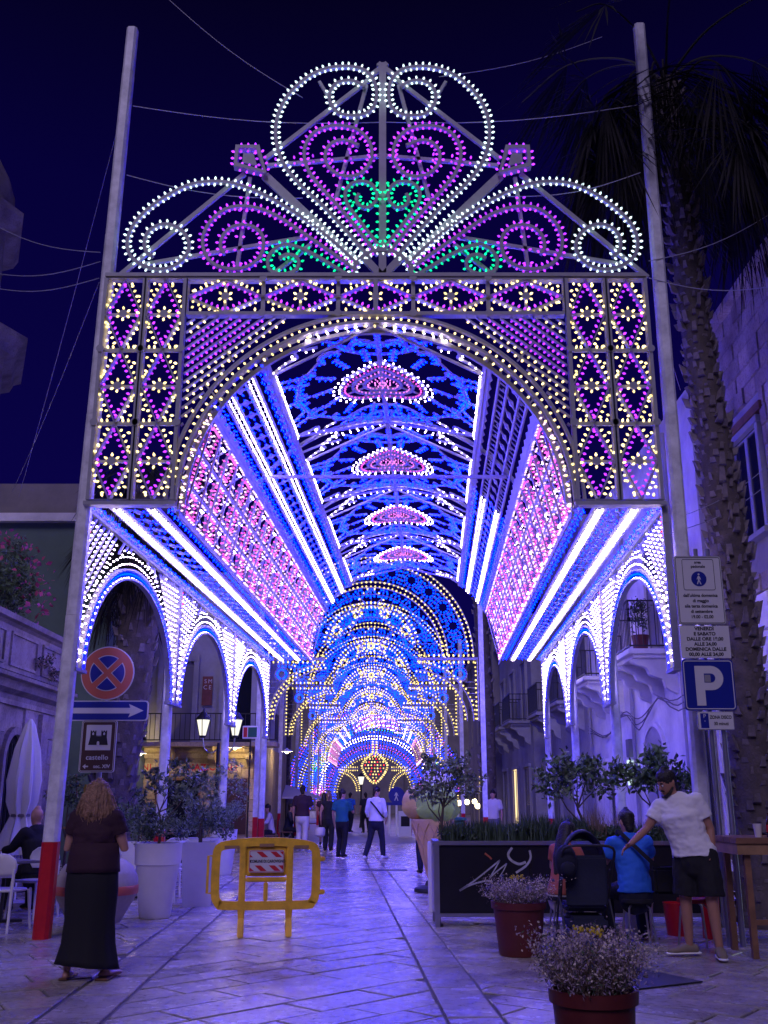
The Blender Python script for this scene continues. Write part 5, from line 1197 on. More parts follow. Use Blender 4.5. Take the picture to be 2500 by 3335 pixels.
for x in (-.27, .27):
    lg = MB(); lg.prism([(x-.05, .36), (x+.05, .36), (x+.032, .16), (x-.032, .16)], (0, .05, 0), xz(-.025)); B(lg, 'leg')
    ft = MB(); ft.prism([(-.20, 0), (-.13, 0), (-.05, .10), (.05, .10), (.13, 0), (.20, 0), (.06, .19), (-.06, .19)], (.07, 0, 0), lambda a, b, x=x: V((x-.035, a, b))); B(ft, 'foot')
for z in (.82, .46): B(MB().box((.635, 0, z), (.09, .05, .055)), 'hook')
B(MB().sweep([V((-.59, 0, .86)), V((-.665, 0, .86)), V((-.665, 0, .46)), V((-.59, 0, .46))], .028, .03, (0, -1, 0)), 'side_loop', bevel=0, fix=False)
pl = MB(); pl.prism(rrect(.40, .245, .02, 4, (0, .80)), (0, .008, 0), xz(-.042)); plate = B(pl, 'town_plate', 'sign_white', bevel=0)
def strip(poly, m='sign_red2', nm='red_stripe'): mb = MB(); mb.prism(poly, (0, .002, 0), xz(-.0445)); mb.build(nm, m, plate, local=True)
for dx in (-.03, .13): strip([(dx-.09, .905), (dx-.02, .905), (dx+.05, .845), (dx-.02, .845)]); strip([(dx-.105, .755), (dx-.035, .755), (dx+.035, .695), (dx-.035, .695)])
strip([(-.19, .875), (-.19, .845), (-.155, .845)]); strip([(-.19, .735), (-.19, .695), (-.14, .695)]); strip([(.15, .905), (.19, .905), (.19, .868)]); strip([(.135, .755), (.19, .755), (.19, .705)])
mb = MB(); mb.sweep([V((a, -.044, b)) for a, b in rrect(.385, .23, .018, 4, (0, .80))], .005, .002, (0, -1, 0), True); mb.build('plate_border', 'sign_red2', plate, local=True, fix=False)
def ltext(s_, size, x, y, z, par, m, bold=0., sx=1., space=1.):
    """lettering in the local frame of a thing, facing -y"""
    mw = WM[par.name]; p = mw @ V((x, y, z)); rz = mw.to_euler().z; return text(s_, size, p, par, m, rz=rz, bold=bold, sx=sx, space=space)
ltext('COMUNE DI CAROVIGNO', .044, .012, -.046, .800, plate, 'sign_black', .0008, .78)
strip([(-.186, .79), (-.176, .79), (-.176, .812), (-.181, .818), (-.186, .812)], 'sign_black', 'crest_mark')

# ---- traffic signs, left post
def disc(t, c, r, m, nm, y, th=.004, n=40): mb = MB(); mb.prism([(c[0]+r*math.cos(2*PI*i/n), c[1]+r*math.sin(2*PI*i/n)) for i in range(n)], (0, th, 0), xz(y)); return mb.build(nm, m, t, local=True)
def slab(t, poly, m, nm, y, th=.004): mb = MB(); mb.prism(poly, (0, th, 0), xz(y)); return mb.build(nm, m, t, local=True)
def frame_line(t, poly, wd, m, nm, y, closed=True): mb = MB(); mb.sweep([V((a, y, b)) for a, b in poly], wd, .003, (0, -1, 0), closed); return mb.build(nm, m, t, local=True, fix=False)
ls = thing('sign_post', (-3.62, 13.0, 0), 'grey post with no-stopping disc, blue arrow plate and brown castle sign', 'sign')
MB().tube([(0, .05, 0), (0, .05, 3.4)], .035, 12).build('post', 'steel', ls, local=True, smooth=True)
ns = disc(ls, (.03, 3.06), .345, 'sign_white', 'no_stopping_sign', -.02, .02)
disc(ns, (.03, 3.06), .332, 'sign_red', 'red_ring', -.024)
for q in range(4):
    a0 = q*PI/2+RAD(9.5); a1 = (q+1)*PI/2-RAD(9.5); rot = PI/4; off = .045
    cx, cz = .03+off*math.cos(q*PI/2+PI/4+rot), 3.06+off*math.sin(q*PI/2+PI/4+rot)
    def wedge(r, o2): return [(cx+o2*math.cos(q*PI/2+PI/4+rot), cz+o2*math.sin(q*PI/2+PI/4+rot))]+[(.03+r*math.cos(rot+a0+(a1-a0)*i/10), 3.06+r*math.sin(rot+a0+(a1-a0)*i/10)) for i in range(11)]
    slab(ns, wedge(.232, .0), 'sign_white', 'white_edge', -.0275); slab(ns, [(x*.93+.07*(.03+.13*math.cos(q*PI/2+PI/4+rot)), z*.93+.07*(3.06+.13*math.sin(q*PI/2+PI/4+rot))) for x, z in wedge(.228, .012)], 'sign_blue', 'blue_quarter', -.0305)
ar = slab(ls, rrect(1.06, .255, .04, 4, (.06, 2.58)), 'sign_white', 'arrow_plate', -.02, .02)
slab(ar, rrect(1.03, .228, .034, 4, (.06, 2.58)), 'sign_blue', 'blue_field', -.0235)
slab(ar, [(-.44, 2.545), (.36, 2.545), (.34, 2.495), (.53, 2.58), (.34, 2.665), (.36, 2.615), (-.44, 2.615)], 'sign_white', 'white_arrow', -.0265)
ca = slab(ls, rrect(.45, .645, .03, 4, (-.02, 2.135)), 'sign_white', 'castle_sign', -.02, .02)
slab(ca, rrect(.435, .63, .026, 4, (-.02, 2.135)), 'sign_brown', 'brown_field', -.0235); frame_line(ca, rrect(.415, .61, .022, 4, (-.02, 2.135)), .006, 'sign_white', 'white_line', -.0255)
slab(ca, [(-.18, 2.085), (.14, 2.085), (.14, 2.40), (-.18, 2.40)], 'sign_white', 'pictogram_field', -.0265)
cast = [(-.145, 2.15), (.105, 2.15), (.085, 2.25)]
cast += [(.085, 2.33), (.07, 2.33), (.07, 2.318), (.055, 2.318), (.055, 2.33), (.04, 2.33), (.04, 2.318), (.025, 2.318), (.025, 2.33), (.012, 2.33), (.012, 2.258)]
for k in range(4): x = .005-.016*k; cast += [(x, 2.258), (x, 2.27), (x-.008, 2.27), (x-.008, 2.258)]
cast += [(-.052, 2.258), (-.052, 2.33), (-.065, 2.33), (-.065, 2.318), (-.08, 2.318), (-.08, 2.33), (-.095, 2.33), (-.095, 2.318), (-.11, 2.318), (-.11, 2.33), (-.125, 2.33), (-.125, 2.25)]
slab(ca, cast, 'sign_black', 'castle_pictogram', -.0295)
for x, z, r in ((-.09, 2.285, .011), (.05, 2.285, .011), (-.02, 2.165, .016)): slab(ca, [(x-r, z-r), (x+r, z-r), (x+r, z+r)]+[(x+r*math.cos(a), z+r+r*math.sin(a)) for a in (PI/4, PI/2, 3*PI/4)]+[(x-r, z+r)], 'sign_white', 'castle_window', -.0325)
ltext('castello', .085, -.02, -.026, 1.995, ca, 'sign_white', .0012, 1., 1.08); ltext('sec. XIV', .062, .045, -.026, 1.885, ca, 'sign_white', .001)
slab(ca, [(-.195, 1.885), (-.16, 1.915), (-.16, 1.893), (-.125, 1.893), (-.125, 1.877), (-.16, 1.877), (-.16, 1.855)], 'sign_white', 'small_arrow', -.0265)

# ---- traffic signs, right post
rs_ = thing('sign_post', (3.62, 11.25, 0), 'post with pedestrian area panel, hours panel, parking sign and disc zone plate', 'sign')
MB().tube([(.16, .06, 0), (.16, .06, 4.3)], .03, 12).build('post', 'steel', rs_, local=True, smooth=True); MB().tube([(.02, .06, 0), (.02, .06, 4.3)], .03, 12).build('post', 'steel', rs_, local=True, smooth=True)
ap = slab(rs_, rrect(.545, .80, .03, 4, (.01, 3.80)), 'sign_grey', 'pedestrian_panel', -.02, .02); slab(ap, rrect(.53, .785, .026, 4, (.01, 3.80)), 'sign_white', 'white_field', -.0235); frame_line(ap, rrect(.51, .765, .022, 4, (.01, 3.80)), .006, 'sign_black', 'border', -.0255)
frame_line(ap, rrect(.36, .36, .02, 4, (.01, 3.98)), .005, 'sign_black', 'inner_border', -.0255)
ltext('area', .045, .01, -.026, 4.125, ap, 'sign_black', .0006); ltext('pedonale', .045, .01, -.026, 4.075, ap, 'sign_black', .0006)
disc(ap, (.01, 3.93), .088, 'sign_blue', 'blue_disc', -.0265)
wk = [(-.002, .042), (.010, .03), (.024, -.004), (.018, -.007), (.007, .012), (.005, -.012), (.024, -.06), (.014, -.062), (-.002, -.022), (-.018, -.06), (-.028, -.057), (-.011, -.012), (-.010, .014), (-.02, -.004), (-.027, 0), (-.012, .034)]
slab(ap, [(.01+a, 3.925+b) for a, b in wk], 'sign_white', 'walking_figure', -.0295); disc(ap, (.010, 3.982), .011, 'sign_white', 'figure_head', -.0295)
for i, s_ in enumerate(("dall'ultima domenica", 'di maggio', 'alla terza domenica', 'di settembre', '19.00 - 02.00')): ltext(s_, .050, .01, -.026, 3.735-.062*i, ap, 'sign_black', .0008, .96)
hp = slab(rs_, [(-.26, 3.02), (.30, 3.02), (.30, 3.385), (-.26, 3.385)], 'sign_white', 'hours_panel', -.02, .02)
for i, s_ in enumerate(('VENERDÌ', 'E SABATO', 'DALLE ORE 19,00', 'ALLE 24,00', 'DOMENICA DALLE', '00,00 ALLE 24,00')): ltext(s_, .052, .02, -.022, 3.35-.058*i, hp, 'sign_black', .0014, 1.05)
pk = slab(rs_, rrect(.575, .565, .035, 4, (.02, 2.72)), 'sign_blue', 'parking_sign', -.02, .02); frame_line(pk, rrect(.54, .53, .03, 4, (.02, 2.72)), .009, 'sign_white', 'white_border', -.0225)
mb = MB(); cz_ = 2.80
outer = [(-.13, 2.49), (-.13, 2.93), (.05, 2.93)]+[(.05+.135*math.sin(a), cz_-.005+.135*math.cos(a)) for a in (PI*i/12 for i in range(1, 12))]+[(.05, 2.66), (-.03, 2.66), (-.03, 2.49)]
slab(pk, outer, 'sign_white', 'letter_p', -.0235); slab(pk, [(-.03, 2.745), (-.03, 2.845), (.045, 2.845)]+[(.045+.05*math.sin(a), 2.795+.05*math.cos(a)) for a in (PI*i/8 for i in range(1, 8))]+[(.045, 2.745)], 'sign_blue', 'letter_counter', -.0265)
slab(pk, [(-.025, 2.75), (.04, 2.75), (.04, 2.83), (-.025, 2.83)], 'sign_grey', 'sticker', -.0295)
zd = slab(rs_, rrect(.40, .20, .012, 3, (.06, 2.325)), 'sign_grey', 'disc_zone_plate', -.02, .02); slab(zd, rrect(.385, .185, .01, 3, (.06, 2.325)), 'sign_white', 'white_field', -.0235)
slab(zd, [(-.11, 2.245), (-.02, 2.245), (-.02, 2.405), (-.11, 2.405)], 'sign_blue', 'blue_corner', -.0265); ltext('P', .06, -.065, -.030, 2.372, zd, 'sign_white'); ltext('v', .03, -.065, -.030, 2.322, zd, 'sign_white')
ltext('ZONA DISCO', .050, .115, -.0265, 2.362, zd, 'sign_black', .0005, .78); ltext('30 minuti', .050, .115, -.0265, 2.292, zd, 'sign_black', .0005, .85)
for z in (4.0, 3.45, 2.75): MB().box((.09, .035, z), (.3, .04, .035)).build('clamp', 'steel', rs_, local=True)

# ---- double lantern street lamp
lx, ly = at(715, 2340, 24.).x, 24.
lp = thing('street_lamp', (lx, ly, 0), 'double-armed street lamp with two glowing lanterns behind the left arcade', 'street lamp')
MB().lathe([(.12, 0), (.12, .1), (.07, .16), (.05, .9), (.04, 2.6), (.03, 2.75)], 12, (lx, ly, 0)).build('post', 'iron', lp, smooth=True)
for sd in (-1, 1):
    q = spl([(lx, ly, 2.62), (lx+sd*.16, ly, 2.52), (lx+sd*.33, ly, 2.62), (lx+sd*.385, ly, 2.90)], 5); MB().tube(q, .018, 6).build('arm', 'steel', lp, smooth=True)
    cx = lx+sd*.385; ln = thing('dummy', (0, 0, 0), None, None) if False else None
    gl = MB(); gl.lathe([(.07, 2.92), (.155, 3.28)], 4, (cx, ly, 0)); g_ = gl.build('lantern_glass', 'lamp_white', lp)
    for k in range(4):
        a = PI/2*k; MB().tube([(cx+.075*math.cos(a), ly+.075*math.sin(a), 2.90), (cx+.163*math.cos(a), ly+.163*math.sin(a), 3.29)], .011, 5).build('lantern_bar', 'iron', g_)
    MB().lathe([(.19, 3.285), (.18, 3.31), (.09, 3.42), (.07, 3.46), (.03, 3.47), (.015, 3.55)], 12, (cx, ly, 0)).build('lantern_roof', 'iron', g_, smooth=True)
    MB().lathe([(.05, 2.87), (.085, 2.90), (.08, 2.92)], 8, (cx, ly, 0)).build('lantern_base', 'iron', g_)
# far lantern, pedestrian sign on stand, notice board, bin
fl = thing('street_lamp', at(1175, 2700, 55.) * 1, 'small single lantern on a post far down the street', 'street lamp'); q = V((at(1175, 2620, 55.).x, 55., 0)); fl.location = q; WM[fl.name] = Matrix.Translation(q)
MB().lathe([(.1, 0), (.05, .3), (.04, 2.2)], 8, q).build('post', 'iron', fl); MB().lathe([(.08, 2.2), (.17, 2.6)], 4, q).build('lantern_glass', 'lamp_white', fl); MB().lathe([(.2, 2.602), (.04, 2.8)], 8, q).build('lantern_roof', 'iron', fl)
q = at(1291, 2690, 44.); q = V((q.x, 44., 0)); ps = thing('pedestrian_sign', q, 'round blue pedestrian sign on a white stand far down the street', 'sign')
disc(ps, (0, 1.62), .34, 'sign_blue', 'blue_disc', -.03, .03); slab(ps, [(a*3.4, 1.6+b*3.4) for a, b in wk], 'sign_white', 'walking_figure', -.036)
for x in (-.3, 0, .3): MB().box((x, 0, .62), (.09, .04, 1.24)).build('slat', 'white_paint', ps, local=True)
MB().box((0, -.01, 1.27), (.95, .05, .12)).build('plank', 'sign_blue', ps, local=True)
q = gnd(1312, 2712); nb = thing('notice_board', (q.x, 42., 0), 'white folding notice board standing in the far street', 'notice board'); R_ = Matrix.Rotation(RAD(12), 3, 'X')
MB().box((0, 0, .5), (.55, .03, 1.0), R_=R_).build('board', 'white_paint', nb, local=True); MB().box((0, .25, .5), (.55, .03, 1.0), R_=Matrix.Rotation(RAD(-12), 3, 'X')).build('board', 'white_paint', nb, local=True); MB().box((0, -.04, .6), (.35, .01, .4), R_=R_).build('poster', 'sign_black', nb, local=True)
q = V((at(1475, 2660, 26.).x, 26., 0)); wb_ = thing('wheelie_bin', q, 'green wheelie bin behind the black planter box', 'bin'); mb = MB(); mb.q([q+V(p) for p in ((-.22, -.25, 0), (.22, -.25, 0), (.22, .25, 0), (-.22, .25, 0), (-.28, -.32, .95), (.28, -.32, .95), (.28, .32, .95), (-.28, .32, .95))], [(0, 1, 2, 3), (4, 5, 6, 7), (0, 1, 5, 4), (1, 2, 6, 5), (2, 3, 7, 6), (3, 0, 4, 7)]); mb.build('body', 'bin_green', wb_, bevel=.02); MB().box(q+V((0, -.02, 1.0)), (.62, .7, .08)).build('lid', 'bin_green', wb_, bevel=.02); MB().box(q+V((0, -.315, .75)), (.16, .01, .1)).build('sticker', 'white_paint', wb_)

# ---- giant ice cream cone
ic = V((.84, 17.7, 0)); ice = thing('ice_cream_cone', ic, 'giant ice cream cone figure with green and yellow scoops beside the planter', 'advertising figure')
MB().lathe([(.33, 0), (.34, .02), (.33, .06), (.16, .10), (.13, .17), (.0, .18)], 32, ic).build('base', 'rubber', ice, smooth=True)
cone = MB(); cone.lathe([(.085, .17), (.375, 1.12), (.36, 1.16)], 32, ic); cone = cone.build('wafer_cone', 'wafer', ice, smooth=True)
for k in range(12):
    for dr in (1, -1):
        pts = []
        for i in range(11): z = .22+.88*i/10; r = .085+.29*(z-.17)/.95+.004; a = 2*PI*k/12+dr*i*.13; pts.append(ic+V((r*math.cos(a), r*math.sin(a), z)))
        MB().tube(pts, .011, 4).build('waffle_ridge', 'wafer', cone, fix=False)
def scoop(c, r, m, nm, seed):
    mb = MB(); mb.ball(c, r, 28, 18, (1, 1, .92)); g_ = random.Random(seed)
    for i, p in enumerate(mb.v):
        d = (p-V(c)); a = math.atan2(d.y, d.x)
        if d.z < -.25*r: k = 1+.10*math.sin(a*7+seed)+.05*math.sin(a*13); mb.v[i] = V(c)+V((d.x*k*1.06, d.y*k*1.06, d.z))
    mb.build(nm, m, ice, smooth=True)
scoop(ic+V((.06, -.14, 1.40)), .36, 'gelato_green', 'green_scoop', 1); scoop(ic+V((-.20, .16, 1.42)), .33, 'gelato_yellow', 'yellow_scoop', 2); scoop(ic+V((.10, .2, 1.74)), .30, 'gelato_white', 'white_scoop', 3)
tag(MB().lathe([(.05, 0), (.055, .9), (.045, .92)], 14, (.66, 14.6, 0)).build('white_tube_bollard', 'white_plastic', smooth=True), 'slim white tube standing between the planter box and the giant cone', 'bollard')

# ---- concrete bowl with a red band, behind the woman
cb = thing('concrete_bollard', (-3.45, 12.72, 0), 'round concrete street bowl with a red band behind the woman', 'bollard')
MB().lathe([(.20, 0), (.22, .05), (.30, .08), (.46, .36), (.482, .40)], 32, (-3.45, 12.72, 0)).build('bowl', 'concrete', cb, smooth=True); MB().lathe([(.484, .40), (.49, .41), (.49, .49), (.484, .50)], 32, (-3.45, 12.72, 0)).build('red_band', 'sign_red', cb, smooth=True)
MB().lathe([(.48, .50), (.47, .60), (.40, .72), (.30, .79), (.27, .79), (.25, .74), (.0, .72)], 32, (-3.45, 12.72, 0)).build('rim', 'concrete', cb, smooth=True)

# ---- café furniture
def chair(x, y, rz, lab, group='white café chairs'):
    t = thing('plastic_chair', (x, y, 0), lab, 'chair', rz, group)
    st = MB(); st.prism([(.22*math.copysign(abs(math.cos(a))**.6, math.cos(a)), .21*math.copysign(abs(math.sin(a))**.6, math.sin(a))) for a in (2*PI*i/24 for i in range(24))], (0, 0, .028), lambda a, b: V((a, b, .44))); st.build('seat', 'white_plastic', t, local=True, bevel=.008)
    bk = MB(); n = 14; ring = []
    for z, hw in ((.60, .17), (.66, .225), (.74, .24), (.81, .215), (.86, .14), (.875, .05)):
        for i in range(n+1): u = -1+2*i/n; ring.append(V((hw*u, -.22-.05*(z-.6)/.3+.06*u*u, z)))
    k = n+1; bk.q(ring, [(j*k+i, j*k+i+1, (j+1)*k+i+1, (j+1)*k+i) for j in range(5) for i in range(n)])
    o = bk.build('backrest', 'white_plastic', t, local=True, smooth=True); md = o.modifiers.new('thick', 'SOLIDIFY'); md.thickness = .02
    for sx in (-1, 1):
        MB().tube([(sx*.19, .19, .45), (sx*.23, .23, 0)], [.02, .014], 8).build('leg', 'white_plastic', t, local=True, smooth=True)
        MB().tube([(sx*.215, -.21, .70), (sx*.205, -.20, .45), (sx*.23, -.26, 0)], [.018, .02, .014], 8).build('leg', 'white_plastic', t, local=True, smooth=True)
    return t
def cafe_table(x, y, lab, r=.38, h=.74, m='cloth_grey'):
    t = thing('cafe_table', (x, y, 0), lab, 'table'); MB().lathe([(r, h-.03), (r, h)], 4 if r > .35 else 24, (x, y, 0)).build('tabletop', m, t, bevel=.006)
    for dx in (-.05, .05): MB().box((x+dx, y, h/2-.01), (.045, .03, h-.06)).build('column', 'iron', t)
    for rz in (.4, .4+PI/2): MB().box((x, y, .02), (.62, .05, .03), rz).build('foot', 'iron', t)
    return t
cafe_table(-4.85, 13.35, 'grey café table at the left edge behind the red mast foot', .50)
cafe_table(-3.62, 16.6, 'small café table among the white chairs behind the woman', .30)
chair(-4.50, 12.6, RAD(-12), 'white plastic chair at the left edge in front of the café table')
chair(-4.62, 13.95, RAD(160), 'white plastic chair under the seated bald man'); chair(-3.25, 16.1, RAD(65), 'white plastic chair just right of the woman, facing away'); chair(-3.45, 17.2, RAD(170), 'white plastic chair behind the small café table'); chair(-3.95, 16.2, RAD(-60), 'white plastic chair half hidden behind the woman')
# closed parasol
px_, py_ = -5.3, 15.2
pa = thing('closed_parasol', (px_, py_, 0), 'folded white parasol in front of the palazzo', 'parasol'); MB().tube([(px_, py_, 0), (px_, py_, 2.6)], .03, 8).build('pole', 'white_paint', pa); MB().lathe([(.3, 0), (.3, .08), (.05, .1)], 16, (px_, py_, 0)).build('base', 'concrete', pa)
cn = MB(); prof = [(.02, 2.64), (.07, 2.56), (.16, 2.2), (.22, 1.75), (.20, 1.45), (.13, 1.25), (.24, .95), (.27, .72)]; n = 40
for i, (r, z) in enumerate(prof):
    for j in range(n): a = 2*PI*j/n; rr = r*(1+.22*math.sin(a*8+z*1.3)*min(1, i/2)); cn.v.append(V((px_+rr*math.cos(a)+.10*(2.6-z)*-.12, py_+rr*math.sin(a), z)))
cn.f = [(i*n+j, i*n+(j+1) % n, (i+1)*n+(j+1) % n, (i+1)*n+j) for i in range(len(prof)-1) for j in range(n)]; cn.m = [0]*len(cn.f); cn.build('canopy', 'cloth_white', pa, smooth=True)
MB().lathe([(.15, 1.24), (.155, 1.26), (.15, 1.28)], 20, (px_-.02, py_, 0), cap=False).build('tie_strap', 'cloth_grey', pa)
mf = thing('gold_frame', (-5.0, 17.9, .0), 'empty gilt frame standing on an easel behind the red mast', 'frame'); c0 = at(222, 2625, 17.9)
mb = MB(); mb.sweep([V((c0.x+a, 17.9, 1.36+b)) for a, b in ((-.27, -.35), (.27, -.35), (.27, .35), (-.27, .35))], .06, .04, (0, -1, 0), True); mb.build('moulding', 'gold', mf, fix=False)
for a in (-.2, .2): MB().tube([(c0.x+a*1.4, 17.95, 0), (c0.x+a*.4, 17.95, 1.9)], .018, 6).build('easel_leg', 'wood', mf)
# stools and high table on the right
def stool(x, y, h, lab, seatm='cloth_black', r=.17, legm='steel', rz=0.):
    t = thing('stool', (x, y, 0), lab, 'stool', rz); MB().lathe([(r, h-.04), (r*1.02, h-.02), (r*.98, h)], 24, (0, 0, 0)).build('seat', seatm, t, local=True, smooth=True)
    for k in range(4):
        a = PI/4+k*PI/2; MB().tube([(r*.6*math.cos(a), r*.6*math.sin(a), h-.05), (r*.92*math.cos(a), r*.92*math.sin(a), h-.09), (r*1.25*math.cos(a), r*1.25*math.sin(a), 0)], .012, 8).build('leg', legm, t, local=True, smooth=True)
    return t
stool(2.70, 11.35, .47, 'low metal stool under the man in the blue shirt'); stool(3.22, 11.05, .50, 'metal stool with reddish seat behind the standing man', 'cloth_red'); stool(1.98, 11.75, .46, 'low stool under the woman with long hair')
ht = thing('bar_table', (3.95, 10.7, 0), 'high wooden bar table at the right edge', 'table')
for k in range(4): MB().b2((3.50, 10.40+.2*k, 1.06), (4.7, 10.595+.2*k, 1.12)).build('top_board', 'wood', ht, bevel=.006)
MB().b2((3.54, 10.42, .96), (4.66, 10.46, 1.058)).build('apron', 'wood_pale', ht); MB().b2((3.51, 10.42, .96), (3.539, 11.17, 1.058)).build('apron', 'wood_pale', ht)
for x, y in ((3.62, 10.5), (3.62, 11.1), (4.6, 10.5), (4.6, 11.1)): MB().b2((x-.03, y-.03, 0), (x+.03, y+.03, .958)).build('leg', 'wood', ht)
MB().b2((3.64, 10.5, .3), (4.58, 10.54, .35)).build('foot_rail', 'wood', ht)
tag(MB().lathe([(.032, 0), (.043, .125), (.045, .13), (.04, .13), (.03, .01)], 20, (3.78, 10.55, 1.121)).build('paper_cup', 'cup', smooth=True), 'pale paper cup on the bar table', 'cup')
bo = thing('beer_bottle', (3.89, 10.52, 1.121), 'brown glass bottle beside the paper cup on the bar table', 'bottle'); MB().lathe([(.031, 0), (.033, .01), (.033, .14), (.028, .165), (.014, .19), (.013, .235)], 18, (3.89, 10.52, 1.121)).build('glass', 'bottle_brown', bo, smooth=True); MB().lathe([(.0335, .05), (.0335, .12)], 18, (3.89, 10.52, 1.121), cap=False).build('paper_label', 'sign_red2', bo, smooth=True)
# pushchair
sx_, sy_ = 2.12, 11.15
pm = thing('pushchair', (sx_, sy_, 0), 'dark navy pushchair seen from behind between the two seated people', 'pushchair')
hd = MB(); n = 16; rows = 7
for j in range(rows):
    a = RAD(-5+j*95/(rows-1)); 
    for i in range(n+1): b = PI*i/n; hd.v.append(V((sx_+.23*math.cos(b), sy_+.02+.24*math.sin(a)*.9*1.0-.05, .82+.36*math.sin(b)*(.55+.45*math.cos(a-.4)))))
hd.f = [(j*(n+1)+i, j*(n+1)+i+1, (j+1)*(n+1)+i+1, (j+1)*(n+1)+i) for j in range(rows-1) for i in range(n)]; hd.m = [0]*len(hd.f); o = hd.build('hood', 'pram', pm, smooth=True); o.modifiers.new('thick', 'SOLIDIFY').thickness = .015
sbk = MB(); sbk.q([V((sx_+a, sy_-.02+b, c)) for a, b, c in ((-.22, -.06, .40), (.22, -.06, .40), (.23, -.08, .92), (-.23, -.08, .92), (-.20, .02, .40), (.20, .02, .40), (.21, .0, .92), (-.21, .0, .92))], [(0, 1, 2, 3), (4, 5, 6, 7), (0, 1, 5, 4), (1, 2, 6, 5), (2, 3, 7, 6), (3, 0, 4, 7)]); sbk.build('backrest', 'pram', pm, bevel=.03)
MB().b2((sx_-.22, sy_-.02, .36), (sx_+.22, sy_+.42, .44)).build('seat', 'pram', pm, bevel=.03); MB().b2((sx_-.20, sy_-.12, .18), (sx_+.20, sy_+.36, .32)).build('basket', 'pram', pm, bevel=.04)
MB().tube(spl([(sx_-.25, sy_+.1, .45), (sx_-.26, sy_-.15, .80), (sx_-.25, sy_-.30, 1.0), (sx_, sy_-.33, 1.03), (sx_+.25, sy_-.30, 1.0), (sx_+.26, sy_-.15, .80), (sx_+.25, sy_+.1, .45)], 4), .014, 8).build('push_handle', 'rubber', pm, smooth=True)
for dx in (-.26, .26):
    MB().tube([(sx_+dx, sy_-.05, .78), (sx_+dx, sy_+.40, .12)], .012, 6).build('frame_tube', 'iron', pm); MB().tube([(sx_+dx, sy_+.1, .5), (sx_+dx, sy_-.22, .12)], .012, 6).build('frame_tube', 'iron', pm)
    for yy in (-.22, .40): wl = MB(); wl.tube([V((sx_+dx+k, sy_+yy, .11)) for k in (-.02, .02)], .11, 20); wh = wl.build('wheel', 'rubber', pm); hb = MB(); hb.tube([V((sx_+dx+k, sy_+yy, .11)) for k in (-.024, .024)], .06, 14); hb.build('hub', 'steel', wh)
hb_ = thing('rucksack', (1.86, 11.02, .75), 'dark rucksack hanging on the pushchair handle', 'bag'); MB().ball((1.90, 10.98, .86), .13, 14, 10, (.9, .7, 1.35)).build('sack', 'cloth_navy', hb_, smooth=True); MB().ball((1.90, 10.88, .80), .08, 12, 8, (1, .6, .9)).build('pocket', 'cloth_navy', hb_, smooth=True)
tag(MB().lathe([(.14, 0), (.17, .36), (.18, .37), (.165, .37), (.13, .02)], 20, (2.86, 12.0, 0)).build('white_bucket', 'white_plastic', smooth=True), 'white bucket on the ground behind the low stool', 'bucket')
tag(MB().lathe([(.12, 0), (.15, .34), (.155, .35), (.14, .35), (.11, .02)], 20, (3.35, 12.2, 0)).build('red_bucket', 'pole_red', smooth=True), 'red bucket on the ground behind the standing man', 'bucket')
# far café: awning, tables and seated crowd come with the people
aw_ = thing('café_awning'.replace('é', 'e'), (-4.9, 38, 0), 'pale café parasol over tables in the side street', 'parasol'); c = at(930, 2590, 38.); MB().lathe([(1.35, c.z-.12), (1.32, c.z-.05), (.1, c.z+.35), (.01, c.z+.36)], 8, (c.x, 38, 0), cap=False).build('canopy', 'cloth_cream', aw_); MB().tube([(c.x, 38, 0), (c.x, 38, c.z+.3)], .03, 6).build('pole', 'iron', aw_)
for k, (u, v, Y) in enumerate(((1495, 2615, 50), (1520, 2612, 50), (1545, 2610, 52), (1470, 2620, 54), (1555, 2625, 48))):
    p = at(u, v, Y); t = thing('cafe_lamp', p, ('leftmost but one', 'middle', 'right of middle', 'leftmost', 'rightmost')[k] + ' glowing shop lamp far down the right row', 'lamp', group='shop lamps down the street'); MB().ball(p, .13, 10, 7).build('globe', 'lamp_warm', t, smooth=True); MB().tube([p+V((0, 0, .1)), p+V((0, 0, .5)), p+V((4.95-p.x, 0, .5))], .02, 5).build('arm', 'iron', t)
sl = thing('sign_box', at(815, 2385, 27.5), 'small lit advertising box on a pole at the end of the left arcade', 'sign'); c = at(815, 2385, 27.5); MB().box(c, (.42, .08, .34)).build('box', 'white_paint', sl, bevel=.01); MB().box(c+V((.06, -.043, 0)), (.24, .004, .26)).build('panel', 'bin_green', sl); MB().box(c+V((-.13, -.043, 0)), (.1, .004, .26)).build('panel', 'sign_red2', sl); MB().tube([(c.x, c.y+.06, 0), (c.x, c.y+.06, c.z)], .025, 6).build('post', 'iron', sl)
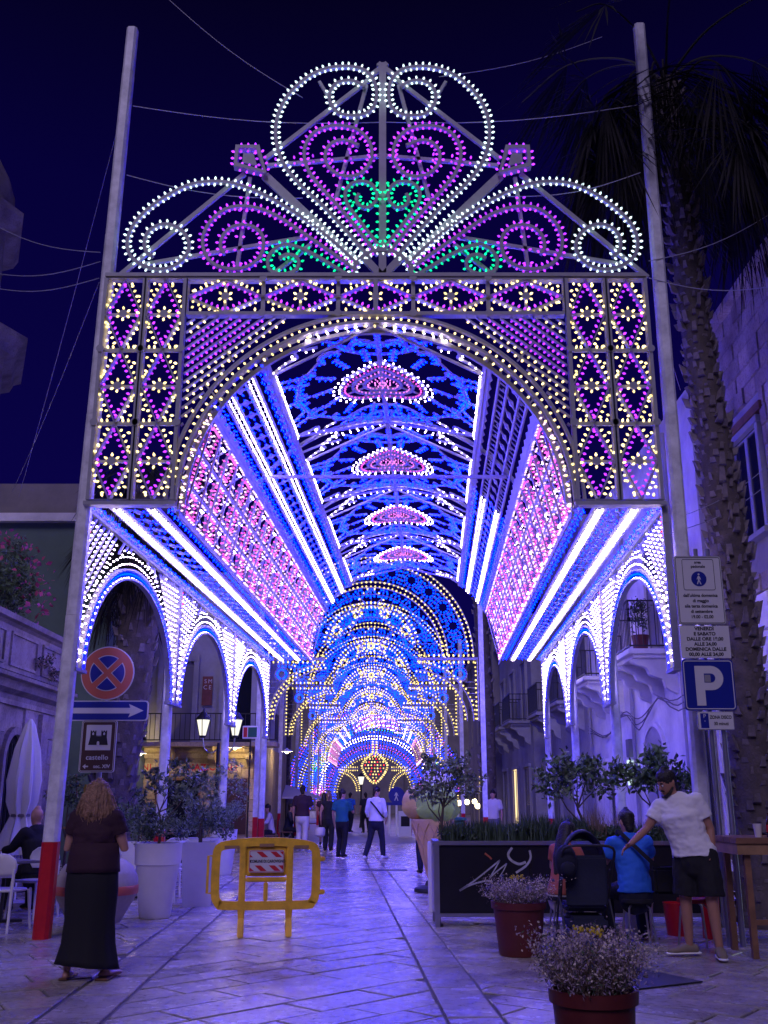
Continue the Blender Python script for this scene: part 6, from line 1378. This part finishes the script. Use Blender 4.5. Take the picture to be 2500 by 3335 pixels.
# ================================================================== PEOPLE
DGN = {}
def loft(mb, path, rad, right=(1, 0, 0), n=14, round0=True, round1=True):
    """closed sleeve through stations; rad entries r or (rx, ry); ends domed or flat"""
    P = [V(p) for p in path]; Rr = [(r, r) if not isinstance(r, tuple) else r for r in rad]
    def dome(p, d, r, k): return [(p+d*max(r)*math.sin(a)*k, (r[0]*math.cos(a), r[1]*math.cos(a))) for a in (RAD(30), RAD(58), RAD(80))]
    st = list(zip(P, Rr)); d0 = (P[0]-P[1]).normalized(); d1 = (P[-1]-P[-2]).normalized()
    if round0: st = list(reversed(dome(P[0], d0, Rr[0], .8))) + st
    if round1: st = st + dome(P[-1], d1, Rr[-1], .8)
    ring = []; k = len(st); rt = V(right)
    for i, (p, r) in enumerate(st):
        t = (st[min(i+1, k-1)][0]-st[max(i-1, 0)][0]).normalized(); x = rt-t*rt.dot(t)
        x = x.normalized() if x.length > .05 else t.orthogonal().normalized(); y = t.cross(x)
        for j in range(n): a = 2*PI*j/n; ring.append(p+x*r[0]*math.cos(a)+y*r[1]*math.sin(a))
    fc = [(i*n+j, i*n+(j+1) % n, (i+1)*n+(j+1) % n, (i+1)*n+j) for i in range(k-1) for j in range(n)]
    fc += [tuple(range(n-1, -1, -1)), tuple((k-1)*n+j for j in range(n))]; mb.q(ring, fc)
def fuse(mb, name, m, parent, voxel, smooth=4):
    """melt overlapping closed volumes into one continuous skin"""
    me = mb.mesh(name, m); bm = bmesh.new(); bm.from_mesh(me); bmesh.ops.recalc_face_normals(bm, faces=bm.faces); bm.to_mesh(me); bm.free()
    o = bpy.data.objects.new(name, me); TMP.collection.objects.link(o)
    r = o.modifiers.new('r', 'REMESH'); r.mode = 'VOXEL'; r.voxel_size = voxel
    if smooth: s_ = o.modifiers.new('s', 'SMOOTH'); s_.factor = .5; s_.iterations = smooth
    dg = tmp_dg(); me2 = bpy.data.meshes.new_from_object(o.evaluated_get(dg), depsgraph=dg)
    bpy.data.objects.remove(o); bpy.data.meshes.remove(me)
    me2.polygons.foreach_set('use_smooth', [True]*len(me2.polygons)); me2.materials.clear(); me2.materials.append(M[m]); me2.name = name
    return add(name, me2, parent)
from mathutils import noise as mnoise
def ruffle(o, amp, f, tang=False):
    """folds of cloth or strands of hair pressed into a fused skin"""
    me = o.data; n = len(me.vertices); co = np.empty(n*3, np.float32); no = np.empty(n*3, np.float32); me.vertices.foreach_get('co', co); me.vertices.foreach_get('normal', no); co = co.reshape(-1, 3); no = no.reshape(-1, 3)
    k = np.array([mnoise.noise((c[0]*f[0], c[1]*f[1], c[2]*f[2])) + .5*mnoise.noise((c[0]*f[0]*2.1+9, c[1]*f[1]*2.1, c[2]*f[2]*2.1)) for c in co.tolist()], np.float32)
    me.vertices.foreach_set('co', (co+no*(k*amp)[:, None]).ravel()); me.update()
def person(loc, rz, lab, h=1.75, J=None, build=1., skin='skin', top=None, bottom=None, shoes='cloth_black', hair=None, vox=.014, group=None, fingers=False, face=False, female=False):
    """local frame: +y is where the figure looks, +x its right. J overrides joints (metres for a 1.75 m body)"""
    t = thing('person', loc, lab, 'person', rz, group); s = h/1.75
    D = dict(hipL=(-.095, 0, .92), hipR=(.095, 0, .92), kneeL=(-.105, .02, .50), kneeR=(.105, .02, .50), ankL=(-.11, -.02, .09), ankR=(.11, -.02, .09), toeL=(-.13, .16, .03), toeR=(.13, .16, .03),
             waist=(0, 0, 1.08), chest=(0, 0, 1.30), shL=(-.185, -.01, 1.43), shR=(.185, -.01, 1.43), elL=(-.25, -.03, 1.15), elR=(.25, -.03, 1.15), wrL=(-.26, .06, .90), wrR=(.26, .06, .90), haL=(-.26, .10, .80), haR=(.26, .10, .80),
             neck=(0, -.01, 1.49), head=(0, .015, 1.635), pel=(0, 0, .95))
    D.update(J or {}); j = {k: V(v)*s for k, v in D.items() if isinstance(v, tuple)}; b = build; R3 = (1, 0, 0)
    sw = .92 if female else 1.
    def torso(mb, e=0., lo='pel', top_=True):
        c = [j['pel']-V((0, 0, (.07 if e == 0 else .02)*s)), j['pel'], j['waist'], j['chest'], j['chest'].lerp((j['shL']+j['shR'])/2, .75)]
        rr = [((.150 if e == 0 else .172)*b+e, (.110 if e == 0 else .126)*b+e), (.165*b+e*1.3, .118*b+e*1.3), (.145*b+e, .105*b+e), (.168*b*sw+e, .115*b+e), (.150*sw*b**.5+e, .085+e)]
        loft(mb, c, [(x*s, y*s) for x, y in rr], j['shR']-j['shL'], 18, e == 0)
        for q in 'LR': loft(mb, [j['chest'].lerp(j['sh'+q], .55), j['sh'+q]], [(.078+e)*s*b**.4, (.060+e)*s*b**.4], R3, 12)
    def arm(mb, q, e=0., f0=0., f1=2., flat=False):
        p = [j['sh'+q], j['sh'+q].lerp(j['el'+q], .5), j['el'+q], j['el'+q].lerp(j['wr'+q], .4), j['wr'+q]]; r = [.056*b**.5, .050*b**.6, .040, .040, .027]
        if f1 < 1: p = [p[0], p[0].lerp(p[2], f1*.6), p[0].lerp(p[2], f1)]; r = [.060*b**.5, .056*b**.6, .056*b**.6]
        elif f1 < 2: p = p[:3]+[p[2].lerp(p[4], f1-1)]; r = r[:3]+[.038]
        loft(mb, p, [(x+e)*s for x in r], R3, 12, True, not flat)
    def leg(mb, q, e=0., f1=2., flat=False, wide=0.):
        p = [j['hip'+q]+V((0, 0, .03*s)), j['hip'+q].lerp(j['knee'+q], .5), j['knee'+q], j['knee'+q].lerp(j['ank'+q], .35), j['ank'+q]]; r = [.088*b**.7, .075*b**.7, .055*b**.3, .054, .036]
        if f1 <= 1: p = [p[0], p[0].lerp(p[2], f1*.5), p[0].lerp(p[2], f1)]; r = [.092*b**.7, .084*b**.7+wide*.5, .074*b**.5+wide]
        elif f1 < 2: p = p[:3]+[p[2].lerp(p[4], f1-1)]; r = r[:3]+[.05+wide]
        elif wide: r = [r[0], r[1]+wide*.4, r[2]+wide*.7, r[3]+wide, r[4]+wide*1.3]
        loft(mb, p, [(x+e)*s for x in r], R3, 14, True, not flat)
    body = MB(); torso(body)
    loft(body, [j['neck']-V((0, 0, .07*s)), j['neck']+V((0, 0, .02*s)), j['head']-V((0, 0, .07*s))], [(.062*s*b**.3, .058*s*b**.3), .052*s, .05*s], R3, 12)
    hc = j['head']; hy = V(D.get('look', (0, 1, 0))).normalized(); hx = hy.cross(V((0, 0, 1))).normalized(); hz = hx.cross(hy)
    HP = lambda x, y, z: hc+(hx*x+hy*y+hz*z)*s
    hs = [(-.122, .028, .032, .030), (-.098, .020, .050, .058), (-.06, .008, .064, .082), (-.01, .0, .073, .094), (.035, -.006, .076, .099), (.075, -.012, .067, .088), (.105, -.014, .042, .056)]
    mbv = len(body.v); loft(body, [HP(0, y, z) for z, y, a, c in hs], [(a*s, c*s) for z, y, a, c in hs], hx, 18)
    if face:
        loft(body, [HP(0, .082, .012), HP(0, .112, -.028)], [.009*s, .016*s], R3, 8); loft(body, [HP(-.035, .084, .024), HP(.035, .084, .024)], [.010*s]*2, (0, 0, 1), 8); loft(body, [HP(-.018, .089, -.062), HP(.018, .089, -.062)], [.010*s]*2, (0, 0, 1), 8); loft(body, [HP(0, .07, -.102), HP(0, .082, -.105)], [.022*s, .018*s], R3, 8)
    for sx in (-1, 1): loft(body, [HP(sx*.070, -.012, -.03), HP(sx*.082, -.02, .0), HP(sx*.080, -.022, .022)], [(.010*s, .014*s), (.010*s, .019*s), (.009*s, .014*s)], hy, 8)
    for q in 'LR':
        arm(body, q); leg(body, q)
        w_, hd = j['wr'+q], j['ha'+q]; d = (hd-w_).normalized(); side = V(D.get('palm'+q, (0, 1, 0))); side = (side-d*side.dot(d)).normalized(); nrm = d.cross(side)
        loft(body, [w_, w_+d*.045*s, w_+d*.085*s], [(.026*s, .020*s), (.040*s, .017*s), (.040*s, .015*s)], side, 10)
        if fingers:
            curl = D.get('curl', .5); inw = nrm*(1 if q == 'L' else -1)
            for i in range(4):
                o = side*(.030-.020*i)*s; L = (.075, .085, .080, .062)[i]*s; a = w_+d*.082*s+o; m1 = a+d*L*.5+inw*L*.12*curl; m2 = m1+(d*(1-curl*.6)+inw*curl*.9).normalized()*L*.5
                loft(body, [a, m1, m2], [.0095*s, .009*s, .0078*s], side, 8)
            a = w_+d*.030*s+side*.034*s; loft(body, [a, a+(d*.6+side*.7)*.045*s, a+(d*.95+side*.75)*.068*s], [.012*s, .0105*s, .009*s], nrm, 8)
        else: loft(body, [w_+d*.08*s, w_+d*.15*s+V((0, .01, 0))], [(.036*s, .014*s), (.026*s, .011*s)], side, 8)
        f0 = j['ank'+q]; tq = j['toe'+q]; dv = (tq-f0); dv.z = 0; dv.normalize(); loft(body, [f0-dv*.05*s-V((0, 0, .045*s)), f0+dv*.04*s-V((0, 0, .05*s)), tq+dv*.02*s], [(.034*s, .032*s), (.040*s, .032*s), (.036*s, .020*s)], dv.cross(V((0, 0, 1))), 10)
    bo = fuse(body, 'body', skin, t, vox)
    if top:
        m, sl = top[:2]; mb = MB(); e = .014 if len(top) < 3 else top[2]
        torso(mb, e)
        for q in 'LR':
            if sl > 0: arm(mb, q, .012+e*.4, 0, sl, True)
        loft(mb, [j['neck']-V((0, 0, .085*s)), j['neck']-V((0, 0, .02*s))], [(.095*s, .078*s), (.062*s, .060*s)], R3, 14, True, False)
        o = fuse(mb, 'shirt', m, t, vox*.95, 3)
        if vox < .0125: ruffle(o, .011, (9, 9, 14))
    if bottom:
        m, f1 = bottom[:2]; wide = bottom[2] if len(bottom) > 2 else .012; mb = MB()
        c = [j['pel']-V((0, 0, .10*s)), j['pel'], j['pel'].lerp(j['waist'], .55)]; loft(mb, c, [((.155*b+.014)*s, (.116*b+.014)*s), ((.162*b+.010)*s, (.118*b+.010)*s), ((.146*b+.002)*s, (.104*b+.002)*s)], R3, 18, True, False)
        for q in 'LR': leg(mb, q, .010, f1, True, wide)
        o = fuse(mb, 'shorts' if f1 <= 1.2 else 'trousers', m, t, vox*.95, 3)
        if vox < .0125: ruffle(o, .010, (10, 10, 7))
    if shoes:
        for q in 'LR':
            f0 = j['ank'+q]; tq = j['toe'+q]; dv = (tq-f0); dv.z = 0; dv.normalize(); mb = MB(); zb = f0.z-.075*s
            loft(mb, [V((*(f0-dv*.055*s).xy, zb+.05*s)), V((*(f0+dv*.045*s).xy, zb+.055*s)), V((*(tq+dv*.0*s).xy, zb+.035*s)), V((*(tq+dv*.04*s).xy, zb+.03*s))], [(.045*s, .048*s), (.050*s, .046*s), (.050*s, .030*s), (.040*s, .024*s)], dv.cross(V((0, 0, 1))), 12)
            sh_ = fuse(mb, 'shoe', shoes, t, vox*.9, 2)
            if shoes == 'suede': sole = MB(); loft(sole, [V((*(f0-dv*.085*s).xy, zb+.012)), V((*(f0+dv*.05*s).xy, zb+.012)), V((*(tq+dv*.05*s).xy, zb+.012))], [(.042*s, .014), (.054*s, .014), (.046*s, .014)], dv.cross(V((0, 0, 1))), 12); fuse(sole, 'sole', 'white_paint', sh_, vox*.9, 1)
    if hair:
        m, kind = hair; mb = MB()
        cap = [(.005, -.034, .078, .080), (.045, -.014, .088, .104), (.085, -.008, .082, .106), (.115, -.010, .062, .084), (.138, -.014, .028, .040)]
        if kind != 'bald': loft(mb, [HP(0, y, z) for z, y, a, c in cap], [(a*s, c*s) for z, y, a, c in cap], hx, 18); loft(mb, [HP(0, -.055, -.075), HP(0, -.045, .03)], [(.052*s, .045*s), (.072*s, .060*s)], hx, 14)
        if kind == 'long':
            g_ = random.Random(len(lab))
            loft(mb, [HP(0, -.03, .06), HP(0, -.06, -.05), HP(0, -.075, -.17), HP(0, -.085, -.25)], [(.108*s, .098*s), (.140*s, .088*s), (.160*s, .068*s), (.110*s, .035*s)], hx, 18)
            for k in range(16): a = -1+2*k/15; x = a*.15; z1 = -.24-.05*g_.random()-.03*(1-a*a); loft(mb, [HP(x*.8, -.06, .0), HP(x*1.08, -.085+.03*a*a, -.14), HP(x*(.85+.3*g_.random()), -.095+.035*a*a, z1)], [.027*s, .028*s, .009*s], hx, 8)
        if kind == 'long':
            st = MB(); g_ = random.Random(4)
            for k in range(190):      # loose strands over the mass of hair
                a = g_.uniform(-1.5, 1.5); rr = g_.uniform(.98, 1.10); sx, cy = math.sin(a), -math.cos(a); ln = g_.uniform(-.20, -.33); w1 = g_.uniform(.9, 1.2)
                q = [HP(.03*sx, -.02+.05*cy, .140), HP(.105*sx*rr, -.012+.105*cy*rr, .06), HP(.142*sx*rr*w1, -.03+.10*cy*rr, -.06), HP(.160*sx*rr*w1+g_.gauss(0, .012), -.045+.08*cy*rr+g_.gauss(0, .008), -.17), HP(.13*sx*w1+g_.gauss(0, .022), -.055+.06*cy*rr+g_.gauss(0, .012), ln)]
                q = [V(p) for p in spl([tuple(p) for p in q], 3)]; st.tube(q, [.0042*s*(1-.6*i/(len(q)-1)) for i in range(len(q))], 4, False)
            st.build('hair_strand_layer', m, t, local=True, smooth=True, fix=False, kind='stuff')
        if kind == 'verylong': loft(mb, [HP(0, -.05, .05), HP(0, -.08, -.12), HP(.0, -.10, -.32), HP(0, -.10, -.50)], [(.09*s, .07*s), (.095*s, .05*s), (.085*s, .04*s), (.04*s, .02*s)], hx, 14)
        if kind == 'pony': loft(mb, [HP(0, -.09, .05), HP(0, -.13, .0), HP(0, -.12, -.14)], [.03*s, .035*s, .012*s], hx, 10)
        if mb.v:
            o = fuse(mb, 'hair', m, t, vox*(.55 if kind == 'long' else .8), 2 if kind == 'long' else 3)
            if vox < .0125: ruffle(o, .012 if kind == 'long' else .006, (75, 75, 9) if kind == 'long' else (60, 60, 60))
    if face:
        for sx in (-1, 1):
            eb = MB().ball(t_local(HP(sx*.031, .083, .004)), .0105*s, 10, 8); eb.build('eye', 'white_paint', t, local=True, smooth=True); MB().ball(HP(sx*.031, .0905, .003), .0055*s, 8, 6).build('iris', 'sign_black', t, local=True, smooth=True)
            MB().tube([HP(sx*.014, .093, .026), HP(sx*.032, .093, .031), HP(sx*.050, .084, .026)], .0052*s, 6).build('eyebrow', 'hair_dark', t, local=True, smooth=True)
        mb = MB(); loft(mb, [HP(-.066, .005, -.045), HP(-.052, .045, -.085), HP(-.02, .080, -.108), HP(.02, .080, -.108), HP(.052, .045, -.085), HP(.066, .005, -.045)], [(.013*s, .022*s), (.017*s, .026*s), (.020*s, .024*s), (.020*s, .024*s), (.017*s, .026*s), (.013*s, .022*s)], (0, 0, 1), 10)
        loft(mb, [HP(-.030, .084, -.052), HP(0, .095, -.045), HP(.030, .084, -.052)], [.008*s]*3, (0, 0, 1), 8); fuse(mb, 'beard', 'hair_dark', t, .007, 2)
    return t, j, s
def t_local(p): return p
# ---- woman in plum top and long black skirt, seen from behind
wt, wj, ws = person((-2.58, 9.35, 0), RAD(-4), 'woman with shoulder-length blond hair, plum top and long black skirt, seen from behind', 1.63,
    dict(elL=(-.275, .02, 1.14), elR=(.285, .03, 1.14), wrL=(-.17, .24, 1.20), wrR=(.16, .25, 1.22), haL=(-.09, .30, 1.27), haR=(.08, .31, 1.29), hipL=(-.11, 0, .92), hipR=(.11, 0, .92), kneeL=(-.14, .01, .5), kneeR=(.15, .01, .5), ankL=(-.17, -.02, .085), ankR=(.17, .05, .085), toeL=(-.20, .15, .03), toeR=(.24, .21, .03)),
    1.28, 'skin', ('cloth_plum', .52, .022), None, None, ('hair_blond', 'long'), .011, fingers=True, female=True)
sk = MB(); n = 44; z_ = [(.985, .195, .150), (.90, .225, .175), (.75, .232, .182), (.5, .215, .170), (.3, .228, .178), (.16, .258, .195), (.11, .272, .205)]
for z, a, c in z_:
    for i in range(n): an = 2*PI*i/n; f = 1+(1-z)*(.045*math.sin(an*9+z*2)+.035*math.sin(an*5+1.3-z)+.02*math.sin(an*17)); dip = -.03*math.cos(an-.6)*(1-z) if z < .2 else 0; sk.v.append(V((a*f*math.cos(an), c*f*math.sin(an), z*.965+dip)))
sk.f = [(i*n+k, i*n+(k+1) % n, (i+1)*n+(k+1) % n, (i+1)*n+k) for i in range(len(z_)-1) for k in range(n)]; sk.m = [0]*len(sk.f); o = sk.build('skirt', 'cloth_black', wt, local=True, smooth=True); o.modifiers.new('thick', 'SOLIDIFY').thickness = .006
tp_ = MB(); z_ = [(1.16, .205, .155), (1.05, .222, .172), (.95, .232, .182), (.905, .236, .186)]
for z, a, c in z_:
    for i in range(n): an = 2*PI*i/n; f = 1+.02*math.sin(an*6+1); tp_.v.append(V((a*f*math.cos(an), c*f*math.sin(an), z*.965)))
tp_.f = [(i*n+k, i*n+(k+1) % n, (i+1)*n+(k+1) % n, (i+1)*n+k) for i in range(3) for k in range(n)]; tp_.m = [0]*len(tp_.f); tp_.build('top_hem', 'cloth_plum', wt, local=True, smooth=True).modifiers.new('thick', 'SOLIDIFY').thickness = .006
for sx in (-1, 1): MB().b2((sx*.17*ws-.05, -.09, .0), (sx*.19*ws+.05, .20, .018)).build('sandal', 'wood', wt, local=True, bevel=.008)
# ---- standing man in white shirt, leaning to his right (image left)
person((3.13, 10.55, 0), RAD(148), 'bearded man in white T-shirt and black shorts leaning over to the seated man', 1.80,
    dict(ankL=(-.16, .02, .09), ankR=(.14, -.04, .09), toeL=(-.22, .17, .03), toeR=(.26, .06, .03), kneeL=(-.13, .03, .50), kneeR=(.13, .0, .50), hipL=(-.10, 0, .91), hipR=(.10, 0, .91), pel=(.01, 0, .94), waist=(.05, .02, 1.08), chest=(.11, .05, 1.29), shL=(-.055, .03, 1.445), shR=(.295, .06, 1.385), neck=(.15, .06, 1.47), head=(.20, .085, 1.60),
         elL=(-.155, -.04, 1.17), wrL=(-.165, .0, .93), haL=(-.16, .05, .83), elR=(.42, .14, 1.17), wrR=(.54, .30, 1.03), haR=(.60, .37, .97), look=(.62, .8, -.36), curl=.6),
    1.18, 'skin_tan', ('cloth_white', .62, .018), ('cloth_black', .88, .035), 'suede', ('hair_dark', 'short'), .010, fingers=True, face=True)
# ---- man in blue shirt on the low stool, back to the camera
bm_, bj, bs_ = person((2.70, 11.38, 0), RAD(6), 'seated man in bright blue shirt with a black shoulder bag, seen from behind', 1.72,
    dict(pel=(0, 0, .56), waist=(0, .03, .72), chest=(0, .08, .93), shL=(-.185, .08, 1.06), shR=(.185, .08, 1.06), neck=(0, .09, 1.13), head=(-.01, .12, 1.265), hipL=(-.10, .02, .54), hipR=(.10, .02, .54), kneeL=(-.19, .42, .52), kneeR=(.19, .42, .52), ankL=(-.20, .36, .09), ankR=(.20, .36, .09), toeL=(-.22, .55, .03), toeR=(.22, .55, .03),
         elL=(-.27, .16, .84), elR=(.27, .20, .86), wrL=(-.20, .38, .96), wrR=(.22, .42, .98), haL=(-.13, .44, 1.02), haR=(.15, .50, 1.03), look=(-.2, 1, -.1)),
    1.12, 'skin', ('cloth_blue', .75, .016), ('cloth_navy', 2., .014), 'cloth_black', ('hair_dark', 'short'), .012, fingers=True)
bg = thing('shoulder_bag', (2.92, 11.2, .5), 'black shoulder bag hanging at the back of the man in blue', 'bag')
MB().box((2.98, 11.22, .66), (.27, .13, .27), .15).build('bag_body', 'cloth_black', bg, bevel=.03)
MB().sweep([V(p) for p in spl([(2.92, 11.19, .78), (2.78, 11.245, .92), (2.66, 11.285, 1.04), (2.56, 11.36, 1.145), (2.54, 11.46, 1.13)], 5)], .042, .008, (-.1, -1, .25)).build('strap', 'cloth_black', bg, fix=False)
# ---- woman with long dark hair on the left of the pushchair
person((1.96, 11.78, 0), RAD(-52), 'seated woman with very long dark hair, rust top and pale jeans', 1.62,
    dict(pel=(0, 0, .53), waist=(0, .04, .69), chest=(0, .10, .89), shL=(-.165, .12, 1.02), shR=(.165, .12, 1.02), neck=(0, .13, 1.09), head=(0, .18, 1.21), hipL=(-.09, .02, .52), hipR=(.09, .02, .52), kneeL=(-.14, .40, .50), kneeR=(.14, .40, .50), ankL=(-.14, .30, .09), ankR=(.14, .30, .09), toeL=(-.15, .48, .03), toeR=(.15, .48, .03), elL=(-.26, .16, .80), elR=(.26, .16, .80), wrL=(-.18, .36, .72), wrR=(.18, .36, .72), haL=(-.12, .42, .72), haR=(.12, .42, .72), look=(0, 1, -.3)),
    1., 'skin', ('cloth_orange', .6), ('cloth_cream', 2., .012), 'white_paint', ('hair_dark', 'verylong'), .013, female=True)
# ---- bald man at the café table on the left
SIT = dict(pel=(0, 0, .54), waist=(0, .03, .70), chest=(0, .07, .91), shL=(-.185, .08, 1.04), shR=(.185, .08, 1.04), neck=(0, .10, 1.11), head=(0, .14, 1.245), hipL=(-.10, .02, .53), hipR=(.10, .02, .53), kneeL=(-.16, .42, .52), kneeR=(.16, .42, .52), ankL=(-.16, .40, .09), ankR=(.16, .40, .09), toeL=(-.17, .58, .03), toeR=(.17, .58, .03), elL=(-.30, .18, .84), elR=(.30, .18, .84), wrL=(-.28, .42, .80), wrR=(.28, .42, .80), haL=(-.26, .50, .80), haR=(.26, .50, .80))
person((-4.72, 14.35, 0), RAD(48), 'bald man in a black jacket seated with his back turned at the café table', 1.76, SIT, 1.2, 'skin', ('cloth_black', 1.9, .02), ('cloth_black', 2., .014), 'cloth_black', None, .014)
# ---- walkers
WK = dict(kneeL=(-.10, .10, .50), ankL=(-.10, -.02, .10), toeL=(-.11, .15, .03), kneeR=(.10, -.03, .50), ankR=(.10, -.16, .11), toeR=(.11, .0, .04))
def up(*ds): o = {}; [o.update(d) for d in ds]; return o
person((-1.10, 27.3, 0), RAD(-20), 'man in teal shirt and black trousers, hand raised to his chin', 1.70, up(WK, dict(elR=(.29, .10, 1.16), wrR=(.16, .20, 1.36), haR=(.06, .18, 1.47), look=(.75, .6, 0))), 1.08, 'skin', ('cloth_teal', .75), ('cloth_black', 2., .012), 'cloth_black', ('hair_dark', 'short'), .018)
person((-.20, 26.6, 0), RAD(-28), 'man in white shirt with dark crossbody strap and dark trousers looking right', 1.76, dict(kneeL=(-.14, -.06, .50), ankL=(-.20, -.22, .09), toeL=(-.24, -.06, .03), kneeR=(.12, .10, .50), ankR=(.14, .12, .09), toeR=(.15, .30, .03), elL=(-.26, -.02, 1.16), wrL=(-.24, .10, .95), elR=(.27, -.02, 1.16), wrR=(.24, .10, .96), haL=(-.22, .15, .88), haR=(.20, .14, .90), look=(.8, .6, -.15)), 1.1, 'skin', ('cloth_white', 1.6), ('cloth_navy', 2., .012), 'white_paint', ('hair_dark', 'short'), .018)
tag(MB().sweep([V(p) for p in spl([(-.35, 26.46, 1.42), (-.22, 26.43, 1.28), (-.08, 26.44, 1.10), (.0, 26.5, 1.02)], 5)], .04, .012, (0, -1, .1)).build('crossbody_strap', 'cloth_black', fix=False), 'dark crossbody strap on the back of the man in white', 'bag strap')
person((-2.42, 30.8, 0), RAD(-5), 'man in dark short-sleeved shirt and white trousers walking away', 1.84, up(WK, dict(elR=(.27, .0, 1.15), wrR=(.22, .2, 1.12), haR=(.20, .28, 1.12))), 1.15, 'skin', ('cloth_plum', .8), ('cloth_cream', 2., .018), 'suede', ('hair_dark', 'short'), .018)
person((-1.62, 30.5, 0), RAD(-8), 'blond woman in black top walking beside the man in teal', 1.66, WK, .98, 'skin', ('cloth_black', 0), ('cloth_black', 2., .02), 'cloth_black', ('hair_blond', 'pony'), .018, female=True)
tag(MB().lathe([(.10, 0), (.14, .04), (.15, .2), (.12, .26)], 14, (-1.86, 30.5, .42)).build('handbag', 'cloth_cream', smooth=True), 'pale handbag carried by the blond woman', 'bag')
person((-2.0, 34.5, 0), RAD(0), 'woman in a dark patterned dress walking past the men', 1.66, WK, 1.05, 'skin', ('cloth_plum', .5), ('cloth_plum', 1.5, .06), 'cloth_black', ('hair_dark', 'verylong'), .022, female=True)
FARP = [((at(1190, 2640, 46).x, 46), 20, 'person in dark clothes standing under the far lantern', 'cloth_navy', 'cloth_black'), ((at(1140, 2640, 47).x, 47), -30, 'person in pale blue shirt far down the street', 'cloth_blue', 'cloth_navy'), ((at(1228, 2640, 50).x, 50), 170, 'far person in a red shirt near the old wall', 'cloth_red', 'cloth_black'),
        ((at(1606, 2640, 30).x, 30), 160, 'person in a pale shirt beyond the planter grasses', 'cloth_cream', 'cloth_grey'), ((at(960, 2640, 40).x, 40), 40, 'person in dark clothes by the side street', 'cloth_grey', 'cloth_black'), ((at(1385, 2640, 21).x, 21.5), 10, 'person mostly hidden behind the giant ice cream cone', 'cloth_grey', 'cloth_navy')]
for (x, y), a, lb, c1, c2 in FARP: person((x, y, 0), RAD(a), lb, 1.72, WK, 1.05, 'skin', (c1, .8), (c2, 2., .012), 'cloth_black', ('hair_dark', 'short'), .026)
SEAT = [((at(625, 2650, 25).x, 25.0), 150, 'woman in black cardigan seated at a table under the corner house', 'cloth_black', 'verylong'), ((at(885, 2650, 31).x, 31.), 100, 'man in a pale shirt seated at the side street café', 'cloth_cream', 'short'), ((at(862, 2650, 32).x, 32.5), 60, 'seated person in dark clothes left of the pale-shirted man', 'cloth_black', 'short'), ((at(935, 2650, 34).x, 34.), -90, 'seated person in navy beside the café parasol', 'cloth_navy', 'short')]
for (x, y), a, lb, c1, hk in SEAT:
    person((x, y, 0), RAD(a), lb, 1.68, SIT, 1.0, 'skin', (c1, 1.5), ('cloth_black', 2., .012), 'cloth_black', ('hair_dark', hk), .024)
    r_ = Matrix.Rotation(RAD(a), 3, 'Z'); q = V((x, y, 0)); t = thing('bistro_chair', q, 'dark bistro chair under the ' + lb.split(' seated')[0].replace('seated person', 'person'), 'chair', RAD(a), 'dark bistro chairs'); MB().b2((-.2, -.2, .42), (.2, .2, .46)).build('seat', 'wood', t, local=True); MB().b2((-.2, -.24, .5), (.2, -.21, .85)).build('backrest', 'wood', t, local=True)
    for sx in (-.17, .17):
        for sy in (-.18, .17): MB().box((sx, sy, .21), (.03, .03, .418)).build('leg', 'iron', t, local=True)
    tx = q + r_ @ V((0, .62, 0)); cafe_table(tx.x, tx.y, 'café table before the ' + lb.split(' seated')[0].replace('seated person', 'person'), .34, .72, 'wood')
bpy.data.scenes.remove(TMP)
